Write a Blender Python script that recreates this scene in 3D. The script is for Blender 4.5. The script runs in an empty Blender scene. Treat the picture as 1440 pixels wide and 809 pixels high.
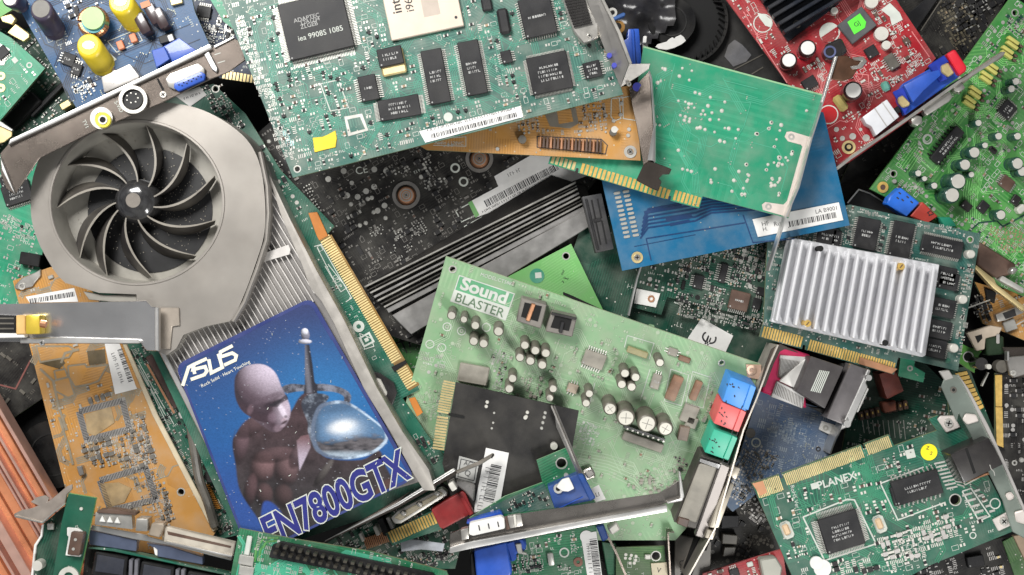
import bpy, bmesh, math, random
from mathutils import Vector, Matrix
from mathutils.geometry import tessellate_polygon
S=0.00032            # metres per photo pixel: a bracket is about 12 cm long
CAMZ=1750.0; ZR=120.0   # camera height and reference level, in the same unit
sc=bpy.context.scene; COL=sc.collection
PI=math.pi
def tile(ox,oy,k=3.595): return lambda x,y:(ox+x/k,oy+y/k)
A1=tile(0,0);A2=tile(0,180);A3=tile(0,380);A4=tile(0,584)
B1=tile(320,0);B2=tile(350,180);B3=tile(350,380);B4=tile(300,584)
C1=tile(690,0);C2=tile(700,180);C3=tile(700,380);C4=tile(660,584)
D1=tile(1040,0);D2=tile(1040,180);D3=tile(1040,380);D4=tile(1040,584)
def tl(f,*v): return [f(v[i],v[i+1]) for i in range(0,len(v),2)]
# ---------------------------------------------------------------- materials
MATS={}
def nodes(name):
    m=bpy.data.materials.new(name); m.use_nodes=True
    nt=m.node_tree; b=nt.nodes['Principled BSDF']
    return m,nt,b
def N(nt,t,**k):
    n=nt.nodes.new(t)
    for a,v in k.items():
        if a in n.inputs.keys(): n.inputs[a].default_value=v
        else: setattr(n,a,v)
    return n
def mixc(nt,fac,a,b):
    n=nt.nodes.new('ShaderNodeMix'); n.data_type='RGBA'
    for i,v in ((0,fac),(6,a),(7,b)):
        if isinstance(v,bpy.types.NodeSocket): nt.links.new(v,n.inputs[i])
        elif i==0: n.inputs[0].default_value=v
        else: n.inputs[i].default_value=(*v[:3],1)
    return n.outputs[2]
def mth(nt,op,a,b=None,c=None):
    n=nt.nodes.new('ShaderNodeMath'); n.operation=op
    for i,v in enumerate((a,b,c)):
        if v is None: continue
        if isinstance(v,bpy.types.NodeSocket): nt.links.new(v,n.inputs[i])
        else: n.inputs[i].default_value=v
    return n.outputs[0]
def coords(nt):
    tc=N(nt,'ShaderNodeTexCoord'); mp=N(nt,'ShaderNodeVectorMath',operation='SCALE')
    mp.inputs['Scale'].default_value=1/S
    nt.links.new(tc.outputs['Object'],mp.inputs[0]); return mp.outputs[0]
def noise(nt,co,scale,detail=3,rough=.55):
    n=N(nt,'ShaderNodeTexNoise'); n.inputs['Scale'].default_value=scale; n.inputs['Detail'].default_value=detail; n.inputs['Roughness'].default_value=rough
    nt.links.new(co,n.inputs['Vector']); return n.outputs['Fac']
def ramp(nt,f,a,b):
    n=N(nt,'ShaderNodeMapRange'); n.inputs[1].default_value=a; n.inputs[2].default_value=b
    nt.links.new(f,n.inputs[0]); return n.outputs[0]
def mat(name,col,rough=.5,metal=0,var=.25,dust=.15,bump=.0,sc1=.05,coat=0,dcol=(.42,.39,.33),aniso=False):
    if name in MATS: return MATS[name]
    m,nt,b=nodes(name); co=coords(nt)
    n1=noise(nt,co,sc1,4); n2=noise(nt,co,.9,3,.7)
    dark=tuple(c*(1-var) for c in col); lite=tuple(min(1,c*(1+var*.6)) for c in col)
    c=mixc(nt,ramp(nt,n1,.3,.7),dark,lite)
    if dust>0:
        sp=ramp(nt,n2,.60,.72); g=ramp(nt,noise(nt,co,.02,3),.35,.65)
        c=mixc(nt,mth(nt,'MULTIPLY',mth(nt,'ADD',sp,mth(nt,'MULTIPLY',g,.5)),dust),c,dcol)
        nt.links.new(mth(nt,'MULTIPLY',metal,mth(nt,'SUBTRACT',1.0,mth(nt,'MULTIPLY',sp,min(1,dust*2)))),b.inputs['Metallic'])
    else: b.inputs['Metallic'].default_value=metal
    nt.links.new(c,b.inputs['Base Color'])
    r=mth(nt,'ADD',rough-.08,mth(nt,'MULTIPLY',n1,.18)); nt.links.new(r,b.inputs['Roughness'])
    b.inputs['Coat Weight'].default_value=coat
    if max(col)<.06 and not coat: b.inputs['Specular IOR Level'].default_value=.28
    if bump:
        bp=N(nt,'ShaderNodeBump'); bp.inputs['Strength'].default_value=bump; bp.inputs['Distance'].default_value=S*1.2
        nt.links.new(n2,bp.inputs['Height']); nt.links.new(bp.outputs[0],b.inputs['Normal'])
    MATS[name]=m; return m
def pcb(name,c1,c2,dust=.2,rough=.38,freq=.28,lines=.55,via=(.55,.53,.48),vd=1.0,dcol=(.45,.43,.37),cell=.016):
    if name in MATS: return MATS[name]
    m,nt,b=nodes(name); co=coords(nt)
    vo=N(nt,'ShaderNodeTexVoronoi',distance='CHEBYCHEV'); vo.inputs['Scale'].default_value=cell
    nt.links.new(co,vo.inputs['Vector'])
    se=N(nt,'ShaderNodeSeparateColor'); nt.links.new(vo.outputs['Color'],se.inputs[0])
    sx=N(nt,'ShaderNodeSeparateXYZ'); nt.links.new(co,sx.inputs[0])
    x,y=sx.outputs[0],sx.outputs[1]
    def fr(v): return mth(nt,'LESS_THAN',mth(nt,'FRACT',mth(nt,'MULTIPLY',v,freq)),.42)
    w=mth(nt,'MULTIPLY',mth(nt,'ADD',x,y),.7071)
    r,g,bl=se.outputs[0],se.outputs[1],se.outputs[2]
    i1=mth(nt,'LESS_THAN',r,.38); i2=mth(nt,'GREATER_THAN',r,.74)
    mid=mth(nt,'SUBTRACT',1.0,mth(nt,'ADD',i1,i2))
    ln=mth(nt,'ADD',mth(nt,'ADD',mth(nt,'MULTIPLY',fr(x),i1),mth(nt,'MULTIPLY',fr(w),i2)),mth(nt,'MULTIPLY',fr(y),mid))
    ln=mth(nt,'MULTIPLY',ln,mth(nt,'LESS_THAN',g,lines))
    pour=mth(nt,'MULTIPLY',mth(nt,'GREATER_THAN',g,.82),.8)
    ln=mth(nt,'MAXIMUM',ln,pour)
    big=noise(nt,co,.012,3)
    c=mixc(nt,ln,c1,c2)
    c=mixc(nt,ramp(nt,big,.35,.7),c,tuple(k*.78 for k in c1))
    v2=N(nt,'ShaderNodeTexVoronoi'); v2.inputs['Scale'].default_value=.12; nt.links.new(co,v2.inputs['Vector'])
    vm=mth(nt,'MULTIPLY',mth(nt,'LESS_THAN',v2.outputs['Distance'],.13*vd),mth(nt,'LESS_THAN',bl,.55))
    c=mixc(nt,vm,c,via)
    n2=noise(nt,co,.8,3,.7); g2=noise(nt,co,.025,4)
    d=mth(nt,'ADD',mth(nt,'MULTIPLY',ramp(nt,n2,.6,.72),.7),mth(nt,'MULTIPLY',ramp(nt,g2,.4,.75),.8))
    c=mixc(nt,mth(nt,'MINIMUM',mth(nt,'MULTIPLY',d,dust),1.0),c,dcol)
    nt.links.new(c,b.inputs['Base Color'])
    nt.links.new(mth(nt,'ADD',rough-.1,mth(nt,'MULTIPLY',g2,.35)),b.inputs['Roughness'])
    b.inputs['Specular IOR Level'].default_value=.28 if max(c1)<.06 else .42
    bp=N(nt,'ShaderNodeBump'); bp.inputs['Strength'].default_value=.35; bp.inputs['Distance'].default_value=S*.5
    nt.links.new(mth(nt,'ADD',ln,vm),bp.inputs['Height']); nt.links.new(bp.outputs[0],b.inputs['Normal'])
    MATS[name]=m; return m
# ---------------------------------------------------------------- objects
def link(name,bm,mats,parent,loc=None,rot=None,sharp=35):
    me=bpy.data.meshes.new(name)
    bmesh.ops.recalc_face_normals(bm,faces=bm.faces)
    for v in bm.verts: v.co*=S
    bm.to_mesh(me); bm.free()
    me.shade_smooth(); me.set_sharp_from_angle(angle=math.radians(sharp))
    for m in (mats if isinstance(mats,(list,tuple)) else [mats]): me.materials.append(m)
    return place(name,me,parent,loc,rot)
def place(name,me,parent,loc=None,rot=None):
    o=bpy.data.objects.new(name,me); COL.objects.link(o)
    if parent is not None: o.parent=parent
    if loc is not None: o.location=Vector(loc)*S
    if rot is not None: o.rotation_euler=(0,0,rot)
    return o
def bbox(bm,x0,y0,z0,x1,y1,z1,mi=0,bottom=False):
    v=[bm.verts.new(p) for p in ((x0,y0,z0),(x1,y0,z0),(x1,y1,z0),(x0,y1,z0),(x0,y0,z1),(x1,y0,z1),(x1,y1,z1),(x0,y1,z1))]
    q=[(4,5,6,7),(0,1,5,4),(1,2,6,5),(2,3,7,6),(3,0,4,7)]
    if bottom: q.append((3,2,1,0))
    for f in q:
        fc=bm.faces.new([v[i] for i in f]); fc.material_index=mi
def rbox(bm,cx,cy,w,h,z0,z1,ang=0,mi=0):
    c,s=math.cos(ang),math.sin(ang)
    P=[(cx+c*a-s*b,cy+s*a+c*b) for a,b in ((-w/2,-h/2),(w/2,-h/2),(w/2,h/2),(-w/2,h/2))]
    pr(bm,P,z0,z1,mi)
def pr(bm,P,z0,z1,mi=0,bottom=False):
    a=[bm.verts.new((*p,z0)) for p in P]; b=[bm.verts.new((*p,z1)) for p in P]; n=len(P)
    f=bm.faces.new(b); f.material_index=mi
    if bottom: f=bm.faces.new(a[::-1]); f.material_index=mi
    for i in range(n):
        f=bm.faces.new((a[i],a[(i+1)%n],b[(i+1)%n],b[i])); f.material_index=mi
def cylb(bm,x,y,r,z0,z1,n=20,mi=0,r2=None,cap=True):
    r2=r if r2 is None else r2
    a=[bm.verts.new((x+r*math.cos(2*PI*i/n),y+r*math.sin(2*PI*i/n),z0)) for i in range(n)]
    b=[bm.verts.new((x+r2*math.cos(2*PI*i/n),y+r2*math.sin(2*PI*i/n),z1)) for i in range(n)]
    for i in range(n):
        f=bm.faces.new((a[i],a[(i+1)%n],b[(i+1)%n],b[i])); f.material_index=mi
    if cap: f=bm.faces.new(b); f.material_index=mi
    return a,b
def bevel(bm,w,seg=1):
    e=[e for e in bm.edges if len(e.link_faces)==2 and e.calc_face_angle(0)>.5]
    bmesh.ops.bevel(bm,geom=e,offset=w,segments=seg,affect='EDGES',profile=.6)
def inpoly(x,y,P):
    c=False; n=len(P); j=n-1
    for i in range(n):
        if (P[i][1]>y)!=(P[j][1]>y) and x<(P[j][0]-P[i][0])*(y-P[i][1])/(P[j][1]-P[i][1])+P[i][0]: c=not c
        j=i
    return c
def at(px,py,z):
    t=(CAMZ-z)/(CAMZ-ZR); return Vector(((px-720)*t,(404.5-py)*t,z))
FONTC={}
def textmesh(s,off=0.0,ext=0.0):
    k=(s,off,ext)
    if k in FONTC: return FONTC[k]
    cu=bpy.data.curves.new('text','FONT'); cu.body=s; cu.align_x='CENTER'; cu.align_y='CENTER'; cu.offset=off; cu.extrude=ext; cu.resolution_u=4
    ob=bpy.data.objects.new('text',cu); COL.objects.link(ob)
    dg=bpy.context.evaluated_depsgraph_get(); me=bpy.data.meshes.new_from_object(ob.evaluated_get(dg))
    bpy.data.objects.remove(ob); bpy.data.curves.remove(cu)
    vs=[v.co.copy() for v in me.vertices]; fs=[tuple(p.vertices) for p in me.polygons]
    FONTC[k]=(vs,fs); bpy.data.meshes.remove(me); return FONTC[k]
class MD(dict):
    def __missing__(s,k): return MATS[k]
M=MD()
def setup_mats():
    M['silver']=mat('tin_solder',(.55,.54,.50),.38,.5,.2,.25)
    M['black']=mat('black_epoxy',(.016,.016,.018),.45,0,.3,.07,.15)
    M['blackcl']=mat('black_plastic',(.012,.012,.013),.4,0,.3,.05,.1)
    M['tan']=mat('tan_ceramic',(.32,.22,.13),.5,0,.3,.1)
    M['silk']=mat('white_print',(.54,.57,.52),.6,0,.12,.25)
    M['brown']=mat('brown_part',(.09,.05,.035),.5,0,.3,.1)
    M['gold']=mat('gold_plating',(.88,.58,.16),.36,.55,.2,.15,.0,.1)
    M['goldp']=mat('pale_gold',(.78,.62,.30),.4,.7,.2,.2)
    M['steel']=mat('bracket_steel',(.60,.57,.53),.34,.95,.22,.12,.1,.02)
    M['steelb']=mat('bright_steel',(.66,.65,.63),.36,.9,.15,.06,.05,.02)
    M['alu']=mat('dull_aluminium',(.50,.48,.46),.45,.55,.15,.3,.1,.015)
    M['shell']=mat('connector_shell',(.56,.54,.50),.34,.85,.2,.15)
    M['label']=mat('label_paper',(.73,.72,.70),.6,0,.08,.12)
    M['ink']=mat('black_ink',(.03,.03,.035),.6,0,.1,.1)
    M['ictop']=mat('chip_print',(.38,.38,.37),.6,0,.2,.1)
    M['blue']=mat('blue_plastic',(.012,.075,.42),.38,0,.2,.06,.05,coat=.2)
    M['captop']=mat('capacitor_aluminium',(.66,.64,.58),.4,.3,.12,.15)
    M['capblk']=mat('capacitor_sleeve_black',(.02,.018,.018),.25,0,.3,.05,coat=.4)
    M['capgry']=mat('capacitor_sleeve_grey',(.10,.092,.078),.35,0,.3,.2)
    M['capgrn']=mat('capacitor_sleeve_green',(.015,.06,.045),.25,0,.3,.05,coat=.4)
    M['capprp']=mat('capacitor_sleeve_purple',(.05,.04,.07),.3,0,.3,.1)
    M['hole']=mat('hole_lining',(.012,.012,.012),.8,0,.1,.0)
    M['copper']=mat('copper',(.72,.36,.20),.36,.85,.15,.15)
    M['white']=mat('white_plastic',(.72,.71,.68),.5,0,.1,.1)
    M['yellow']=mat('yellow_tape',(.75,.55,.015),.4,0,.12,.08)
    M['red']=mat('red_plastic',(.30,.02,.02),.4,0,.25,.1)
class T:
    """one thing: an Empty on a plane, with its parts modelled in the plane's own coordinates"""
    def __init__(s,name,label,cat,pl,ang=0,org=(720,404),group=None,seed=1):
        if isinstance(pl,(int,float)): s.N=Vector((0,0,1)); s.O=at(*org,pl)
        elif len(pl)==3 and not isinstance(pl[0],(tuple,list)):
            z,gx,gy=pl   # height at org, and rise per unit towards image right / image bottom
            s.O=at(*org,z); s.N=Vector((-gx,gy,1)).normalized()
        else:
            a,b,c=[at(*p) for p in pl]; n=(b-a).cross(c-a).normalized()
            s.N=n if n.z>0 else -n; s.O=a
        s.th=5; s.s=1
        d=Vector((math.cos(math.radians(ang)),-math.sin(math.radians(ang)),0))
        d=(d-s.N*d.dot(s.N)).normalized(); s.X=d; s.Y=s.N.cross(d)
        s.O=s.hit(org,0)
        e=bpy.data.objects.new(name,None); COL.objects.link(e); e.empty_display_size=.01
        mw=Matrix((( *s.X,0),( *s.Y,0),( *s.N,0),(0,0,0,1))).transposed()
        mw.translation=s.O*S; e.matrix_world=mw; s.mw=mw
        e['label']=label; e['category']=cat
        if group: e['group']=group
        s.e=e; s.occ=[]; s.out=None; s.rnd=random.Random(seed); s.ang=ang
    def hit(s,p,h):
        C=Vector((0,0,CAMZ)); D=Vector((p[0]-720,404.5-p[1],ZR-CAMZ))
        t=((s.O+s.N*h-C).dot(s.N))/D.dot(s.N); return C+D*t
    def L(s,p,h=0):
        w=s.hit(p,h)-s.O; return (w.dot(s.X),w.dot(s.Y))
    def LA(s,ang,c=None):
        c=c or (720,404); a=s.L(c); r=math.radians(ang); b=s.L((c[0]+10*math.cos(r),c[1]+10*math.sin(r)))
        return math.atan2(b[1]-a[1],b[0]-a[0])
    def add(s,name,bm,m,loc=None,rot=None,parent=None,sharp=35,label=None,stuff=False):
        o=link(name,bm,m,parent or s.e,loc,rot,sharp)
        if label: o['label']=label
        if stuff: o['kind']='stuff'
        return o
    def board(s,pts,m,holes=(),th=5,name='circuit_board',edge=None):
        P=[s.L(p) for p in pts]; s.out=P; s.th=th; s.hl=[(*s.L((x,y)),r+3) for x,y,r in holes]
        loops=[[Vector((*p,0)) for p in P]]
        for (x,y,r) in holes:
            c=s.L((x,y)); loops.append([Vector((c[0]+r*math.cos(-2*PI*i/14),c[1]+r*math.sin(-2*PI*i/14),0)) for i in range(14)])
            s.occ.append((c[0],c[1],r+1.5,r+1.5))
        bm=bmesh.new()
        flat=[v for l in loops for v in l]
        tv=[bm.verts.new(v) for v in flat]; bv=[bm.verts.new(v-Vector((0,0,th))) for v in flat]
        ed=[]; k=0
        for l in loops:
            n=len(l); ed+=[bm.edges.new((tv[k+i],tv[k+(i+1)%n])) for i in range(n)]; k+=n
        ix={v:i for i,v in enumerate(tv)}
        g=bmesh.ops.triangle_fill(bm,edges=ed,use_beauty=True,normal=(0,0,1))
        lp=[]
        for li,l in enumerate(loops): lp+=[li]*len(l)
        bad=[f for f in g['geom'] if isinstance(f,bmesh.types.BMFace) and len({lp[ix[v]] for v in f.verts})==1 and lp[ix[f.verts[0]]]>0]
        bs=set(bad); good=[f for f in g['geom'] if isinstance(f,bmesh.types.BMFace) and f not in bs]
        for f in good:
            bm.faces.new([bv[ix[v]] for v in f.verts][::-1])
        if bad: bmesh.ops.delete(bm,geom=bad,context='FACES_ONLY')
        k=0
        for l in loops:
            n=len(l)
            for i in range(n):
                f=bm.faces.new((tv[k+i],tv[k+(i+1)%n],bv[k+(i+1)%n],bv[k+i])); f.material_index=1
            k+=n
        s.add(name,bm,[m,edge or M['edge']])
        if holes:
            for (x,y,r) in holes:
                bm=bmesh.new(); c=s.L((x,y)); n=20
                a=[bm.verts.new((c[0]+r*math.cos(2*PI*i/n),c[1]+r*math.sin(2*PI*i/n),.35)) for i in range(n)]
                b=[bm.verts.new((c[0]+(r+1.6)*math.cos(2*PI*i/n),c[1]+(r+1.6)*math.sin(2*PI*i/n),.35)) for i in range(n)]
                for i in range(n): bm.faces.new((a[i],a[(i+1)%n],b[(i+1)%n],b[i]))
                s.add('hole_ring',bm,M['silver'])
        return s
    def occupy(s,P):
        xs=[p[0] for p in P]; ys=[p[1] for p in P]
        s.occ.append(((min(xs)+max(xs))/2,(min(ys)+max(ys))/2,(max(xs)-min(xs))/2,(max(ys)-min(ys))/2))
    def poly(s,name,pts,z0,z1,m,bev=.8,parent=None,label=None,seg=1,bottom=True,occ=True):
        P=[s.L(p,z1) for p in pts]
        if occ and z0<3: s.occupy(P)
        bm=bmesh.new(); pr(bm,P,z0,z1,0,bottom)
        bmesh.ops.recalc_face_normals(bm,faces=bm.faces)
        if bev: bevel(bm,bev,seg)
        return s.add(name,bm,m,parent=parent,label=label)
    def box(s,name,c,w,h,z0,z1,m,ang=None,bev=.8,parent=None,label=None,seg=1):
        x,y=s.L(c,z1); a=s.LA(s.ang if ang is None else ang,c)
        if z0<3:
            ca,sa=abs(math.cos(a)),abs(math.sin(a)); s.occ.append((x,y,(w*ca+h*sa)/2+1,(w*sa+h*ca)/2+1))
        bm=bmesh.new(); bbox(bm,-w/2,-h/2,0,w/2,h/2,z1-z0,0,True)
        bmesh.ops.recalc_face_normals(bm,faces=bm.faces)
        if bev: bevel(bm,min(bev,w*.3,h*.3),seg)
        return s.add(name,bm,m,(x,y,z0),a,parent,label=label)
    def cyl(s,name,c,r,z0,z1,m,n=24,r2=None,bev=0,parent=None,label=None):
        x,y=s.L(c,z1); 
        if z0<3: s.occ.append((x,y,r+1,r+1))
        bm=bmesh.new(); cylb(bm,0,0,r,0,z1-z0,n,0,r2)
        if bev: bevel(bm,bev,2)
        return s.add(name,bm,m,(x,y,z0),0,parent,label=label)
    def ring(s,name,c,r0,r1,z0,z1,m,n=32,parent=None,label=None):
        x,y=s.L(c,z1); bm=bmesh.new()
        R=[[bm.verts.new((r*math.cos(2*PI*i/n),r*math.sin(2*PI*i/n),z)) for i in range(n)] for r,z in ((r1,0),(r1,z1-z0),(r0,z1-z0),(r0,0))]
        for k in range(3):
            for i in range(n): bm.faces.new((R[k][i],R[k][(i+1)%n],R[k+1][(i+1)%n],R[k+1][i]))
        s.occ.append((x,y,r1,r1))
        return s.add(name,bm,m,(x,y,z0),0,parent,label=label)
    def cap(s,c,r,h,m='capblk',top='captop',r2=None,label=None,base=None,score=False):
        """electrolytic can: c is the centre of its top disc in the photo"""
        x,y=s.L(c,h); s.occ.append((x,y,r+2,r+2)); n=24
        lx=ly=0
        if base: xb,yb=s.L(base,0); lx,ly=x-xb,y-yb
        bm=bmesh.new()
        prof=[(r,0,0),(r,h*.12,0),(r*.93,h*.17,0),(r,h*.22,0),(r,h-r*.22,0),(r*.93,h-r*.08,0),(r*.82,h,0)]
        rows=[[bm.verts.new((q*math.cos(2*PI*i/n)-lx*(1-z/h),q*math.sin(2*PI*i/n)-ly*(1-z/h),z)) for i in range(n)] for q,z,_ in prof]
        for k in range(len(rows)-1):
            for i in range(n): bm.faces.new((rows[k][i],rows[k][(i+1)%n],rows[k+1][(i+1)%n],rows[k+1][i]))
        bm.faces.new(rows[-1])
        o=s.add('capacitor',bm,M[m] if isinstance(m,str) else m,(x,y,0),label=label)
        bm=bmesh.new(); q=r*.8
        a,b=cylb(bm,0,0,q,h-.2,h+.5,n,0,q*.96)
        # the scored vent cross pressed into the top
        s.add('capacitor_top',bm,M[top] if isinstance(top,str) else top,parent=o)
        if not score: return o
        bm=bmesh.new(); a0=s.rnd.random()*3
        for k in range(2): rbox(bm,0,0,q*1.4,max(.5,q*.07),h+.45,h+.62,a0+k*PI/2)
        s.add('vent_score',bm,M['capgry'],parent=o)
        return o
    def chip(s,c,w,h,ht=6,sides='tb',ang=None,marks=3,m='black',pitch=2.6,pl=4.5,lead='silver',dot=True,label=None,pinw=1.3):
        """IC: w is along the angle; sides: where the legs are"""
        x,y=s.L(c,ht); a=s.LA(s.ang if ang is None else ang,c)
        ca,sa=abs(math.cos(a)),abs(math.sin(a)); W,H=w+8,h+8
        s.occ.append((x,y,(W*ca+H*sa)/2,(W*sa+H*ca)/2))
        bm=bmesh.new(); bbox(bm,-w/2,-h/2,.8,w/2,h/2,ht,0,True); bmesh.ops.recalc_face_normals(bm,faces=bm.faces); bevel(bm,.9)
        o=s.add('chip',bm,M[m] if isinstance(m,str) else m,(x,y,0),a,label=label)
        if sides:
            bm=bmesh.new()
            for sd in sides:
                L=w if sd in 'tb' else h; n=max(2,int((L-3)/pitch))
                for i in range(n):
                    u=-L/2+1.5+(i+.5)*(L-3)/n; D=(h if sd in 'tb' else w)/2
                    for d0,d1,z0,z1 in ((-.5,1.8,ht*.45,ht*.45+.7),(1.5,2.4,.4,ht*.45+.7),(2,pl,.1,.9)):
                        if sd=='t': bbox(bm,u-pinw/2,D+d0,z0,u+pinw/2,D+d1,z1)
                        if sd=='b': bbox(bm,u-pinw/2,-D-d1,z0,u+pinw/2,-D-d0,z1)
                        if sd=='r': bbox(bm,D+d0,u-pinw/2,z0,D+d1,u+pinw/2,z1)
                        if sd=='l': bbox(bm,-D-d1,u-pinw/2,z0,-D-d0,u+pinw/2,z1)
            s.add('pins',bm,M[lead],parent=o)
        bm=bmesh.new(); R=s.rnd
        lw=w*.6; nl=marks; lh=min(4.2,h*.5/max(1,nl)); y0=lh*1.35*(nl-1)/2
        for k in range(nl):
            u=-lw/2+R.random()*lw*.15
            while u<lw/2*(.6+.4*R.random()):
                cw=lh*.55*R.uniform(.7,1.15); yy=y0-k*lh*1.35
                bbox(bm,u,yy-lh*.38,ht,u+cw*.3,yy+lh*.38,ht+.12)
                if R.random()<.7: bbox(bm,u+cw*.3,yy+lh*(.2 if R.random()<.5 else -.38),ht,u+cw,yy+lh*(.38 if R.random()<.5 else -.2)+.01,ht+.12)
                u+=cw*1.35
        if dot: cylb(bm,-w/2+3,-h/2+3,1.1,ht,ht+.12,8)
        if len(bm.verts): s.add('marking',bm,M['ictop'],parent=o)
        else: bm.free()
        return o
    def text(s,t,c,size,ang=None,m='silk',z=.5,off=0,sx=1,name='printed_text',parent=None,ext=0,shear=0):
        vs,fs=textmesh(t,off,ext); x,y=s.L(c,z); a=s.LA(s.ang if ang is None else ang,c)
        bm=bmesh.new(); V=[bm.verts.new(((v.x*sx+v.y*shear)*size,v.y*size,v.z*size)) for v in vs]
        for f in fs:
            try: bm.faces.new([V[i] for i in f])
            except ValueError: pass
        return s.add(name,bm,M[m] if isinstance(m,str) else m,(x,y,z),a,parent)
    def sticker(s,name,pts,z,rows=(),m='label',th=.6,label=None,barc=None,parent=None,occ=True):
        """paper label; barc=(start,end,width) draws a barcode; rows: strips of small print"""
        o=s.poly(name,pts,z,z+th,M[m] if isinstance(m,str) else m,0,parent,label,occ=occ)
        bm=bmesh.new(); R=s.rnd; zz=z+th
        if barc:
            for (a,b,w) in (barc if isinstance(barc,list) else [barc]):
                A=Vector(s.L(a,zz)); B=Vector(s.L(b,zz)); d=(B-A); L=d.length; d/=L; an=math.atan2(d.y,d.x); u=0
                while u<L:
                    q=R.choice((.7,.7,1.2,1.9)); p=A+d*(u+q/2); rbox(bm,p.x,p.y,q,w,zz,zz+.15,an); u+=q+R.choice((.7,1,1.6))
        for (a,b,w) in rows:
            A=Vector(s.L(a,zz)); B=Vector(s.L(b,zz)); d=(B-A); L=d.length; d/=L; an=math.atan2(d.y,d.x); u=0; nn=Vector((-d.y,d.x))
            while u<L:
                p=A+d*(u+.3); rbox(bm,p.x,p.y,.7,w,zz,zz+.15,an)
                if R.random()<.75:
                    q=p+d*(w*.2)+nn*(w*R.choice((-.4,0,.4))); rbox(bm,q.x,q.y,w*.45,.6,zz,zz+.15,an)
                u+=w*R.choice((.6,.7,.8,1.2))
        if len(bm.verts): s.add('printing',bm,M['ink'],parent=o)
        else: bm.free()
        return o
    def gold(s,p0,p1,w,n,m='gold',key=(),bm_under=True,z=.5,name='edge_contacts'):
        """a row of n gold fingers from p0 to p1, w wide towards the left of p0->p1 in the photo"""
        A=Vector(s.L(p0)); B=Vector(s.L(p1)); d=B-A; L=d.length; d/=L; nn=Vector((-d.y,d.x)); an=math.atan2(d.y,d.x); p=L/n
        bm=bmesh.new()
        for i in range(n):
            if i in key: continue
            c=A+d*(p*(i+.5))+nn*(w/2); ww=w*(1 if i%7 else .93); rbox(bm,c.x,c.y,p*.66,ww,0,z,an)
        P=[A,B,B+nn*w,A+nn*w]; s.occupy([(q.x,q.y) for q in P])
        return s.add(name,bm,M[m])
    def trace(s,pts,m,w=1.1,n=1,pitch=2.6,z=.35,name='copper_traces'):
        bm=bmesh.new()
        for paths in (pts if isinstance(pts[0][0],(tuple,list)) else [pts]):
            Q=[Vector(s.L(p)) for p in paths]
            for k in range(n):
                off=(k-(n-1)/2)*pitch; prev=None; zp=z; z+=.011
                for i in range(len(Q)):
                    d0=(Q[i]-Q[i-1]).normalized() if i else (Q[1]-Q[0]).normalized()
                    d1=(Q[i+1]-Q[i]).normalized() if i<len(Q)-1 else d0
                    b=(d0+d1).normalized(); nn=Vector((-b.y,b.x))/max(.3,b.dot(d0)); zq=zp+.013*i
                    l=bm.verts.new((*(Q[i]+nn*(off+w/2)),zq)); r=bm.verts.new((*(Q[i]+nn*(off-w/2)),zq))
                    if prev: bm.faces.new((prev[0],prev[1],r,l))
                    prev=(l,r)
        return s.add(name,bm,m if not isinstance(m,str) else M[m])
    def rtraces(s,m,n=60,poly=None,w=.9,seed=3,z=.3,length=(15,60)):
        P=[s.L(p) for p in poly] if poly else s.out; R=random.Random(seed); bm=bmesh.new()
        xs=[p[0] for p in P]; ys=[p[1] for p in P]; cnt=0; tries=0
        while cnt<n and tries<n*20:
            tries+=1
            x,y=R.uniform(min(xs),max(xs)),R.uniform(min(ys),max(ys)); d=R.randrange(8); K=R.choice((1,2,3,4))
            pts=[(x,y)]; ok=True
            for _ in range(R.randint(2,4)):
                l=R.uniform(*length); a=d*PI/4; x+=l*math.cos(a); y+=l*math.sin(a); pts.append((x,y)); d=(d+R.choice((-1,1)))%8
            if not all(inpoly(q[0],q[1],P) for q in pts): continue
            if any(math.hypot(a[0]+(b[0]-a[0])*j/12-h[0],a[1]+(b[1]-a[1])*j/12-h[1])<h[2]+8 for a,b in zip(pts,pts[1:]) for j in range(13) for h in s.hl): continue
            cnt+=1; Q=[Vector(q) for q in pts]
            for k in range(K):
                prev=None
                for i in range(len(Q)):
                    d0=(Q[i]-Q[i-1]).normalized() if i else (Q[1]-Q[0]).normalized()
                    d1=(Q[i+1]-Q[i]).normalized() if i<len(Q)-1 else d0
                    b=(d0+d1).normalized(); nn=Vector((-b.y,b.x))/max(.3,b.dot(d0)); o=k*2.6
                    l=bm.verts.new((*(Q[i]+nn*(o+w/2)),z+cnt*.002)); r=bm.verts.new((*(Q[i]+nn*(o-w/2)),z+cnt*.002))
                    if prev: bm.faces.new((prev[0],prev[1],r,l))
                    prev=(l,r)
                    if i in (0,len(Q)-1) and R.random()<.6: cylb(bm,(l.co.x+r.co.x)/2,(l.co.y+r.co.y)/2,.95,0,.5,6,1)
        return s.add('copper_traces',bm,[m if not isinstance(m,str) else M[m],mat('via_dull',(.36,.38,.31),.5,.2,.2,.3)])
    def scatter(s,poly=None,g=9,mix='rrrppttvvo..',seed=5,ang=None,dens=1.0,pal='bbbtn',name='surface_components',hs=1.0,mats=None,jit=.12):
        P=[s.L(p) for p in poly] if poly else s.out; R=random.Random(seed)
        a=0 if ang is None else s.LA(ang); ca,sa=math.cos(a),math.sin(a)
        bm=bmesh.new(); xs=[p[0] for p in P]; ys=[p[1] for p in P]
        cx,cy=(min(xs)+max(xs))/2,(min(ys)+max(ys))/2; R0=max(max(xs)-min(xs),max(ys)-min(ys))*.75
        n=int(R0/g)+1; PM={'b':1,'t':2,'n':4,'s':0}
        def bx(u,v,w,h,z1,mi,z0=0.05):
            rbox(bm,cx+ca*u-sa*v,cy+sa*u+ca*v,w,h,z0,z1,a,mi)
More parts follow.
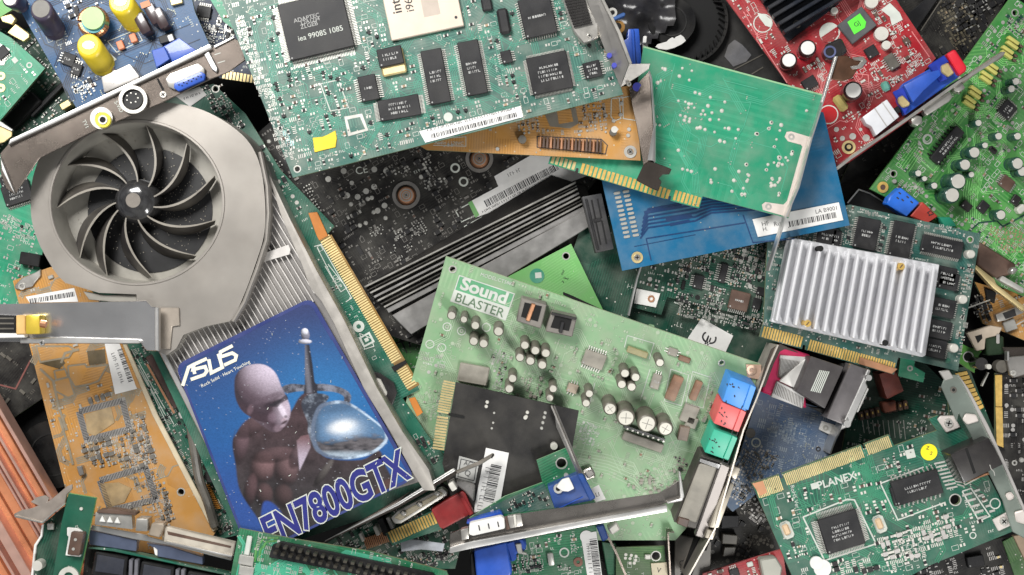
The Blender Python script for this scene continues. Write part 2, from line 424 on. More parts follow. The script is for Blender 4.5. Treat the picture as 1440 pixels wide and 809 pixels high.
        for i in range(-n,n+1):
            for j in range(-n,n+1):
                if R.random()>dens: continue
                u=i*g+R.uniform(-jit,jit)*g; v=j*g*.8+R.uniform(-jit,jit)*g
                X,Y=cx+ca*u-sa*v,cy+sa*u+ca*v; mgn=g*.45
                if not (inpoly(X,Y,P) and inpoly(X+mgn,Y,P) and inpoly(X-mgn,Y,P) and inpoly(X,Y+mgn,P) and inpoly(X,Y-mgn,P)): continue
                if any(abs(X-o[0])<o[2]+mgn*.8 and abs(Y-o[1])<o[3]+mgn*.8 for o in s.occ): continue
                k=R.choice(mix); q=g*.36; rot=R.random()<.4
                def bb(du,dv,w,h,z,mi,z0=0.05):
                    if rot: du,dv,w,h=dv,du,h,w
                    bx(u+du,v+dv,w,h,z,mi,z0)
                if k=='r':
                    bb(0,0,q*1.1,q*.95,1.9*hs,PM[R.choice(pal)]); bb(-q*.8,0,q*.5,q*1.0,1.95*hs,0); bb(q*.8,0,q*.5,q*1.0,1.95*hs,0)
                elif k=='p': bb(-q*.6,0,q*.7,q*1.0,.6,0); bb(q*.6,0,q*.7,q*1.0,.6,0)
                elif k=='o':
                    for dd in (-1,1): bb(dd*q*1.15,0,.55,q*1.6,.3,3); bb(0,dd*q*.8,q*2.3,.55,.34,3)
                elif k=='t':
                    m_=R.randint(2,4)
                    for t in range(m_):
                        uu=-q*1.1+t*q*.75; bb(uu,0,.7,q*.9,.3,3)
                        if R.random()<.8: bb(uu+q*.22,R.choice((-.4,0,.4))*q,q*.42,.6,.33,3)
                elif k=='v':
                    for t in range(R.randint(1,3)):
                        cylb(bm,X+R.uniform(-1,1)*q,Y+R.uniform(-1,1)*q,R.uniform(.7,1.3),0,.7,7,0,.6)
                elif k=='s':
                    bb(0,0,q*1.6,q*1.1,2.6*hs,1)
                    for t in (-1,1): bb(t*q*.5,q*.9,q*.35,q*.6,.9,0); bb(0,-q*.9,q*.4,q*.6,.9,0)
                elif k=='d':
                    cylb(bm,X,Y,q*.75,0,1.5,10,0,q*.6)
                elif k=='l':
                    for t in range(4): bb(-q*1.2+t*q*.8,0,q*.35,q*1.7,.6,0)
                elif k=='B':
                    bb(0,0,q*2.2,q*1.8,3.2*hs,1); bb(-q*1.4,0,q*.6,q*1.2,1.2,0); bb(q*1.4,0,q*.6,q*1.2,1.2,0)
                elif k=='D':
                    cylb(bm,X,Y,q*.9,0,.4,12,0,q*.9)
        return s.add(name,bm,mats or [M['silver'],M['black'],M['tan'],M['silk'],M['brown']],stuff=True)
    def screw(s,c,r,z,m='shell',name='screw',label=None,slot=True):
        o=s.cyl(name,c,r,0 if z<6 else z-3,z,M[m],20,r*.85,label=label)
        if slot:
            bm=bmesh.new(); t=s.rnd.random()*3
            for k in range(2): rbox(bm,0,0,r*1.2,r*.26,0,.15,t+k*PI/2)
            x,y=s.L(c,z); z0=0 if z<6 else z-3
            s.add('screw_slot',bm,M['hole'],(0,0,z-z0),0,o)
        return o
def slab(parent,name,P,th,m,label=None,bev=0):
    """a plate through world points P (photo x, photo y, height), th thick, parented to Empty parent"""
    V=[at(*p) for p in P]; n=(V[1]-V[0]).cross(V[2]-V[0]).normalized()
    if n.z<0: n=-n
    inv=parent.mw.inverted(); parent=parent.e; bm=bmesh.new()
    loc=lambda v:(inv@(v*S))/S
    a=[bm.verts.new(loc(v-n*th)) for v in V]; b=[bm.verts.new(loc(v)) for v in V]; k=len(V)
    bm.faces.new(b); bm.faces.new(a[::-1])
    for i in range(k): bm.faces.new((a[i],a[(i+1)%k],b[(i+1)%k],b[i]))
    bmesh.ops.recalc_face_normals(bm,faces=bm.faces)
    if bev: bevel(bm,bev)
    o=link(name,bm,m,parent)
    if label: o['label']=label
    return o
def tube(parent,name,P,r,m,n=8,label=None,closed=False):
    V=[at(*p) for p in P]; inv=parent.mw.inverted(); parent=parent.e
    W=[]
    for i in range(len(V)-1):      # smooth through the points
        p0=V[max(0,i-1)];p1=V[i];p2=V[i+1];p3=V[min(len(V)-1,i+2)]
        for t in (0,.25,.5,.75):
            W.append(.5*((2*p1)+(p2-p0)*t+(2*p0-5*p1+4*p2-p3)*t*t+(3*p1-p0-3*p2+p3)*t**3))
    W.append(V[-1]); bm=bmesh.new(); prev=None; up=Vector((.3,.2,1)).normalized()
    for i,p in enumerate(W):
        d=(W[min(i+1,len(W)-1)]-W[max(i-1,0)]).normalized(); a=d.cross(up).normalized(); b=a.cross(d)
        ring=[bm.verts.new((inv@((p+a*r*math.cos(2*PI*k/n)+b*r*math.sin(2*PI*k/n))*S))/S) for k in range(n)]
        if prev:
            for k in range(n): bm.faces.new((prev[k],prev[(k+1)%n],ring[(k+1)%n],ring[k]))
        else: bm.faces.new(ring)
        prev=ring
    bm.faces.new(prev)
    o=link(name,bm,m,parent)
    if label: o['label']=label
    return o
setup_mats()
M['edge']=mat('board_edge_fibre',(.16,.20,.10),.6,0,.2,.2)
G='circuit boards and metal parts lying in the scrap pile'
# ---------------------------------------------------------------- the surface under the pile
bm=bmesh.new(); bbox(bm,-2600,-2600,-20,2600,2600,0,0,True)
fl=link('ground',bm,mat('dark_floor',(.004,.004,.004),.9,0,.4,0),None); fl['kind']='structure'
P_L=pcb('pcb_sea_green',(.038,.125,.10),(.07,.19,.15),.45,.36)
P_DK=pcb('pcb_dark_green',(.006,.045,.028),(.012,.085,.05),.22,.35)
P_GR=pcb('pcb_green',(.008,.13,.055),(.02,.20,.085),.25,.33,lines=.6)
P_GR2=pcb('pcb_teal_green',(.010,.095,.060),(.02,.145,.09),.22,.33,lines=.6)
P_BK=pcb('pcb_black',(.008,.007,.007),(.016,.015,.014),.16,.42,via=(.25,.22,.2),vd=.6)
P_BL=pcb('pcb_blue',(.005,.060,.165),(.008,.09,.22),.2,.33)
P_NV=pcb('pcb_navy',(.006,.018,.05),(.01,.03,.08),.25,.35)
P_OR=pcb('pcb_orange',(.52,.26,.065),(.40,.19,.045),.32,.36,via=(.5,.42,.3))
P_RD=pcb('pcb_red',(.34,.010,.018),(.24,.008,.014),.2,.3,via=(.6,.4,.38))
P_LM=pcb('pcb_bright_green',(.04,.22,.045),(.10,.33,.08),.22,.3,freq=.2,lines=.75)
P_SB=pcb('pcb_pale_green',(.215,.385,.205),(.26,.44,.24),.6,.42,freq=.16,lines=.35,via=(.4,.5,.35),vd=.5,dcol=(.40,.39,.31))
P_PG=pcb('pcb_light_green',(.15,.40,.12),(.18,.45,.14),.15,.4,lines=.12,vd=.5)
P_BK2=pcb('pcb_emerald_back',(.022,.27,.145),(.035,.31,.17),.25,.3,freq=.10,lines=.35,cell=.009,via=(.01,.2,.11),vd=.0)
P_B2=pcb('pcb_azure',(.008,.12,.25),(.010,.135,.28),.2,.32,freq=.2,lines=.06,vd=.0,cell=.006)
P_SL=pcb('pcb_slate_blue',(.075,.13,.235),(.11,.18,.29),.35,.4)
P_OL=pcb('pcb_olive',(.05,.13,.04),(.09,.2,.06),.3,.4)
TRG=mat('trace_sea_green',(.06,.27,.19),.35,0,.1,.2)
TRE=mat('trace_emerald',(.06,.36,.22),.35,0,.1,.1)
# ================================================================ big green controller board, top centre
t=T('controller_board','large sea green board with a cream processor and many black chips at the top','circuit board',(214,0,.0),-14,(600,120),G,seed=11)
t.board([(306,-14),(412,250),(876,133),(838,-14)],P_L,holes=[(B2(245,208)[0],B2(245,208)[1],3.5)])
t.chip(B1(446,128),87,76,9,'lrbt',-13.5,0,pitch=2.1,pl=9,pinw=1.2,label='largest square black chip with fine legs')
t.text('ADAPTEC',B1(400,92),8,m='ictop',z=9.3); t.text('L2A1234',B1(418,106),7,m='ictop',z=9.3); t.text('ZLGEB',B1(412,128),8,m='ictop',z=9.3); t.text('iea 9908S 1085',B1(470,170),10,m='silk',z=9.3)
o=t.box('processor',B1(976,-4),98,92,0,6,mat('ceramic_cream',(.58,.49,.40),.45,.2,.08,.15),-12,1.0,label='cream ceramic processor package')
t.text('intel',B1(850,10),18,-102,'ink',6.3,name='marking',off=.01); t.text('i960',B1(917,12),15,-102,'ink',6.3,name='marking')
t.box('faint_marking',B1(1025,30),22,26,6,6.15,mat('grey_print',(.45,.38,.32),.6,0,.1,.1),-12,0)
t.cyl('corner_mark',B1(1155,88),2,6,6.2,M['ink'],12)
for c in ((1052,386),(1238,342)): t.chip(B1(*c),28,72,7,'lr',-11,3,pitch=2.6,pl=5)
t.box('crystal_can',B1(833,312),33,34,0,7,M['goldp'],-12,2); t.chip(B1(822,285),33,24,11,'',-12,2)
t.chip(B1(712,445),24,34,6,'lr',-12,1,pitch=2.8,pl=6)
t.chip(B1(868,545),55,28,5,'lr',-10,3,pitch=1.7,pl=6,pinw=1)
t.chip(C1(298,368),54,50,7,'lrtb',-12,4,pitch=1.8,pl=4,pinw=1)
t.chip(C1(237,82),43,52,8,'lrb',-13,1,pitch=3,pl=4)
t.chip(C1(80,288),14,17,5,'lr',-14,0); t.chip(C1(515,352),23,22,5,'lr',-14,3,pitch=3,pl=5)
t.box('choke',C1(66,105),15,34,0,9,M['black'],-10,3); t.box('choke',B1(1310,20),14,18,0,6,M['black'],-10,2)
t.poly('paint_mark',tl(B1,430,697,480,692,500,684,545,660,552,700,546,745,500,755,440,771),0.1,1.6,M['yellow'],.4)
t.sticker('barcode_label',[B1(968,664),C1(152,536),C1(165,592),B1(1000,722)],.6,rows=[(B1(1010,660),B1(1180,618),3),(B1(1200,612),C1(120,548),3)],barc=(B1(1030,690),C1(130,580),6))
t.poly('chip_footprint',tl(B1,590,590,680,575,712,660,610,690),0.05,.5,M['silver'],0); t.poly('chip_footprint_centre',tl(B1,605,605,670,592,695,652,622,670),0.5,.8,P_L,0)
t.trace([tl(B1,470,425,560,405,612,545,520,562,470,425)],'silk',1.3,z=.4,name='outline_print')
t.cyl('print_dot',B1(1115,592),6,0,.5,M['silk'],16)
# pads along the left edge
t.scatter([(322,20),(396,228),(420,222),(346,20)],7,'lllltp',21,-14,.95,name='edge_pads')
t.scatter([B1(255,640),B1(330,630),B1(350,770),B1(290,780)],10,'lp',22,-14,.9,name='pad_block',mats=[mat('light_pad',(.35,.55,.55),.4,.3,.1,.1)]*5)
t.rtraces(TRG,95,seed=4); t.scatter(None,9,'rrrppptvvooslvv....',5,-14,.86,hs=.8)
# its metal end bracket
b=T('card_bracket','beige bracket with a bent foot on the right end of the sea green board','bracket',(236,0,0),60,(850,60),G,seed=2)
slab(b,'plate',[(*C1(478,-20),246),(*C1(548,-20),246),(*C1(640,165),240),(*C1(700,325),238),(*C1(655,440),222),(*C1(552,190),224)],3,M['steel'],bev=.6)
slab(b,'lip',[(*C1(548,-20),250),(*C1(566,-20),250),(*C1(662,170),244),(*C1(716,322),242),(*C1(700,325),240),(*C1(640,165),243)],3,M['shell'],bev=.5)
slab(b,'foot',[(*C1(700,325),243),(*C1(808,322),246),(*C1(800,350),244),(*C1(735,395),236),(*C1(655,443),230)],2.5,M['steel'],bev=.5)
b.poly('port_shell',tl(C1,360,-20,480,-20,545,120,545,190,470,222,420,160),-14,0,M['shell'],1.5)
for k in range(11):
    y=-8+k*14; b.poly('port_rib',tl(C1,368+k*5,y,470+k*4,y-22,474+k*4,y-15,372+k*5,y+7),.1,3.5,M['capblk'],.3)
b.screw(C1(500,180),3.2,1.5,'shell'); b.screw(C1(700,425),3.2,2,'shell')
for p in ((600,280),(625,330)): b.cyl('rivet',C1(*p),3.3,-8,2,mat('blue_ink',(.05,.06,.4),.4,0,.1,.1))
# ================================================================ orange board below it
t=T('sound_card','orange board with a coil row, wedged under the large sea green board','circuit board',(176,0,0),3,(770,185),G,seed=3)
t.board([(590,205),(640,150),(893,120),(901,226),(600,211)],P_OR,th=5)
t.poly('chip_footprint',tl(C1,270,570,430,545,445,625,400,650,300,640),.05,.6,mat('grey_solder',(.30,.27,.22),.4,.5,.2,.2),.1)
t.poly('chip_footprint_centre',tl(C1,335,560,405,552,418,615,345,628),.6,.9,P_OR,0)
t.trace([tl(C1,235,690,560,705,590,735,580,780,235,745,235,690)],'ink',1.2,z=.5,name='outline_print')
for k in range(18):
    x=248+k*18; t.poly('winding',tl(C1,x,690+k,x+9,690+k,x-6+14,745+k*1.6,x-14+8,745+k*1.6),.2,5.5,M['brown'] if k%3 else M['copper'],.6)
for c,w,h in (((620,668),10,15),((160,705),11,17)): t.cyl('capacitor',C1(*c),w/2,0,10,M['capgry'])
t.cyl('capacitor_top',C1(626,655),4.5,10,10.6,M['captop'])
t.ring('mount_ring',C1(706,768),4.5,8.5,0,1,M['silver']); t.screw(C1(706,768),4,1.5)
t.trace([tl(C1,610,500,650,495,658,600,625,612,608,590,610,500)],'silk',1.1,z=.4,name='outline_print')
t.trace([tl(C1,668,495,735,480,735,610,670,600,668,495)],'silk',1.1,z=.4,name='outline_print')
t.text('Audio / 128VC',B1(1120,724),6.5,2,'silk'); t.trace([tl(B1,1040,705,1205,692,1205,740,1040,735)],'silk',1,z=.4,name='outline_print')
t.scatter(tl(C1,110,560,600,500,600,680,400,680,110,690),6.5,'rrllpdd',8,-6,.95,pal='bnnt'); t.scatter(None,11,'vp....d',9,3,.5)
# ================================================================ black graphics card in the centre
t=T('graphics_card','black graphics card lying face down with round spring screws and a white barcode label','graphics card',(84,-.03,.0),-33,(600,300),G,seed=4)
t.board([(352,196),(440,120),(800,170),(842,250),(640,500),(540,470),(455,330)],P_BK)
t.scatter(tl(B2,60,120,170,160,210,290,150,300),5,'ddd',31,60,.95); t.scatter(tl(B2,260,285,310,262,360,380,395,470,480,490,420,540,340,430),5,'dddd',32,60,.95)
for c in ((795,340),(1165,155)):
    c=B2(*c); t.ring('spring_seat',c,15,20,0,2,mat('grey_ring',(.2,.19,.18),.45,.3,.2,.2)); 
    t.cyl('spring_screw',c,13.5,0,6,M['copper'],28,11,bev=1)
    for r in (5,8.5): t.ring('spring_coil',c,r-.9,r+.9,6,7.5,M['shell'])
    t.screw(c,3.5,8)
for c,r in (((1043,203),7),((1085,272),7)): t.ring('stamp_ring',B2(*c),r-2.6,r,0,.6,M['silk']); 
t.text('CE',B2(570,215),15,-12,'silk')
t.sticker('barcode_label',tl(B2,1108,378,1700,60,1716,240,1145,455),.7,rows=[(B2(1180,425),B2(1420,300),3)],barc=(B2(1195,385),B2(1560,195),10))
t.sticker('small_label',tl(B2,1240,245,1500,95,1560,180,1262,298),1.1,rows=[(B2(1310,240),B2(1372,210),5)])
t.poly('green_tape',tl(B2,1108,378,1128,368,1165,440,1145,455),1.4,1.9,P_PG,0)
t.trace([tl(B2,1110,385,1045,420,1075,475,1140,445)],'silk',1.5,z=.5,name='outline_print'); t.trace([tl(B2,1180,450,1090,498,1110,535)],'silk',1.5,z=.5,name='outline_print')
for p in ((600,500,680,560),(730,520,790,580),(810,480,900,560),(780,590,830,640),(700,600,745,645),(740,650,810,690)):
    t.scatter([B2(p[0],p[1]),B2(p[2],p[1]-20),B2(p[2]+8,p[3]-20),B2(p[0]+8,p[3])],4.5,'ddlsp',int(p[0]),-30,.9)
for p in ((720,180,820,250),(880,130,930,330),(935,240,1005,300)):
    t.scatter([B2(p[0],p[1]+20),B2(p[2],p[1]-10),B2(p[2],p[3]-20),B2(p[0],p[3])],5,'dDDlB',int(p[0])+3,-30,.9)
t.scatter(tl(B2,360,200,1000,140,1000,350,700,440,500,480,380,300),13,'DDvptd....',10,-30,.6)
for p in ((515,385),(630,425),(690,455),(230,305),(100,68),(600,358),(620,352),(560,492),(590,480)): t.cyl('solder_joint',B2(*p),3.4,0,1.4,M['silver'],12,2.4)
GM=mat('part_dull_grey',(.20,.19,.175),.45,.3,.3,.2); GG=[GM,M['black'],GM,GM,M['brown']]
t.scatter(tl(B2,210,480,440,560,560,780,480,800,380,640),8,'vptr.D',12,-30,.7,mats=GG); t.scatter(None,9,'..vtroB.p',11,-30,.75,mats=GG)
# black finned heatsink along its lower edge
h=T('black_heatsink','long black heatsink with parallel bright edged fins beside the black graphics card','heatsink',(80,-.03,0),-29,(660,350),G,seed=5)
FN=mat('black_anodised',(.012,.011,.011),.38,.5,.3,.08); FB=mat('brushed_grey_anodised',(.34,.33,.32),.34,.6,.25,.15)
h.poly('base',[B2(590,800),B2(1530,240),(825,262),(845,330),(570,462),(540,425)],-20,6,FN,1)
def ln(a,b,w0,z1,m,nm='fin'):
    A=Vector(a);B=Vector(b);d=(B-A).normalized();n=Vector((-d.y,d.x))*w0/2
    h.poly(nm,[A-n,B-n,B+n,A+n],2,z1,m,.5)
def lerp(a,b,t): return (a[0]+(b[0]-a[0])*t,a[1]+(b[1]-a[1])*t)
LA,LB=B2(590,800),(545+0,470); RA,RB=C2(395,280),C2(440,560)
for tt,w,z1,m in ((0,2.6,24,M['shell']),(.07,1.6,14,FB),(.13,2.6,24,M['shell']),(.22,3.2,22,FB),(.30,2.6,24,M['shell']),(.37,1.8,14,FB),(.44,2.6,24,M['shell'])):
    ln(lerp((512,404),(575,468),tt),lerp(C2(395,275),C2(470,520),tt),w,z1,m)
ln(lerp((512,404),(575,468),.52),lerp(C2(405,275),C2(470,540),.50),7,20,FB)
h.poly('flat_rail',[lerp((512,404),(575,468),.62),lerp(C2(395,275),C2(470,520),.58),lerp(C2(395,275),C2(470,520),.92),lerp((512,404),(575,468),1.05)],2,23,FB,1)
# ================================================================ graphics card with the big fan
t=T('fan_graphics_card','graphics card with a large grey fan shroud, bare fins and a blue picture sticker','graphics card',(128,0,0),62,(330,420),G,seed=21)
PG=P_GR2
# green board under the cooler, shows to the right
t.board([(245,130),(300,118),(345,160),(395,240),(470,318),(460,330),(590,548),(566,560),(600,610),(640,660),(600,700),(420,760),(330,745),(215,500),(120,400),(120,200)],PG,th=5,holes=[(B2(243,527)[0],B2(243,527)[1],3),(A1(1090,450)[0],A1(1090,450)[1],4)])
t.gold(B2(420,545),B3(850,590),-14,52,'gold') if 0 else None
gp0,gp1=(462,334),(583,545)
t.poly('contact_strip',[(453,337),(466,330),(590,541),(575,550)],.1,.6,mat('contact_base',(.28,.16,.04),.45,.3,.2,.2),0)
d=Vector(gp1)-Vector(gp0)
bmx=bmesh.new()
for i in range(70):
    a=(455+i/70*124,334+i/70*211); 
    if 57<i<60: continue
    P0=t.L((a[0]-6,a[1]+5)); P1=t.L((a[0]+9,a[1]-4)); v=Vector(P1)-Vector(P0); rbox(bmx,(P0[0]+P1[0])/2,(P0[1]+P1[1])/2,v.length*.9,2.05,.6,1.2,math.atan2(v.y,v.x))
t.add('edge_contacts',bmx,mat('contact_pale_gold',(.80,.64,.30),.38,.35,.1,.15))
t.poly('orange_tab',tl(B2,300,430,345,425,400,545,355,570,340,540),.2,3,mat('orange_mask',(.50,.17,.02),.45,0,.15,.1),.5); t.poly('orange_tab',tl(B3,808,650,840,642,880,720,850,742),.2,3,MATS['orange_mask'],.5)
t.poly('lock_notch',tl(B3,720,490,790,455,800,470,735,515),.3,3.5,M['hole'],.3)
t.trace([tl(B2,330,600,365,590,520,860,490,880),tl(B2,320,655,290,640)],'silk',1.1,z=.5,name='outline_print')
t.trace([tl(B2,345,605,440,790),tl(B3,400,-30,495,90,465,110,385,-20),tl(B3,440,195,470,190,520,300)],'silk',1,z=.5,name='outline_print')
t.ring('logo_ring',B3(555,285),3.2,8,0,.6,M['silk']); 
for q in (8,5.4,2.6): t.box('square_mark',B3(595,352),q*2,q*2.2,.1,.3+ (8-q)*.06,M['silk'] if q!=5.4 else PG,62,0)
t.trace([tl(B3,560,320,620,345,632,385,585,400,560,320)],'silk',1.1,z=.9,name='outline_print')
# round black choke peeping out
t.poly('inductor',tl(B3,600,505,660,520,735,570,750,620,720,700,695,690,640,600),.2,12,M['capblk'],2,seg=2)
t.poly('inductor_core',tl(B3,625,540,665,550,700,620,690,650,640,580),12,14,M['captop'],1)
t.scatter(tl(B3,370,80,480,130,520,260,600,430,680,560,790,610,700,500,560,200,440,10),7,'rlotvtt..',41,62,.7)
t.scatter(tl(B2,0,120,130,330,330,600,400,700,380,560,230,300,60,60),9,'rBDot..',42,62,.8)
t.scatter(tl(A1,1000,430,1130,420,1240,640,1200,690,1100,600),7,'rrovB',43,62,.9,pal='nnb')
t.scatter(tl(B4,960,60,1040,40,1180,240,1100,260),8,'rtovB..',44,62,.8)
t.sticker('barcode_label',tl(A1,880,480,1010,440,1045,480,960,540),.6,rows=[(A1(930,500),A1(1010,470),3)])
SHM=mat('shroud_grey_satin',(.34,.315,.285),.37,.55,.14,.16,.05,.012,dcol=(.24,.20,.16)); SHD=mat('shroud_inner_plastic',(.30,.285,.25),.5,.1,.3,.3,.0,.02)
# heatsink base and fins
FN2=mat('fin_aluminium',(.44,.42,.41),.42,.55,.12,.22); FT=mat('fin_edge',(.66,.63,.60),.4,.5,.1,.15)
fb=t.poly('heatsink_base',[(222,494),(372,222),(400,297),(436,370),(475,447),(520,543),(558,605),(592,652),(598,676),(353,748)],2,44,mat('fin_gap_grey',(.20,.19,.185),.5,.4,.15,.25,0,.02),2)
bmf=bmesh.new()
D=Vector(t.L((400,560),50))-Vector(t.L((334,450),50)); D.normalize(); Nn=Vector((-D.y,D.x))
TL=Vector(t.L((240,502),52)); TR=Vector(t.L((395,292),52))
outline=[t.L(p,52) for p in [(236,498),(246,488),(258,468),(324,448),(344,420),(362,372),(374,330),(378,252),(398,297),(436,372),(444,428),(438,422),(252,520)]]
o0=Vector(t.L((240,500),52))
for i in range(-3,60):
    # each fin: clip a line along D to the polygon
    c=o0+Nn*(i*7.0); ts=[]
    for k in range(len(outline)):
        a=Vector(outline[k]);b=Vector(outline[(k+1)%len(outline)]); e=b-a; den=D.x*e.y-D.y*e.x
        if abs(den)<1e-6: continue
        w=a-c; tt=(w.x*e.y-w.y*e.x)/den; uu=(w.x*D.y-w.y*D.x)/den
        if 0<=uu<1: ts.append(tt)
    ts.sort()
    for k in range(0,len(ts)-1,2):
        if ts[k+1]-ts[k]<3: continue
        m_=c+D*((ts[k]+ts[k+1])/2); rbox(bmf,m_.x,m_.y,ts[k+1]-ts[k],1.3 if i%2 else 1.0,40,51.5,math.atan2(D.y,D.x))
    c2=o0-Nn*(i*7.0)
    ts=[]
    for k in range(len(outline)):
        a=Vector(outline[k]);b=Vector(outline[(k+1)%len(outline)]); e=b-a; den=D.x*e.y-D.y*e.x
        if abs(den)<1e-6 or i<1: continue
        w=a-c2; tt=(w.x*e.y-w.y*e.x)/den; uu=(w.x*D.y-w.y*D.x)/den
        if 0<=uu<1: ts.append(tt)
    ts.sort()
    for k in range(0,len(ts)-1,2):
        if ts[k+1]-ts[k]<3: continue
        m_=c2+D*((ts[k]+ts[k+1])/2); rbox(bmf,m_.x,m_.y,ts[k+1]-ts[k],1.3 if i%2 else 1.0,40,51.5,math.atan2(D.y,D.x))
t.add('fins',bmf,FT)
t.poly('bright_band',tl(B2,30,650,200,590,210,615,205,640,30,690),51.6,52.6,FT,.2)
# side rails of the cooler
RL=mat('rail_dusty_metal',(.50,.47,.43),.4,.6,.14,.22)
t.poly('side_rail',[(371,228),(380,248),(408,308),(445,380),(484,450),(530,545),(566,607),(603,660),(612,690),(596,690),(582,668),(548,606),(512,548),(470,456),(452,424),(436,405),(424,372),(396,306)],8,52,RL,1.2,seg=2)
t.poly('side_rail',[(222,492),(230,492),(362,748),(350,748)],8,53,M['steelb'],1)
t.poly('rail_tab',tl(B3,440,265,500,290,510,330,470,290),20,40,M['copper'],1)
# shroud plate with its round opening
Z1=66
out=[(43,290),(45,256),(56,222),(78,195),(105,172),(150,154),(200,146),(242,145),(285,155),(325,177),(352,203),(367,238),(373,290),(371,332),(358,375),(341,420),(323,452),(290,459),(258,471),(248,490),(234,500),(192,480),(192,414),(139,412),(92,398),(62,357),(47,320)]
NS=72; hc=(192.5,285)
P=[Vector((*t.L(p,Z1),0)) for p in out]; Hh=[Vector((*t.L((hc[0]+120*math.cos(-2*PI*i/NS),hc[1]+113*math.sin(-2*PI*i/NS)),Z1),0)) for i in range(NS)]
# smooth the outer contour
def smooth(P,k=3,fix=()):
    n=len(P); R=[]
    for i in range(n):
        p0,p1,p2,p3=P[i-1],P[i],P[(i+1)%n],P[(i+2)%n]
        for j in range(k):
            q=j/k
            if i in fix: R.append(p1.lerp(p2,q)); continue
            R.append(.5*((2*p1)+(p2-p0)*q+(2*p0-5*p1+4*p2-p3)*q*q+(p3-3*p2+3*p1-p0)*q**3))
    return R
P=smooth(P,4,fix=(16,17,18,19,20,21,22,23))
tri=tessellate_polygon([P,Hh]); bm=bmesh.new(); fl_=P+Hh
top=[bm.verts.new((v.x,v.y,Z1)) for v in fl_]; bot=[bm.verts.new((v.x,v.y,Z1-7)) for v in fl_]
for q in tri:
    try: bm.faces.new([top[i] for i in q]); bm.faces.new([bot[i] for i in q][::-1])
    except ValueError: pass
k=0
for l in (P,Hh):
    n=len(l)
    for i in range(n): bm.faces.new((top[k+i],top[k+(i+1)%n],bot[k+(i+1)%n],bot[k+i]))
    k+=n
t.add('fan_shroud',bm,SHM)
# outer skirt, slightly outside, gives the shroud its depth
cx_=sum(p.x for p in P)/len(P); cy_=sum(p.y for p in P)/len(P)
bm=bmesh.new(); n=len(P); A=[bm.verts.new((v.x,v.y,Z1-7)) for v in P]; B=[bm.verts.new((v.x+(v.x-cx_)*.012,v.y+(v.y-cy_)*.012,8)) for v in P]
for i in range(n): bm.faces.new((A[i],A[(i+1)%n],B[(i+1)%n],B[i]))
t.add('shroud_skirt',bm,SHD)
# raised rim line along the right side of the shroud
rim=[Vector((*t.L(p,Z1),0)) for p in [(366,214),(376,262),(378,300),(375,338),(362,378),(344,425),(328,452)]]
bm=bmesh.new(); prev=None
for i,p in enumerate(rim):
    d_=(rim[min(i+1,len(rim)-1)]-rim[max(0,i-1)]).normalized(); nn=Vector((-d_.y,d_.x,0))
    rw=[bm.verts.new((*(p+nn*a)[:2],z)) for a,z in ((-3,52),(-3,Z1+1),(-1,Z1+2.5),(1,Z1+2.5),(3,Z1),(3,52))]
    if prev:
        for k in range(5): bm.faces.new((prev[k],prev[k+1],rw[k+1],rw[k]))
    prev=rw
t.add('shroud_rim',bm,SHM)
# fine lip round the opening
bm=bmesh.new(); n=NS; c_=t.L(hc,Z1)
rr=[[bm.verts.new((c_[0]+(v.x-c_[0])*f,c_[1]+(v.y-c_[1])*f,z)) for v in Hh] for f,z in ((1.035,Z1+.1),(1.028,Z1+1.3),(1.006,Z1+1.3),(.998,Z1-1))]
for k in range(3):
    for i in range(n): bm.faces.new((rr[k][i],rr[k][(i+1)%n],rr[k+1][(i+1)%n],rr[k+1][i]))
t.add('opening_lip',bm,SHM)
# well of the fan
c0=Vector((*t.L(hc,Z1),0)); bm=bmesh.new()
W0=[bm.verts.new((v.x,v.y,Z1-1)) for v in Hh]; W1=[bm.verts.new((v.x+(c0.x-v.x)*.03,v.y+(c0.y-v.y)*.03,24)) for v in Hh]
for i in range(NS): bm.faces.new((W0[i],W0[(i+1)%NS],W1[(i+1)%NS],W1[i]))
bm.faces.new(W1)
t.add('fan_well',bm,SHD)
BLK=mat('fan_black_gloss',(.006,.006,.007),.4,0,.3,.03,.05,coat=.05,dcol=(.3,.28,.24)); BLD=mat('blade_dark_plastic',(.035,.032,.032),.35,0,.3,.3,.05,dcol=(.4,.36,.28)); BLT=mat('blade_dusty_edge',(.22,.20,.17),.5,.1,.2,.4)
t.cyl('motor_plate',(211,296),86,24,25,BLK,60)
fc=(189,281)
for i,(a_,l_) in enumerate(((-17,118),(14,118),(42,118),(77,112),(109,116),(132,116),(172,116),(205,112),(241,112),(279,106),(313,108))):
    bm=bmesh.new(); prev=None
    for k in range(13):
        q=k/12; r=24+(l_-24)*q; th=math.radians(a_+ 40*(1-q)**1.15)
        def P3(rr,tt,z): x,y=t.L((fc[0]+rr*math.cos(tt),fc[1]+rr*math.sin(tt)),z); return (x,y,z)
        zt=55-5*q; w=.8+1.0*math.sin(PI*min(1,q*1.1)); dth=w/max(r,1)
        low=.16*math.sin(PI*q*.9)
        v=[bm.verts.new(P3(r,th-dth,zt)),bm.verts.new(P3(r,th+dth,zt)),bm.verts.new(P3(r,th+dth+low,27)),bm.verts.new(P3(r,th-dth+low,27))]
        if prev:
            for j in range(4):
                f=bm.faces.new((prev[j],prev[(j+1)%4],v[(j+1)%4],v[j])); f.material_index=1 if j==0 else 0
        else: bm.faces.new(v)
        prev=v
    bm.faces.new(prev)
    t.add('fan_blade',bm,[BLD,BLT])
bm=bmesh.new(); R_=random.Random(5)
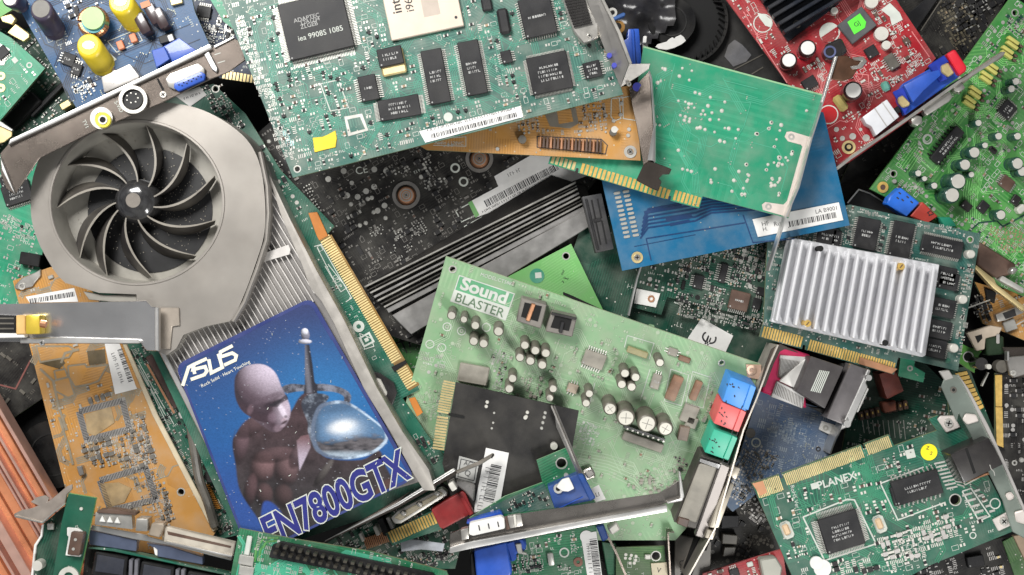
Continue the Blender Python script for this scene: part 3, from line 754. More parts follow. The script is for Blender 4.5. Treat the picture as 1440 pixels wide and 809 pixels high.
for k in range(420):
    th=R_.random()*2*PI; r=R_.uniform(20,100); 
    if R_.random()<.5: th=R_.uniform(-1.1,.9)
    x,y=t.L((fc[0]+r*math.cos(th),fc[1]+r*math.sin(th)),52); q=R_.uniform(.5,1.3); zz=R_.uniform(14,16)
    rbox(bm,x,y,q,q,25,26,R_.random())
t.add('dust_grains',bm,mat('dust',(.33,.30,.25),.8,0,.2,.1),stuff=True)
bm=bmesh.new(); n=40
prof=[(31,14),(31,40),(30,48),(27,54),(22,58.5),(14,61.5),(10,62)]
R=[[bm.verts.new((r*math.cos(2*PI*i/n),r*math.sin(2*PI*i/n),z)) for i in range(n)] for r,z in prof]
for k in range(len(R)-1):
    for i in range(n): bm.faces.new((R[k][i],R[k][(i+1)%n],R[k+1][(i+1)%n],R[k+1][i]))
bm.faces.new(R[-1]); x,y=t.L((188,282),60); hb=t.add('fan_hub',bm,mat('hub_gloss_black',(.02,.02,.022),.16,0,.3,.10,.02,coat=.7),(x,y,0))
bm=bmesh.new(); cylb(bm,0,0,10,61.5,62.6,28); t.add('hub_cap',bm,mat('hub_centre',(.16,.14,.12),.45,.1,.2,.4),parent=hb)
# embossed dark slot near the bracket tab
t.poly('shroud_step',tl(A3,690,118,530,128,420,108,450,150,560,160,690,158),50,60,SHD,.5)
t.poly('shroud_tab',tl(A3,800,190,905,190,908,280,870,285,860,400,800,400),Z1,Z1+3,mat('tab_brown_metal',(.36,.31,.26),.4,.5,.2,.3),.8)
# picture sticker
ST=mat('sticker_blue',(.018,.032,.15),.36,0,.15,.10,0,.01,coat=.3,dcol=(.5,.5,.6))
Zs=54
def rounded(P,r=9,k=5):
    R=[]; n=len(P)
    for i in range(n):
        p=Vector(P[i]); a=(Vector(P[i-1])-p).normalized()*r; b=(Vector(P[(i+1)%n])-p).normalized()*r
        for j in range(k+1):
            q=j/k; R.append(tuple((1-q)**2*(p+a)+2*q*(1-q)*p+q*q*(p+b)))
    return R
sk=rounded([(246,514),(438,418),(584,673),(352,786)],15)
st=t.poly('sticker',sk,Zs-8,Zs,ST,.3)
def art(nm,pts,m,dz,sm=True):
    Q=[Vector((*t.L(p,Zs+dz),0)) for p in pts]; Q=smooth(Q,4) if sm else Q
    b=bmesh.new(); pr(b,[(q.x,q.y) for q in Q],Zs+dz-.1,Zs+dz); return t.add(nm,b,m,parent=st)
def am(name,col,col2,axis,lo,hi,rough=.36):
    """printed ink that shades from col to col2 across the picture"""
    if name in MATS: return MATS[name]
    m,nt,b=nodes(name); co=coords(nt)
    dp=N(nt,'ShaderNodeVectorMath',operation='DOT_PRODUCT'); nt.links.new(co,dp.inputs[0]); dp.inputs[1].default_value=axis
    f=ramp(nt,dp.outputs['Value'],lo,hi); nz=noise(nt,co,.05,4)
    f=mth(nt,'ADD',f,mth(nt,'MULTIPLY',mth(nt,'SUBTRACT',nz,.5),.5)); f=mth(nt,'MINIMUM',mth(nt,'MAXIMUM',f,0.0),1.0)
    c=mixc(nt,f,col,col2); n2=ramp(nt,noise(nt,co,.8,3,.7),.66,.72); c=mixc(nt,mth(nt,'MULTIPLY',n2,.3),c,(.6,.6,.65))
    nt.links.new(c,b.inputs['Base Color']); b.inputs['Roughness'].default_value=rough; b.inputs['Coat Weight'].default_value=.3
    MATS[name]=m; return m
def axis(p,q):
    a=Vector(t.L(p,Zs)); b=Vector(t.L(q,Zs)); d=b-a; L=d.length; d/=L; return (d.x,d.y,0),a.dot(d),b.dot(d)
K4=tile(230,410,4); K5=tile(290,580,4.494)
# ---- the printed picture on the sticker, worked out point by point on a fine sheet (a generic armed figure, soft shaded like print)
def sstep(a,b,x):
    q=max(0.0,min(1.0,(x-a)/(b-a))); return q*q*(3-2*q)
def lerp3(a,b,q): return tuple(x+(y-x)*q for x,y in zip(a,b))
def hsh(x,y):
    v=math.sin(x*12.9898+y*78.233)*43758.5453; return v-math.floor(v)
def vn(x,y):
    i,j=math.floor(x),math.floor(y); u,v=sstep(0,1,x-i),sstep(0,1,y-j)
    a=hsh(i,j)+(hsh(i+1,j)-hsh(i,j))*u; b=hsh(i,j+1)+(hsh(i+1,j+1)-hsh(i,j+1))*u; return a+(b-a)*v
def ellip(px,py,cx,cy,rx,ry,ang,soft=.06):
    a=math.radians(ang); dx,dy=px-cx,py-cy; u=(dx*math.cos(a)+dy*math.sin(a))/rx; v=(-dx*math.sin(a)+dy*math.cos(a))/ry
    r=math.hypot(u,v)
    if r>1+soft: return 0,(0,0,1)
    z=math.sqrt(max(0,1-min(r,1)**2)); nx=u*math.cos(a)-v*math.sin(a); ny=u*math.sin(a)+v*math.cos(a)
    return 1-sstep(1-soft,1+soft,r),(nx,ny,z)
BBX={}
def polyd(px,py,P,soft=1.2):
    k=id(P)
    if k not in BBX: xs=[p[0] for p in P]; ys=[p[1] for p in P]; BBX[k]=(min(xs)-4,max(xs)+4,min(ys)-4,max(ys)+4)
    a=BBX[k]
    if px<a[0] or px>a[1] or py<a[2] or py>a[3]: return 0
    ins=inpoly(px,py,P); d=1e9
    for i in range(len(P)):
        ax,ay=P[i-1]; bx,by=P[i]; ex,ey=bx-ax,by-ay; q=max(0,min(1,((px-ax)*ex+(py-ay)*ey)/(ex*ex+ey*ey+1e-9)))
        d=min(d,math.hypot(px-ax-q*ex,py-ay-q*ey))
    return sstep(-soft,soft,d if ins else -d)
def crv(P,k=5):
    V=[Vector((*p,0)) for p in P]; return [(v.x,v.y) for v in smooth(V,k)]
Lt=Vector((.45,-.55,.70)).normalized()
PT=dict(
 body=crv([K4(395,820),K4(440,750),K4(500,705),K4(600,690),K4(700,690),K4(760,600),K4(800,575),K4(880,600),K5(700,180),K5(760,285),K5(980,300),K5(1090,240),K5(1130,330),K5(1200,500),(540,730),(455,770),(385,770),K5(330,680),K5(215,500),K5(185,330),K5(165,200),K5(185,110)]),
 grip=[K4(795,300),K4(820,300),K4(838,410),K4(850,510),K4(868,530),K4(860,620),K4(780,640),K4(795,520)],
 guard=crv([K4(665,540),K4(720,520),K4(800,525),K4(900,520),K4(1000,542),K4(1052,580),K4(1045,630),K4(1015,625),K4(1012,590),K4(960,566),K4(860,560),K4(760,562),K4(690,572)]),
 strap=crv([K4(775,640),K4(800,590),K4(860,572),K4(930,590),K4(900,640),K5(690,30),K5(690,120),K5(725,250),K5(690,240),K5(645,130),K5(640,60)]),
 rim=crv([K4(860,660),K4(920,622),K4(1050,628),K4(1250,775),K5(1145,130),K5(1140,190),K5(1050,262),K5(900,296),K5(760,282),K5(680,220),K5(662,100)]),
 shield=crv([K4(880,672),K4(940,636),K4(1050,644),K4(1225,765),K5(1128,130),K5(1122,180),K5(1040,248),K5(900,281),K5(770,264),K5(705,210),K5(686,100)]),
 blade=[K5(572,180),K5(600,150),K5(650,140),K5(660,220),K5(590,368)],
 gap=crv([K5(355,590),K5(385,560),K5(440,590),K5(480,660),K5(430,740),K5(350,720)]),
 pouch=crv([K5(1080,480),K5(1150,420),K5(1205,440),K5(1210,510),K5(1130,600),K5(1075,560)]),
 dome=crv([K4(398,520),K4(408,470),K4(450,425),K4(520,408),K4(580,418),K4(630,460),K4(665,540),K4(690,590),K4(712,650),K4(712,700),K4(690,750),K4(655,785),K4(610,790),K4(560,760),K4(500,715),K4(440,670),K4(405,600)]),
 visor=crv([K4(590,640),K4(640,618),K4(690,580),K4(706,600),K4(660,630),K4(640,650)],3),
 brow=crv([K4(560,640),K4(620,630),K4(665,590),K4(672,600),K4(630,650),K4(580,670)],3))
def picture(px,py):
    q=sstep(430,640,py+.1*(px-300)); c=lerp3((.028,.034,.105),(.016,.080,.24),q)
    g=math.exp(-((px-455)**2/9000+(py-560)**2/6000)); c=lerp3(c,(.025,.16,.38),g*.75)
    c=lerp3(c,(.030,.055,.23),sstep(600,720,py)*.6)
    n=vn(px*.08,py*.08)*.5+vn(px*.25,py*.25)*.3+vn(px*.7,py*.7)*.2
    # sword
    for nm,b1,b2 in (('guard',(.20,.21,.26),(.035,.035,.045)),('grip',(.14,.14,.17),(.02,.02,.028))):
        m=polyd(px,py,PT[nm],.8)
        if m>0: c=lerp3(c,lerp3(b2,b1,(sstep(.1,.9,1-abs((px-429-(py-500)*.12)/7)) if nm=='grip' else sstep(.3,.8,n*1.1))*(.6+.5*n)),m)
    for e,b in (((429.5,472,6,8,0),(.20,.20,.26)),((429,480.5,9.5,3.4,0),(.5,.5,.58)),((428.5,467,5,5.5,0),(.62,.62,.70))):
        m,nn=ellip(px,py,*e)
        if m>0: c=lerp3(c,tuple(k*(.25+.9*max(0,Vector(nn).dot(Lt))) for k in b),m)
    # body
    m=polyd(px,py,PT['body'],1.5)
    if m>0:
        b=lerp3((.050,.030,.034),(.032,.029,.031),sstep(560,720,py)); b=tuple(k*(.55+.9*n) for k in b)
        for cx,cy,rx,ry,an,col in ((338,622,13,34,8,(.14,.085,.10)),(352,600,26,14,-35,(.09,.055,.062)),(369,658,19,25,18,(.20,.115,.12)),(402,662,19,23,-8,(.15,.09,.095)),(371,696,14,18,0,(.085,.048,.05)),(398,698,15,18,0,(.07,.042,.043)),(384,640,34,12,-8,(.10,.06,.065)),(352,690,10,26,10,(.09,.05,.055)),(417,642,10,20,25,(.12,.08,.09)),(470,700,30,9,-50,(.09,.08,.08)),(455,665,26,6,-55,(.10,.09,.085))):
            w,nn=ellip(px,py,cx,cy,rx,ry,an,.25)
            w*=max(0,nn[2])**.6
            if w>0: b=lerp3(b,tuple(k*(.10+1.1*max(0,Vector(nn).dot(Lt))**1.5) for k in col),w*.8)
        c=lerp3(c,b,m)
    m=polyd(px,py,PT['gap'],2)
    if m>0: c=lerp3(c,(.025,.06,.24),m)
    m=polyd(px,py,PT['pouch'],3)
    if m>0: c=lerp3(c,lerp3((.38,.34,.36),(.10,.05,.04),sstep(525,565,px*.3+py*.6)),m*.8*(.5+.5*n))
    m=polyd(px,py,PT['blade'],1)
    if m>0: c=lerp3(c,lerp3((.16,.09,.10),(.42,.36,.44),sstep(612,650,py)),m*.9)
    # head
    m=polyd(px,py,PT['dome'],1.1)
    if m>0:
        w,nn=ellip(px,py,371,546,42,34,42,.3); nn=Vector(nn)
        l=max(0,nn.dot(Vector((.30,-.72,.62)).normalized())); b=lerp3((.030,.022,.030),(.56,.50,.60),l**2.0)
        l2=max(0,nn.dot(Vector((-.1,-.3,.95)).normalized())); b=lerp3(b,(.30,.20,.25),.25*l2)
        low=sstep(556,580,py+.45*(345-px)); b=lerp3(b,(.045,.027,.035),low*.85)
        # face
        w,nn=ellip(px,py,394,580,17,26,20,.35); nn=Vector(nn)
        if w>0:
            l=max(0,nn.dot(Vector((.62,-.25,.74)).normalized())); b=lerp3(b,lerp3((.05,.03,.04),(.46,.38,.46),l**1.6),w*.92)
        for cx,cy,rx,ry,an,col,s in ((397,577,4,12,-28,(.62,.55,.64),.8),(389,566,8,3,-28,(.02,.015,.02),.9),(378,570,8,4,-20,(.03,.02,.028),.85),(400,594,5,1.6,-30,(.05,.03,.035),.9),(399,590,4,2,-30,(.35,.26,.30),.6),(398,599,4,2,-25,(.36,.28,.33),.6),(391,603,6,5,0,(.25,.18,.22),.5),(383,587,6,7,10,(.20,.14,.18),.45),(402,586,2.4,2,0,(.06,.04,.05),.7),(352,576,4,7,20,(.14,.09,.11),.6),(375,560,20,3,-24,(.10,.07,.09),.6)):
            w,_=ellip(px,py,cx,cy,rx,ry,an,.45)
            if w>0: b=lerp3(b,col,w*s)
        c=lerp3(c,tuple(k*(.9+.2*n) for k in b),m)
        w=polyd(px,py,PT['visor'],1.0); c=lerp3(c,(.02,.016,.022),w*.8)
    # strap, shield
    m=polyd(px,py,PT['strap'],1)
    if m>0: c=lerp3(c,lerp3((.03,.035,.05),(.20,.23,.28),sstep(.35,.8,n)),m)
    m=polyd(px,py,PT['rim'],1)
    if m>0: c=lerp3(c,lerp3((.10,.13,.19),(.45,.56,.68),sstep(.35,.7,n*.6+.4*(px-440)/110)),m)
    m=polyd(px,py,PT['shield'],1.2)
    if m>0:
        u=(px-492)/52; v=(py-606)/34; n2=vn(px*.15,py*.4)
        sky=lerp3((.07,.15,.27),(.48,.56,.66),math.exp(-((u+.12)**2/.16+(v+.10)**2/.14)))
        dark=lerp3((.018,.018,.022),(.13,.12,.13),n2)
        b=lerp3(sky,dark,sstep(.16,.48,v+.10*math.sin(u*3)+.18*(n2-.5)))
        b=lerp3(b,(.34,.42,.50),sstep(.75,1.0,v)*.8); b=lerp3(b,(.04,.06,.10),sstep(-.72,-1.0,v+.25*u)*.4); b=lerp3(b,(.05,.06,.08),sstep(-.72,-1.0,u)*.8)
        w,_=ellip(px,py,481,600,15,7,-12,.9); b=lerp3(b,(.80,.79,.77),w*.85)
        c=lerp3(c,b,m)
    s=hsh(math.floor(px*1.3),math.floor(py*1.3)); c=tuple(k*(.86+.28*s) for k in c)
    if hsh(math.floor(px*.9)+71,math.floor(py*.9))>.995: c=lerp3(c,(.4,.4,.45),.5)
    return c
def paint():
    GX,GY=190,300; corners=[Vector(p) for p in ((246,514),(438,418),(584,673),(352,786))]
    vs=[];cols=[];keep=[]
    for j in range(GY+1):
        for i in range(GX+1):
            p=corners[0].lerp(corners[1],i/GX).lerp(corners[3].lerp(corners[2],i/GX),j/GY)
            x,y=t.L((p.x,p.y),Zs+.35); vs.append((x*S,y*S,(Zs+.35)*S)); keep.append(inpoly(p.x,p.y,skin_)); cols.append(picture(p.x,p.y) if p.y<765 else (.03,.04,.1))
    fs=[]
    for j in range(GY):
        for i in range(GX):
            q=(j*(GX+1)+i,j*(GX+1)+i+1,(j+1)*(GX+1)+i+1,(j+1)*(GX+1)+i)
            if all(keep[k] for k in q): fs.append(q)
    used=sorted({k for f in fs for k in f}); rm={k:i for i,k in enumerate(used)}
    me=bpy.data.meshes.new('printed_picture'); me.from_pydata([vs[k] for k in used],[],[tuple(rm[k] for k in f) for f in fs])
    ca=me.color_attributes.new('ink','FLOAT_COLOR','POINT')
    for i,k in enumerate(used): ca.data[i].color=(*cols[k],1)
    if me.polygons[0].normal.z<0: me.flip_normals()
    m,nt,b=nodes('printed_picture_ink'); at_=nt.nodes.new('ShaderNodeAttribute'); at_.attribute_name='ink'; nt.links.new(at_.outputs['Color'],b.inputs['Base Color'])
    b.inputs['Roughness'].default_value=.4; b.inputs['Specular IOR Level'].default_value=.35
    me.materials.append(m); place('printed_picture',me,st)
skin_=rounded([(250,518),(436,424),(578,672),(353,781)],14)
paint()
# writing
a_=-28
PC=mat('print_cream',(.74,.72,.60),.45,0,.1,.1)
for zk,pt in enumerate((((170,512),(202,412),(224,400),(236,448)),((302,364),(232,396),(226,424),(292,408),(302,432),(288,452),(214,478)),((312,368),(326,442),(386,412),(364,338)),((442,294),(376,328),(374,356),(440,334),(462,348),(456,372),(396,400)))):
    t.trace([[K4(*p) for p in pt]],PC,4.6,z=Zs+.8+.12*zk,name='printed_logo')
t.text('Rock Solid · Heart Touching',(317,526),6.4,-27,MATS['print_cream'],Zs+.6)
t.text('EN7800GTX',(471,704),58,-26.5,M['silk'],Zs+1.0,off=.056,sx=.69,shear=.1)
t.text('EN7800GTX',(471,704),58,-26.5,am('print_letter_blue',(.022,.024,.17),(.02,.085,.40),*axis((460,680),(480,728))),Zs+1.35,off=.026,sx=.69,shear=.1)
bmx=bmesh.new(); R_=random.Random(77)
for i in range(55):
    px=R_.uniform(250,580); py=R_.uniform(425,750); x,y=t.L((px,py),Zs)
    if not inpoly(px,py,sk): continue
    rbox(bmx,x,y,R_.choice((.8,1.2,2,3.5)),R_.choice((.5,.7,1)),Zs+1.3,Zs+1.5,R_.random()*3)
t.add('scratch_marks',bmx,M['silk'],stuff=True)
t.poly('grey_cable',tl(A4,945,60,975,30,1010,60,1010,180,1030,340,1070,450,1090,520,1060,530,1020,430,990,300,965,180),-30,-18,M['capgry'],2,seg=2) if 0 else None
# ================================================================ blue video card, top left
t=T('video_card','blue video card with yellow film capacitors, a copper ring coil and a blue plug','circuit board',(178,0,0),-22.6,(190,90),G,seed=31)
t.board([A1(45,-45),A1(385,545),A1(1075,262),A1(985,60),A1(960,-45)],P_BL)
YF=mat('yellow_film',(.70,.53,.02),.33,0,.15,.12,.1,coat=.2)
t.cap(A1(207,45),15,42,'capprp','capgry',base=A1(275,150),label='dark violet can capacitor'); t.cap(A1(50,-5),11,34,'capprp')
for c,r,h in (((447,228),17,34),((608,8),17,34)):
    o=t.cap(A1(*c),r,h,YF,YF,base=A1(c[0]+70,c[1]+95),label='yellow wrapped capacitor'); t.poly('capacitor_shine',[A1(c[0]+q*math.cos(a),c[1]+w*math.sin(a)) for q,w,a in ((32,22,i*.7) for i in range(9))],h+.6,h+1.2,M['captop'],0,occ=False)
t.poly('print_box',tl(A1,400,260,470,190,590,300,500,380),.1,.4,M['silk'],0,occ=False)
# ring coil
c=A1(470,110); x,y=t.L(c,18); bm=bmesh.new(); n=30
for i in range(n):
    if i%7==6: continue
    a=2*PI*i/n
    for j in range(10):
        b0=2*PI*j/10; b1=2*PI*(j+1)/10
        def pt(a,b,R=15,r=6.6): return bm.verts.new(((R+r*math.cos(b))*math.cos(a),(R+r*math.cos(b))*math.sin(a),10+r*1.2*math.sin(b)))
        a2=a+2*PI/n*.82; bm.faces.new((pt(a,b0),pt(a2,b0),pt(a2,b1),pt(a,b1)))
tc=t.add('ring_coil',bm,mat('copper_winding',(.60,.30,.14),.3,.7,.2,.1),(x,y,6))
t.cyl('coil_core',A1(468,92),15,8,30,mat('core_green',(.33,.52,.20),.4,0,.15,.1),bev=2); t.ring('core_edge',A1(470,110),9,15.2,24,26,mat('core_blue',(.02,.28,.34),.4,0,.15,.1))
for a,b in (((735,25),(800,110)),((690,85),(740,150)),((790,60),(825,120))):
    t.box('choke',A1((a[0]+b[0])/2,(a[1]+b[1])/2),15,30,0,20,mat('choke_brown_black',(.035,.018,.022),.3,0,.3,.1,coat=.4),-28,5,seg=2); 
t.box('choke_top',A1(735,22),13,8,20,21,mat('choke_copper',(.35,.14,.06),.45,.2,.2,.1),-20,0)
VB=M['blue']
o=t.poly('plug_block',tl(A1,770,265,905,190,965,235,1010,265,790,345),0,16,VB,2,seg=2); t.poly('plug_step',tl(A1,765,255,830,235,860,300,790,345),0,22,VB,1)
t.poly('plug_chip',tl(A1,800,185,870,165,890,200,810,225),0,8,M['black'],1); t.box('plug_contact',A1(862,192),7,9,8,10,M['white'],-20)
t.poly('shielded_socket',tl(A1,510,390,655,322,705,385,700,400,525,470),0,24,M['alu'],2,seg=2); t.poly('socket_stamp',tl(A1,545,385,630,348,650,385,570,420),24,24.5,M['steel'],0)
for c in ((607,228),(672,192)): t.box('tantalum_capacitor',A1(*c),9,12,0,6,mat('tantalum_orange',(.62,.20,.09),.45,0,.15,.1),-22,1)
t.trace([tl(A1,545,210,690,150,720,205,590,265,545,210)],'silk',1,z=.4,name='outline_print')
t.chip(A1(345,300),18,17,4,'lr',20,1,pitch=3); t.chip(A1(385,350),14,16,4,'tb',20,1,pitch=3)
t.box('mica_block',A1(890,5),16,9,0,6,M['goldp'],-15,1)
t.scatter(tl(A1,235,200,420,210,500,330,520,470,390,520),8,'rrlBtp.',51,-22,.95,hs=.9); t.scatter(tl(A1,230,-20,420,-20,420,110,340,110),8,'rrlBtp',52,-22,.95)
t.scatter(tl(A1,350,430,440,400,500,470,400,520),6,'vddp',53,-22,.9)
t.rtraces(P_NV,30,seed=6,w=1.2); t.scatter(None,11,'rtov...',54,-22,.6)
b=T('rear_bracket','long metal bracket with a yellow jack, a round black socket and a blue port','bracket',(214,-.07,0),-24.5,(190,150),G,seed=32)
BK=mat('bracket_dark_reflection',(.15,.125,.108),.27,.9,.25,.12,.08,.012)  # steel coloured dark brown to stand in for reflected darkness
b.poly('plate',tl(A1,0,775,50,718,200,640,500,500,800,362,1072,240,1178,190,1222,212,1240,305,1150,368,1068,400,1000,432,820,520,480,662,200,800,90,960,75,985,30,955,0,870),-3,0,BK,.8)
b.poly('lip',tl(A1,40,735,50,705,300,588,700,398,1060,222,1072,246,700,420,300,612,60,722),-2,6,M['steelb'],1,seg=2); b.poly('lip',tl(A1,1078,232,1180,182,1183,192,1085,243),0,3,M['steelb'],.5)
def rim(c,r0,r1,h,m): return b.ring('socket_rim',c,r0,r1,0,h,m)
rim(A1(512,598),8,14.5,6,M['shell']); b.cyl('video_jack',A1(519,606),10,0,11,mat('jack_yellow',(.80,.70,.03),.4,0,.12,.1),bev=1); b.ring('jack_ring',A1(519,606),4,6,11,12.5,M['silver']); b.cyl('jack_hole',A1(519,606),3.8,11,11.3,M['hole'])
rim(A1(672,504),14,18.5,7,M['shell']); b.cyl('round_socket',A1(668,498),14,0,3,M['blackcl'])
for i in range(7):
    a=i*.9; b.cyl('socket_pin',(A1(668,495)[0]+8*math.cos(a),A1(668,495)[1]+7*math.sin(a)),1,3,3.6,M['shell'],8)
b.poly('port_shell',tl(A1,835,400,860,372,1000,320,1035,345,1035,385,880,455,850,440),0,6,M['shell'],2,seg=2)
b.poly('port_insert',tl(A1,880,420,1015,362,1038,375,1032,405,900,462,878,445),3,11,VB,1.5,seg=2)
bm=bmesh.new()
for k in range(10):
    x,y=b.L(A1(905+k*12+(k%2)*4,430-k*5.5+(k%2)*9),11); cylb(bm,x,y,1.0,11,11.5,8)
b.add('port_pins',bm,M['hole'])
b.poly('clip',tl(A1,1030,275,1055,258,1100,345,1095,368,1070,350),0,5,M['steelb'],1); b.screw(A1(824,478),5,2,'shell')
b.poly('slot',tl(A1,790,398,800,395,832,455,822,462),0,.4,M['hole'],0)
b.poly('corner_fold',tl(A1,0,790,28,860,78,985,60,960,10,860),-2,5,M['steelb'],.5)
b.text('S-VID',A1(600,540),7,58,'silk'); b.text('TV1',A1(432,628),7,62,'silk'); b.trace([tl(A1,1085,278,1115,268)],'silk',1); b.trace([tl(A1,1100,320,1138,308)],'silk',1)
# ================================================================ dark navy card with gold contacts, behind
t=T('navy_board','dark navy board with silver parts and pale gold contacts, beside the bracket tip','circuit board',(140,0,0),0,(300,60),G,seed=33)
t.board([A1(800,-60),A1(1080,-60),A1(1360,430),A1(1110,395),A1(900,200)],P_NV)
t.gold(A1(1120,397),A1(1330,428),11,12,'goldp'); t.chip(A1(1030,60),20,16,4,'tb',10,0); t.scatter(tl(A1,930,0,1080,10,1200,180,1080,230,960,190),5.5,'rrlpBt',55,15,.9); t.scatter(None,9,'rtv..',56)
t.ring('screw_ring',A1(1158,138),3.5,6.5,0,2,M['silver'])
# teal sliver under the big board's left edge
t=T('teal_board','narrow strip of teal board behind the top left corner of the large sea green board','circuit board',(160,0,0),0,(300,5),G)
t.board([A1(1040,-40),A1(1200,-40),A1(1250,200),A1(1130,110)],P_BK2); t.scatter(None,9,'rv..t',57)
# ================================================================ small boards on the far left
t=T('green_board','worn green board with round gold pads at the left edge, above the metal bracket','circuit board',(84,0,.04),50,(25,90),G,seed=34)
t.board([(-60,40),A1(0,160),A1(60,195),A1(228,345),A1(0,610),(-60,220)],P_BK2)
for c in ((5,385),(5,445),(-20,500)): t.ring('gold_pad',A1(*c),1.8,6,0,1,M['goldp'])
t.chip(A1(8,265),16,18,4,'r',50,0); t.poly('chip_frame',tl(A1,0,220,50,250,20,330,-30,330),.1,1.2,M['silver'],0)
t.ring('mount_ring',A1(148,330),2.4,4.4,0,.6,M['silk']); t.box('print_block',A1(75,305),8,7,0,.5,M['silk'],50,0); t.scatter(None,10,'rovtp..',58,50,.8); t.rtraces(TRE,10,seed=2,w=1)
t=T('tabbed_board','pale green board corner with two gold tabs in the top left corner of the pile','circuit board',(96,0,0),40,(15,20),G,seed=35)
t.board([(-50,-40),(18,-20),A1(80,15),A1(60,50),A1(-20,100),(-50,40)],P_PG); t.scatter(None,8,'rto.v',59,30,.8)
t.poly('gold_tab',tl(A1,0,85,55,70,80,95,60,125,10,110),-4,3,M['goldp'],1); t.poly('gold_tab',tl(A1,35,165,78,120,148,172,148,190,118,212,60,180),-6,2,M['goldp'],1)
t=T('brass_bracket','bent brass coloured metal foot at the left edge under the long bracket','bracket',(100,0,0),0,(5,180),G)
t.poly('plate',tl(A1,-60,600,0,622,62,660,60,690,20,720,-60,740),-3,0,M['goldp'],.8); t.poly('fold',tl(A1,-40,590,0,612,64,655,60,665,-40,620),0,4,M['steelb'],.5)
t=T('dark_board','almost black board with a long dark plug, under the left end of the bracket','circuit board',(40,0,0),-45,(70,110),G,seed=36)
t.board([(-60,40),(60,40),(150,110),(120,200),(-60,260)],P_DK); t.box('plug_block',A1(110,560),60,22,0,14,M['blackcl'],-45,2); t.box('plug_block',A1(240,500),70,7,0,9,M['black'],-45,1); t.box('gold_block',A1(330,530),16,10,0,14,M['goldp'],-30,1); t.scatter(None,8,'vrrtd.',60,45,.8)
t=T('green_circuit_board','green board with pale circuit print and two dark chips, left of the fan shroud','circuit board',(62,0,0),20,(30,330),G,seed=37)
t.board([(-60,220),(60,215),A2(230,560),A2(200,700),(60,400),(60,440),(-60,440)],P_BK2)
t.chip(A2(85,330),42,30,7,'tb',-18,3); t.chip(A2(30,270),18,16,5,'tb',-18,2); t.scatter(tl(A2,0,380,170,420,190,560,120,600,0,500),7,'lltopvs',61,20,.95); t.scatter(None,10,'ovtp..r',62,20,.8)
t.box('black_connector',A2(150,665),30,18,0,12,M['blackcl'],10,1)
# ================================================================ orange board at the left
OC=mat('copper_pour_grey',(.33,.28,.20),.42,.35,.2,.2); OB=mat('scraped_tan',(.36,.25,.12),.55,.1,.35,.3)
t=T('orange_board','orange board with grey solder strips, two empty chip footprints and a barcode label','circuit board',(88,0,0),-17,(140,560),G,seed=38)
t.board([(18,395),(70,376),(110,372),(172,484),(217,584),(303,748),(280,790),(110,760),(88,672),(66,584),(40,480)],P_OR,edge=mat('cream_edge',(.55,.47,.33),.5,0,.15,.2),holes=[A4(915,388)+(4.5,)])
t.poly('cream_strip',[(172,484),(178,484),(222,584),(306,745),(299,748),(214,584)],0,4,MATS['cream_edge'],.8)
t.poly('clip',tl(A3,75,75,110,40,180,10,205,-5,205,30,180,55,160,85,100,100,75,95),.3,4,M['shell'],1); t.ring('mount_ring',A3(110,82),3,5,4,5,M['silver'])
t.box('part',A3(255,35),8,5,0,3,M['silver'],-20); t.sticker('barcode_label',tl(A3,130,135,375,90,395,160,150,165),.5,barc=(A3(150,158),A3(380,120),7))
t.sticker('barcode_label',tl(A3,528,368,602,366,692,600,582,628),.8,rows=[(A3(570,420),A3(620,570),5)],barc=(A3(605,400),A3(660,560),7))
for P,nm in ((tl(A3,185,385,350,385,375,400,350,440,205,465),'copper_island'),(tl(A3,345,485,430,475,440,490,545,480,500,560,460,575,380,590,350,540),'copper_island'),(tl(A3,275,560,350,540,378,630,345,645,280,610),'copper_island'),(tl(A3,275,510,330,500,345,540,285,555),'copper_island')):
    o=t.poly(nm,P,.1,.8,P_OR,0); t.trace([P+[P[0]]],OC,2.4,z=.9,name='copper_outline')
t.poly('scraped_patch',tl(A3,200,470,310,440,330,470,300,500,230,480),.1,.6,mat('burnt_patch',(.10,.07,.03),.5,.1,.4,.2),0); t.poly('scraped_patch',tl(A3,440,410,530,400,535,470,500,475,450,480),.1,.6,MATS['burnt_patch'],0)
t.trace([tl(A3,205,500,270,560,300,700,340,809),tl(A4,300,10,350,170,370,250),tl(A3,310,470,330,420,400,400)],OC,3.5,z=1,name='copper_traces')
def foot(q,inner):
    t.trace([q+[q[0]]],mat('solder_dusty',(.42,.40,.38),.4,.5,.2,.3),9,z=.5,name='chip_footprint')
    bm=bmesh.new()
    for i in range(4):
        A=Vector(t.L(q[i]));B=Vector(t.L(q[(i+1)%4])); L=(B-A).length; d=(B-A)/L
        k=int(L/2.2)
        for j in range(k):
            c=A+d*(j+.5)*L/k; rbox(bm,c.x,c.y,.7,8,.5,1.1,math.atan2(d.y,d.x))
    t.add('footprint_pads',bm,M['ink'])
    t.poly('burnt_patch',inner,.1,.9,OB,0)
foot([A3(400,715),A3(620,660),A4(655,70),A4(440,125)],[A3(430,730),A3(560,690),A3(580,770),A4(560,50),A4(480,105),A4(440,90)])
foot([A4(505,330),A4(735,262),A4(790,425),A4(560,480)],[A4(505,345),A4(600,340),A4(665,370),A4(630,440),A4(545,470),A4(520,400)])
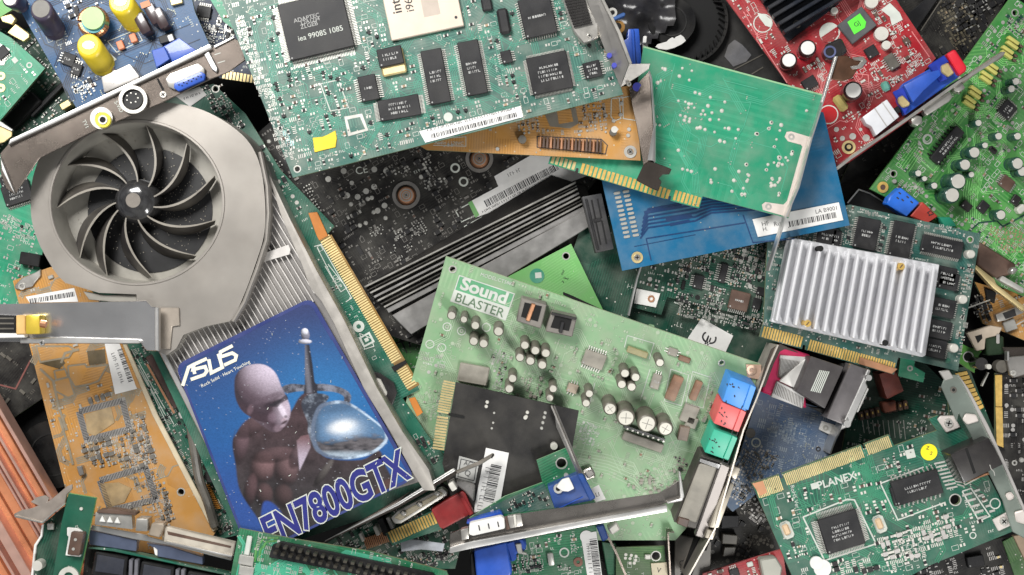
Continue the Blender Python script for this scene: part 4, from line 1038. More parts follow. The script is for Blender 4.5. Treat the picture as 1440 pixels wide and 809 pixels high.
t.scatter(tl(A3,380,640,640,590,660,640,400,690),9,'BBrrl',63,-17,.95,mats=[mat('solder_grey',(.50,.48,.44),.4,.4,.2,.2),mat('part_grey',(.15,.14,.125),.45,.2,.3,.3),mat('part_tan_grey',(.34,.28,.18),.5,.1,.3,.3),M['solder_grey'],M['part_grey']]); t.scatter(tl(A4,400,130,680,60,850,190,840,270,440,270),9,'BBrrls',64,-17,.95,mats=[mat('solder_grey',(.50,.48,.44),.4,.4,.2,.2),mat('part_grey',(.15,.14,.125),.45,.2,.3,.3),mat('part_tan_grey',(.34,.28,.18),.5,.1,.3,.3),M['solder_grey'],M['part_grey']])
t.scatter(tl(A4,640,-30,760,0,900,250,1040,560,780,540,830,300,740,200),7,'rrBvldps',65,-17,.97,mats=[M['solder_grey'],M['part_grey'],M['part_tan_grey'],M['solder_grey'],M['solder_grey']]); t.poly('clip',tl(A4,385,260,415,255,425,300,400,310),0,8,M['steel'],1)
t.rtraces(OC,34,seed=66,w=1.8,length=(6,22)); t.scatter(tl(A4,620,-20,780,40,960,420,1040,560,820,520,640,480),6.2,'rrvllDps.',166,-17,.9,mats=[M['solder_grey'],M['part_grey'],M['part_tan_grey'],M['solder_grey'],M['solder_grey']]); t.scatter(None,9,'vpt.r..',66,-17,.5,mats=[M['solder_grey'],M['part_grey'],M['part_tan_grey'],M['solder_grey'],M['solder_grey']])
# green strip right of it, with cable
t=T('green_strip_board','long narrow dark green board between the orange board and the blue sticker','circuit board',(76,0,0),61,(255,610),G,seed=39)
t.board([(172,480),(214,484),(230,500),(300,640),(356,748),(300,760),(240,640)],P_GR2)
t.trace([tl(A3,640,400,760,600,860,809),tl(A3,665,400,800,640,880,780),tl(A3,700,480,840,740)],'silk',1.2,z=.4,name='outline_print')
t.box('dark_module',A3(830,560),85,15,0,16,mat('brown_module',(.06,.03,.025),.4,0,.3,.2),61,1); t.box('module_stripe',A3(812,600),80,3,16,17,M['copper'],61,0)
t.cyl('capacitor',A4(1062,308),9,0,22,M['capblk'],bev=1.5); t.cyl('capacitor',A4(1040,262),5,0,18,M['capgry'],bev=1)
t.box('film_part',A4(1108,345),9,13,0,10,M['white'],61,2); t.box('film_part',A3(925,730),11,13,0,10,M['white'],61,2)
bm=bmesh.new()
for k in range(13):
    x,y=t.L(A4(1046+k*4.6,356+k*9.5),6); rbox(bm,x,y,7,1.5,0,6,t.LA(0))
t.add('pin_row',bm,mat('pin_orange',(.75,.33,.06),.35,.5,.1,.1))
t.scatter(None,8,'rrvtspl..',67,61,.85); t.scatter(tl(A4,1090,520,1230,500,1260,570,1090,590),5,'rBpv',68,20,.9)
t=T('grey_cable','thick dark grey cable lying on the narrow dark green board','cable',(110,0,0),0,(275,650),G)
tube(t,'cable',[(*A4(960,20),118),(*A4(975,120),116),(*A4(990,220),112),(*A4(1010,330),104),(*A4(1050,440),100),(*A4(1085,560),92)],6.5,M['capgry'],10)
# ================================================================ silver bracket across the left edge
b=T('silver_bracket','bright silver bracket with a gold jack, entering from the left edge over the fan shroud','bracket',(206,.03,0),0,(110,460),G,seed=40)
b.poly('plate',tl(A3,-80,176,0,172,440,162,738,155,765,186,802,188,802,410,740,408,705,362,0,362,-80,362),-3,0,mat('polished_steel',(.78,.77,.77),.22,.95,.12,.05,0,.01),.8)
b.poly('fold',tl(A3,782,188,802,188,802,410,782,408),-2,7,M['steelb'],1)
b.poly('lower_lip',tl(A3,100,345,310,340,700,352,712,362,700,372,100,372),-2,6,M['steelb'],1)
b.poly('lower_bar',tl(A3,-60,318,120,320,125,342,-60,345),0,12,M['white'],1)
b.poly('jack_base',tl(A3,80,228,128,228,128,325,80,325),0,14,mat('gold_block',(.75,.48,.18),.4,.3,.1,.1),1); b.poly('gold_jack',tl(A3,128,226,200,226,202,325,128,325),0,18,mat('jack_gold',(.85,.62,.08),.3,.6,.1,.05),3,seg=2)
b.poly('black_plug',tl(A3,-60,225,78,230,78,318,-60,318),0,12,M['blackcl'],1)
for k in range(3): b.poly('plug_rib',tl(A3,-20,240+k*26,70,240+k*26,70,248+k*26,-20,248+k*26),12,13,M['capgry'],0)
tube(b,'jack_tip',[(*A3(205,270),226),(*A3(235,275),225)],5,M['copper']); b.screw(A3(210,368),4,7,'steelb')
# ================================================================ copper heatsink bottom left
h=T('copper_heatsink','orange copper heatsink with long parallel fins in the bottom left corner','heatsink',(96,0,0),60,(20,690),G,seed=41)
CO=mat('copper_orange',(.62,.25,.12),.42,.4,.15,.08); CP=mat('copper_pink_highlight',(.78,.48,.39),.32,.65,.1,.05)  # the pink copper has the fins' highlights put into its colour
h.poly('base',[(-60,500),A4(20,20),A4(242,390),A4(190,520),(64,840),(-60,860)],-30,0,CO,1)
e=(60.0)
dx,dy=240-20,390-20
for k,(off,w,z,m) in enumerate(((0,5,26,CP),(10,9,16,CO),(19,4,24,CP),(27,7,10,CO),(36,4,24,CP),(42,3,20,CP),(50,13,8,CO),(68,16,8,CO),(84,14,28,CP),(100,4,22,CP),(112,12,10,CO),(126,4,24,CP))):
    n=Vector((-.86,.5)); s0=Vector((2,583))+n*off-Vector((.5,.86))*60; s1=s0+Vector((.5,.86))*330; u=n*w/2
    h.poly('fin',[s0-u,s1-u,s1+u,s0+u],0,z,m,.8)
b=T('torn_bracket','small brown metal plate with a torn wavy edge above the copper heatsink','bracket',(168,0,0),0,(60,715),G,seed=42)
K8=tile(0,690,6.8); K9=tile(160,700,7.2)
b.poly('plate',[K8(*p) for p in ((130,225),(200,190),(300,170),(365,145),(290,110),(350,65),(430,45),(470,70),(450,110),(520,60),(640,-40),(690,-60),(690,-10),(640,40),(620,125),(520,200),(410,312),(270,280),(140,255))],-3,0,mat('brown_grey_steel',(.36,.31,.27),.42,.5,.2,.15),.7); b.poly('edge_fold',[K8(*p) for p in ((135,255),(405,318),(520,210),(625,130),(620,118),(515,195),(400,300),(140,240))],-2,3,M['shell'],.5)
# green upright board, bottom left
t=T('upright_green_board','narrow green board with a small black framed socket, standing at the bottom left','circuit board',(172,0,0),-83,(100,750),G,seed=43)
t.board([K8(655,28),K8(918,72),K8(800,620),K8(740,860),K8(500,860),K8(590,300)],mat('mask_green_plain',(.008,.085,.05),.3,0,.15,.08,coat=.2),edge=P_PG)
t.cyl('solder_joint',K8(775,175),2.2,0,1.5,M['captop']); t.poly('socket_frame',[K8(*p) for p in ((640,355),(745,365),(805,405),(765,635),(625,620),(655,440),(640,430))],0,4,M['white'],.4)
t.poly('black_socket',[K8(*p) for p in ((680,395),(800,408),(760,625),(640,615))],0,12,M['brown'],1); t.cyl('socket_pin',K8(720,470),2,12,13,M['silver']); t.cyl('socket_pin',K8(700,560),2,12,13,M['silver'])
t.ring('mount_ring',K8(655,830),7,14,0,3,M['captop']); t.text('J5',K8(735,350),6,-10,'silk'); t.text('R1',K8(668,738),6,5,'silk')
t=T('shadowed_board','very dark green board with a pale metal edge, left of the narrow green board','circuit board',(150,0,0),-70,(70,760),G,seed=44)
t.board([K8(*p) for p in ((410,320),(600,160),(640,140),(520,860),(290,860),(330,520),(390,430))],P_DK,edge=M['white']); t.cyl('round_part',K8(355,720),7,0,14,M['captop'],bev=2); t.box('part',K8(480,345),9,9,0,6,M['silver'],0); t.poly('edge_strip',[K8(*p) for p in ((395,330),(412,322),(400,440),(345,530),(310,860),(290,860),(325,520),(385,430))],0,4,M['white'],.5)
# socket block with bracket, bottom left
b=T('port_bracket','long cream and silver bracket strip with a ribbed port, above the black socket row','bracket',(158,0,0),9,(230,755),G,seed=45)
b.poly('plate',[K8(*p) for p in ((880,330),(1400,425))]+[K9(350,395),K9(560,450),K9(1190,600),K9(1190,640),K9(560,480),K9(200,420)]+[K8(860,372)],-3,0,M['steelb'],.6)
b.poly('port_shell',[K8(*p) for p in ((910,205),(1260,225),(1270,375),(900,330))],0,14,M['shell'],2,seg=2)
b.poly('port_top',[K8(*p) for p in ((930,190),(1060,178),(1300,215),(1300,240),(920,215))],0,18,M['brown'],1)
for k in range(3): b.poly('port_rib',[K8(x+k*72,y+k*6) for x,y in ((945,300),(975,240),(1005,305))],14,18,M['white'],1)
b.poly('screw_post',[K9(*p) for p in ((225,210),(345,215),(340,345),(215,340))],0,22,M['shell'],2,seg=2); b.poly('screw_post',[K9(*p) for p in ((385,255),(510,265),(465,410),(345,380))],0,20,mat('tan_metal',(.50,.42,.33),.4,.6,.15,.2),1.5)
b.poly('cream_rail',[K9(*p) for p in ((510,290),(1230,460),(1200,635),(500,450))],0,12,mat('cream_rail',(.55,.50,.42),.45,.3,.15,.2),1.5); b.poly('rail_groove',[K9(*p) for p in ((540,340),(1190,490),(1180,510),(550,375))],12,12.5,M['brown'],0); b.poly('rail_ridge',[K9(*p) for p in ((530,440),(1200,590),(1195,610),(520,460))],12,16,M['steelb'],.6)
t=T('socket_row','row of black square network sockets on a thin green board at the bottom edge','socket block',(140,0,0),12,(220,790),G,seed=46)
BG=mat('socket_grey_face',(.035,.038,.05),.3,0,.2,.1)
t.board([A4(440,640),A4(1200,800),A4(1190,960),A4(400,960)],P_BK)
t.poly('shield_plate',[K8(850,375),K8(1310,475),K8(1300,585),K8(850,520)],1,12,mat('bluish_steel',(.20,.24,.36),.3,.8,.15,.05),1); t.poly('shield_plate',[K9(330,460),K9(560,490),K9(900,600),K9(900,680),K9(440,600),K9(420,530)],1,12,MATS['bluish_steel'],1)
t.poly('tab',[K9(400,500),K9(440,530),K9(440,590),K9(415,580)],12,15,M['white'],.6)
t.poly('board_rim',[K8(845,540),K9(0,520),K9(600,650),K9(1180,775),K9(1175,795),K9(600,670),K9(0,545),K8(845,555)],1,15,P_GR2,.4)
for k in range(4):
    x=480+k*235; y=690+k*50
    o=t.poly('socket',tl(A4,x,y,x+165,y+30,x+150,y+150,x-20,y+120),1,15,M['blackcl'],1.5); t.poly('socket_face',tl(A4,x+12,y+14,x+150,y+40,x+140,y+120,x,y+100),15,16,BG,.4,parent=o)
    for q in (172,200): t.poly('socket_post',tl(A4,x+q,y+40,x+q+18,y+43,x+q+14,y+130,x+q-4,y+127),1,17,mat('post_grey',(.13,.13,.15),.4,0,.2,.2),.8)
# green board with header, bottom
t=T('header_board','green board with a long row of black header pins at the bottom edge','circuit board',(188,0,0),12.5,(480,780),G,seed=47)
t.board([A4(1210,572),B4(400,625),B4(800,690),B4(1180,790),B4(1250,960),B4(60,960)],P_GR)
t.rtraces(TRE,22,seed=9,w=2.2); 
hb=t.poly('pin_header',[B4(300,655),B4(345,640),B4(1110,800),B4(1160,860),B4(1100,880),B4(280,720)],0,7,M['blackcl'],1)
bm=bmesh.new(); bm2=bmesh.new()
for k in range(22):
    for r in range(2):
        c=B4(325+k*38-r*12,662+k*8.6+r*34); x,y=t.L(c,18); rbox(bm,x,y,4.6,3.4,6,20,t.LA(12.5)); x,y=t.L((c[0]+1,c[1]-6),3); cylb(bm2,x,y,2.2,0,1.5,8)
t.add('header_pins',bm,mat('pin_dark_dusty',(.05,.045,.035),.35,.3,.3,.3),parent=hb); t.add('solder_joints',bm2,M['silk'])
t.box('fuse',B4(175,660),7,26,0,4,M['silk'],10,1); t.chip(B4(165,735),20,13,3,'tb',10,0,m='silver'); t.chip(B4(165,790),20,13,3,'tb',10,0,m='silver')
t.trace([tl(B4,210,740,220,660,260,620,330,620),tl(B4,230,740,240,680,270,640,320,635)],P_LM,3,z=.5)
t.scatter(None,8,'llptvo.',69,12.5,.7)
K1=tile(580,340,5.538);K2=tile(820,460,5.538);K3=tile(560,620,5.538);K6=tile(1180,0,5.538);K7=tile(1200,140,5.992);KA=tile(1050,590,7.2);KB=tile(1240,590,7.2);KC=tile(840,0,5.538);KD=tile(930,620,4.28);KE=tile(1180,400,5.538)
# ================================================================ emerald board seen from its back, right of centre
t=T('back_side_board','plain emerald green board showing its soldered back, with gold contacts along the lower edge','circuit board',(164,0,0),15,(1000,190),G,seed=61)
t.board([(905,66),(1157,134),(1109,307),(988,276),(983,293),(943,282),(944,276),(938,275),(937,280),(813,243),(814,237),(810,236),(809,241),(771,230),(775,217),(880,224)],P_BK2,edge=mat('mint_edge',(.25,.45,.25),.4,0,.1,.1))
t.gold((940,281),(814,243),-14,21,'gold'); t.gold((983,292),(945,281),-14,7,'gold'); t.gold((808,240),(773,229),-12,6,'goldp')
t.trace([(905,66),(1157,134)],M['mint_edge'],2.2,z=.3,name='edge_line')
bm=bmesh.new(); R_=random.Random(8)
def dots(t,bm,P,r0=1.9,r1=3.0):
    for p in P:
        x,y=t.L(p,1); r=R_.uniform(r0,r1); cylb(bm,x,y,r,0,1.5,9,0,r*.5)
dots(t,bm,tl(C1,870,345,882,350,970,345,955,385,1018,358,1005,405,845,418,860,410,1035,468,1058,475,1112,492,1185,515,985,515,1003,525,1018,525,1000,545,1030,545,950,510,1075,560,1100,535,1120,570,1085,580,1065,578,1170,560,1155,605,1110,605,960,583,985,590,1008,600,980,608,1005,615,1045,648,1060,645,1085,655,1133,668,1185,648,1205,650,1253,655,1240,700,1160,712,1183,718,950,760,1420,620,1405,650,1348,678,830,630,855,632))
dots(t,bm,tl(C2,1100,207,1078,262,1080,275,1220,220,1258,185,1195,265,1270,240,1265,262,1235,340,1185,320,1360,212,1398,175,1310,30,1250,335,1425,155,1420,185,1390,260,1425,265,1390,290,1425,330,935,208,960,213,980,220))
dots(t,bm,tl(D2,90,30,175,95,145,185,268,120,265,132,205,150,235,150,200,180,218,185,245,165,195,190,35,185,42,235,38,270,135,212,165,255,205,255,160,280,180,290,160,295,195,275,200,330,198,342,12,335,20,305,85,30)); dots(t,bm,tl(D1,162,618,150,650,212,632,88,678,188,705,205,660,178,742,268,768,200,795,340,560))
t.add('solder_joints',bm,M['captop'])
t.trace([tl(C1,1315,520,1060,500),tl(C1,1315,520,1280,640,1230,720,1205,809),tl(C1,930,560,960,640,1050,700,1065,760),tl(C1,1180,408,1350,450),tl(C1,1115,430,1330,490),tl(C1,815,520,915,548),tl(C1,820,690,960,740,1040,790)],TRE,1.2,z=.5)
for k in range(5): t.trace([tl(C2,1060-k*10,30+k*6,1040-k*9,130+k*3,1010-k*7,200,1020-k*8,330)],TRE,1.0,z=.5+k*.01)
t.poly('solder_strip',tl(D2,238,20,262,18,352,45,362,60,248,452,118,415,113,388,130,375,222,388,240,370,318,95,310,85,245,68,228,45),.1,.7,mat('tinned_pad',(.66,.58,.52),.45,.2,.1,.15),0)
for c in ((262,45),(146,398)): t.ring('mount_ring',D2(*c),2,4.4,.7,1.1,M['silver'])
t.rtraces(TRE,16,seed=12,w=1.0,length=(15,45)); t.scatter(None,14,'v......',70,15,.35)
b=T('side_bracket','tall brown steel bracket between the orange board and the emerald green board','bracket',(196,0,0),85,(895,200),G,seed=62)
slab(b,'plate',[(*C1(700,465),184),(*C1(800,360),186),(*C1(806,400),188),(*C1(822,640),194),(*C1(823,820),194),(*C2(770,165),196),(*C2(735,190),194),(*C1(738,640),190)],3,BK,bev=.6)
b.poly('foot',tl(C2,770,165,880,208,868,235,835,235,815,255,830,272,812,320,775,305,700,265,735,190),-3,0,BK,.8)
slab(b,'bright_edge',[(*C1(795,362),188),(*C1(806,400),190),(*C1(823,640),196),(*C1(823,820),197),(*C2(765,165),198),(*C2(778,165),198),(*C1(832,820),197),(*C1(832,640),196),(*C1(815,395),190),(*C1(803,355),188)],3,M['steelb'],bev=.4)
b.cyl('blue_stain',C1(740,440),6,-12,-10,M['rivet'] if 'rivet' in M else MATS['blue_ink'])
b=T('edge_bracket','thin bracket seen edge on, crossing the right end of the emerald green board','bracket',(182,0,0),108,(1130,230),G,seed=63)
def wall(t,name,P,m,th=1.6):
    """upright sheet following points (x, y, bottom, top)"""
    inv=t.mw.inverted(); bm=bmesh.new(); lo=[at(x,y,z1) for x,y,z0,z1 in P]; V=[]
    for i,p in enumerate(lo):
        d=(lo[min(i+1,len(lo)-1)]-lo[max(0,i-1)]); d.z=0; d.normalize(); n=Vector((-d.y,d.x,0))*th/2
        z0,z1=P[i][2],P[i][3]; base=Vector((p.x,p.y,z0))
        V.append([bm.verts.new((inv@(q*S))/S) for q in (p+n,p-n,base-n,base+n)])
    for a,b_ in zip(V,V[1:]):
        for j in range(4): bm.faces.new((a[j],a[(j+1)%4],b_[(j+1)%4],b_[j]))
    bm.faces.new(V[0]); bm.faces.new(V[-1])
    return link(name,bm,m,t.e)
wall(b,'plate',[(*D1(492,286),174,186),(*D1(400,590),172,186),(*D1(365,700),168,186),(*D2(300,300),166,184),(*D2(235,450),162,182),(*D2(150,722),160,180)],M['steelb'],2.0)
b.poly('foot',tl(D1,492,284,540,280,575,300,640,300,640,325,600,345,570,395,520,410,465,400),-3,1,mat('brown_steel',(.20,.10,.06),.3,.8,.3,.1),1); b.poly('foot_edge',tl(D1,570,290,625,285,648,310,620,345,570,352,560,335,600,330,618,308,580,305),1,4,M['shell'],1)
b.poly('foot_edge',tl(D1,480,285,498,284,420,520,408,520),-2,2,M['steelb'],.4)
# ================================================================ blue board under it
t=T('azure_board','smooth blue board with two solder pad columns and a white barcode label','circuit board',(142,0,0),-11.5,(1000,300),G,seed=64)
t.board([(846,252),(875,381),(1195,317),(1158,158),(1000,140)],P_B2,edge=mat('azure_edge',(.02,.12,.2),.4,0,.1,.1))
for k in range(11):
    for c in ((603,330),(648,322)): t.box('solder_pad',C2(c[0]+k*5,c[1]+k*22),9,3.6,0,1.2,M['silver'],-11,1)
t.ring('mount_ring',C2(705,655),3.2,8,0,1.2,M['goldp']); t.screw(C2(705,655),5,2.4,'shell')
DT=mat('trace_navy',(.004,.035,.12),.3,0,.1,.1)
for k in range(6): t.trace([tl(C2,720+k*3,560-k*20,760,505-k*19,1000,470-k*20,1080,430-k*14,1300,415-k*14)],DT,2.2,z=.4)
for a in ((740,430,835,400),(850,465,980,440),(870,490,970,470),(760,425,930,395)): t.trace([tl(C2,*a)],DT,4,z=.6)
t.trace([tl(C2,750,560,775,670),tl(C2,1240,440,1290,580,1500,560),tl(C2,750,560,1250,480)],DT,1.6,z=.4)
t.trace([tl(C2,690,600,1000,540)],DT,.9,z=.4)
t.sticker('barcode_label',tl(D2,65,462,502,376,525,466,93,552),.6,rows=[(D2(248,505),D2(250,504),2)],barc=(D2(250,488),D2(485,440),8))
t.text('LA B9001',D2(440,415),8,-11,'ink',1.3); t.text('HF',D2(130,485),9,-11,'ink',1.3); t.text('Ru',D2(190,485),9,-11,'ink',1.3); t.text('H.',D2(130,512),8,-11,'ink',1.3)
t.scatter(None,22,'....v',71,0,.5)
t=T('slot_connector','black slotted connector block between the black heatsink and the blue board','connector',(112,0,0),78,(840,314),G,seed=65)
SK=mat('slot_grey_black',(.035,.035,.038),.45,0,.2,.15)
t.poly('housing',tl(C2,425,348,525,330,588,612,495,633),0,24,SK,2,seg=2)
for k in range(2):
    x=470+k*30; t.poly('slot',tl(C2,x,365-k*5,x+8,363-k*5,x+28,460-k*5,x+20,462-k*5),24,24.5,M['hole'],0); t.poly('slot',tl(C2,x+22,475-k*5,x+30,473-k*5,x+54,590-k*5,x+46,592-k*5),24,24.5,M['hole'],0)
t.poly('ridge',tl(C2,440,360,452,357,512,612,500,615),24,26,M['black'],.5); t.poly('key',tl(C2,482,462,520,454,524,470,486,478),24,25.5,M['black'],.4)
# ================================================================ boards in the middle
t=T('dark_green_board','large bare dark green board with a cut white label, behind the pale green sound card','circuit board',(88,0,0),17,(960,420),G,seed=66)
t.board([(800,370),(820,310),(880,300),(1110,400),(1090,500),(1040,540),(780,500)],P_DK)
t.sticker('white_label',tl(C3,1030,243,1190,332,1150,418,1000,420,960,345),.6)
t.text('\u20ac',C3(1072,352),29,-66,'ink',1.3); t.scatter(None,20,'v....t',72,17,.4); t.cyl('peg',C3(783,285),2.5,0,30,P_SB)
t=T('light_green_board','plain light green board corner with a drilled hole and a round green stamp','circuit board',(104,0,0),-33,(790,400),G,seed=67)
t.board([(803,343),(850,440),(820,470),(690,440),(690,402)],P_PG,holes=[C2(345,648)+(4.2,)])
t.cyl('round_stamp',C2(198,748),10.5,0,.5,mat('stamp_green',(.02,.24,.15),.5,0,.2,.3),28); t.box('stamp_print',C2(205,745),9,8,.5,.8,M['silk'],-5,0)
t.scatter(tl(C2,280,710,350,710,370,790,290,790),7,'tt.',73,20,.9,mats=[M['ink']]*5); t.poly('dark_notch',tl(C3,330,110,375,128,540,205,525,215,430,170,330,125),.1,.6,M['hole'],0)
t=T('yellow_green_board','yellowish green board with two black marks between the fan card and the sound card','circuit board',(60,0,0),20,(580,470),G,seed=68)
t.board([(545,470),(604,440),(640,520),(590,560)],P_LM,holes=[B3(857,293)+(4.5,)]); t.trace([tl(B3,725,320,780,310,820,350),tl(B3,740,370,810,350,815,390),tl(B3,760,335,800,420)],'ink',2.2,z=.5); t.scatter(None,9,'vt..',74)
t=T('metal_case_board','grey green board with a beige block, glimpsed below the gold edged corner','circuit board',(30,0,0),10,(600,590),G,seed=69)
t.board([(560,560),(680,560),(680,640),(590,640)],P_OL); t.poly('beige_block',tl(B4,990,40,1175,80,1165,150,1060,110),0,20,M['alu'],2); t.scatter(None,8,'tlp.',75)
t=T('green_wreck','small broken green board with beige plastic frames beside the blue sticker','circuit board',(112,0,0),-27,(615,650),G,seed=70)
t.board([K3(50,0),K3(120,0),K3(210,110),K3(330,40),K3(440,215),K3(300,300),K3(190,130)],P_GR2)
t.poly('frame',[K3(*p) for p in ((180,215),(240,175),(330,310),(270,340))],0,8,mat('beige_brown',(.38,.25,.16),.4,.2,.2,.2),1); t.poly('frame',[K3(*p) for p in ((250,200),(350,150),(400,235),(290,290))],0,6,mat('beige_plastic',(.55,.42,.25),.45,.1,.15,.2),1); t.poly('mask_patch',[K3(*p) for p in ((260,180),(340,100),(365,180),(290,215))],6,7,P_GR2,.3); t.scatter(None,7,'lrtv.',76,-27,.8)
# ================================================================ pale green sound card
t=T('pale_green_sound_card','pale green sound card with many capacitors and blue, pink and green audio jacks','circuit board',(128,.0,-.24),18.8,(830,540),G,seed=71)
t.board([(627,361),(1070,513),(1020,680),(950,760),(760,760),(556,640),(572,560)],P_SB,holes=[K1(313,215)+(4,),K2(1078,280)+(3.4,)],edge=mat('pale_edge',(.45,.55,.35),.5,0,.1,.2))
t.poly('sign_panel',[K1(*p) for p in ((365,262),(795,405),(760,515),(325,375))],.1,.4,mat('sign_green',(.10,.34,.17),.45,0,.1,.2),0,occ=False)
t.trace([[K1(*p) for p in ((330,375),(366,263),(794,406),(756,515))]],'silk',1.5,z=.6,name='outline_print')
t.poly('sign_panel',[K1(*p) for p in ((325,372),(762,515),(725,615),(293,465))],.1,.7,M['silk'],0)
t.text('Sound',K1(560,388),24,19,'silk',1.0,off=.035,sx=1.12); t.text('BLASTER',K1(522,498),18,19,mat('sign_ink',(.10,.17,.10),.5,0,.1,.1),1.1,sx=1.02,off=.003)
t.occ.append((*t.L(K1(545,440)),45,24))
t.text('MODEL:CT5880',K1(660,295),7,17,'silk')
def jack(q,h,m,marks=True,dk='capgry'):
    o=t.poly('audio_jack',q,0,h,m,2,seg=2); return o
SLV=mat('sleeve_dusty_olive_grey',(.13,.12,.095),.4,.1,.3,.35); CRM=mat('cap_top_cream_grey',(.55,.53,.46),.42,.2,.15,.3)
for q,wd in (([K1(850,440),K1(1047,490),K1(1000,680),K1(808,620)],0),([K1(1085,548),K1(1282,592),K1(1245,745),K1(1035,700)],1)):
    o=t.poly('header_socket',q,0,18,mat('socket_dusty_grey',(.17,.155,.14),.5,.1,.3,.4),1.2)
    cx=sum(p[0] for p in q)/4; cy=sum(p[1] for p in q)/4
    t.poly('socket_cavity',[(cx+(p[0]-cx)*.68+ (0),cy+(p[1]-cy)*.62-2) for p in q],18,18.5,M['hole'],0,occ=False,parent=o)
    if not wd: t.box('socket_pin',(cx-1,cy-1),6,26,18,20,M['copper'],19,1,parent=o)
    else: t.box('socket_pin',(cx,cy+4),5,16,18,21,M['black'],12,1,parent=o); t.poly('socket_wall',[K1(1085,548),K1(1282,592),K1(1275,612),K1(1080,570)],18,21,M['capblk'],.4,parent=o)
for c,r in ((B3(1025,230),6.3),(B3(1087,250),5.2),(B3(1145,280),6.3),(B3(1262,310),7.2),(B3(1137,360),6.6),(B3(1187,372),6.6),
    (C3(137,380),6.4),(C3(190,407),6.6),(C3(243,420),6.6),(C3(112,442),6.4),(C3(165,460),6.6),(C3(225,480),6.6),(C3(75,548),6.4),(C3(58,600),6.4),(C3(280,600),6),(C3(263,647),5.6),(C3(463,625),6),(C3(447,673),6),
    (C3(643,522),6.6),(C3(697,542),6.6),(C3(627,578),6.6),(C3(677,591),6.6),(C3(820,468),6.2)):
    t.cap(c,r,30,SLV,CRM,score=False)
for c,r in ((C3(568,702),9.5),(C3(648,747),13),(C3(755,777),13.5),(C3(848,802),11)): t.cap(c,r,36,SLV,CRM,score=True)
for c in ((1002,287),(1075,308),(1200,290),(915,375),(975,392)): t.ring('cap_outline',B3(*c),5,6.2,0,.4,M['silk']); 
for c in ((1002,287),(1075,308)): t.ring('cap_outline',B3(*c),1.5,2.6,0,.5,M['silver'])
DS=mat('dusty_grey',(.27,.25,.21),.6,0,.3,.5); PG2=mat('print_pale_green',(.36,.45,.32),.6,0,.2,.4)
t.box('chip',B3(1135,530),42,27,0,7,DS,10,1.5,label='dusty grey square chip'); 
t.chip(C3(487,455),31,22,5,'tb',19,0,m=DS,pitch=3.4,pl=6,pinw=1.6); t.chip(C3(378,600),15,13,5,'tb',19,0,m=mat('dusty_tan',(.36,.29,.22),.55,.1,.2,.4),pitch=3.4)
BR=mat('brown_mottled',(.22,.11,.06),.55,.1,.5,.4)
for c,w,h in (((893,600),16,38),((1003,612),11,30)):
    o=t.box('resin_part',C3(*c),w,h,0,8,BR,19,3,seg=2); t.trace([[C3(c[0]-52,c[1]+60),C3(c[0]-18,c[1]-100),C3(c[0]+72,c[1]-70),C3(c[0]+35,c[1]+85),C3(c[0]-52,c[1]+60)]],'silk',1,z=.4,name='outline_print')
t.trace([tl(C3,655,330,790,370,765,450),tl(C3,655,330,640,390)],'silk',1,z=.4,name='outline_print'); t.trace([tl(C3,490,570,460,700),tl(C3,770,500,720,660)],'silk',1,z=.4,name='outline_print')
t.box('resistor_pack',C3(707,418),30,9,0,6,mat('tan_pack',(.32,.29,.14),.5,0,.3,.3),19,1); t.box('chip',C3(945,452),17,8,0,4,BR,19,1); t.chip(C3(800,565),13,22,4,'t',15,1,m=DS,pitch=3)
t.chip(C3(885,415),14,11,3,'lr',19,0,m=DS,pitch=3)
t.box('long_chip',C4(878,138),60,13,0,7,DS,19,1); t.box('pin_socket',C4(885,92),62,5,0,9,M['capblk'],19,.6)
for k in range(8): t.box('socket_pin',C4(800+k*26,70+k*9),3,3,9,10,M['captop'],19,.3)
t.box('transistor',C4(1085,95),15,21,0,9,mat('dusty_brown',(.16,.11,.08),.5,0,.3,.4),10,1); t.box('chip',C3(970,730),22,26,0,5,DS,19,1); t.box('chip',C4(1125,40),16,16,0,5,DS,19,1)
t.box('crystal',C4(605,300),15,17,0,9,M['steel'],-20,2)
o=t.poly('corner_pad',tl(C3,1255,478,1333,480,1330,555,1262,545),.1,3,mat('tan_pad',(.55,.36,.26),.5,.1,.2,.3),.5); t.ring('mount_ring',C3(1283,505),3,7,3,4,mat('tan_ring',(.62,.42,.3),.4,.4,.2,.2))
JK=[('blue',tl(C3,1178,540,1308,590,1256,716,1135,663),(.045,.27,.72)),('pink',tl(C3,1132,668,1258,716,1210,820,1090,775),(.70,.11,.11)),('green',tl(C4,1237,70,1358,113,1312,232,1188,188),(.03,.42,.27))]
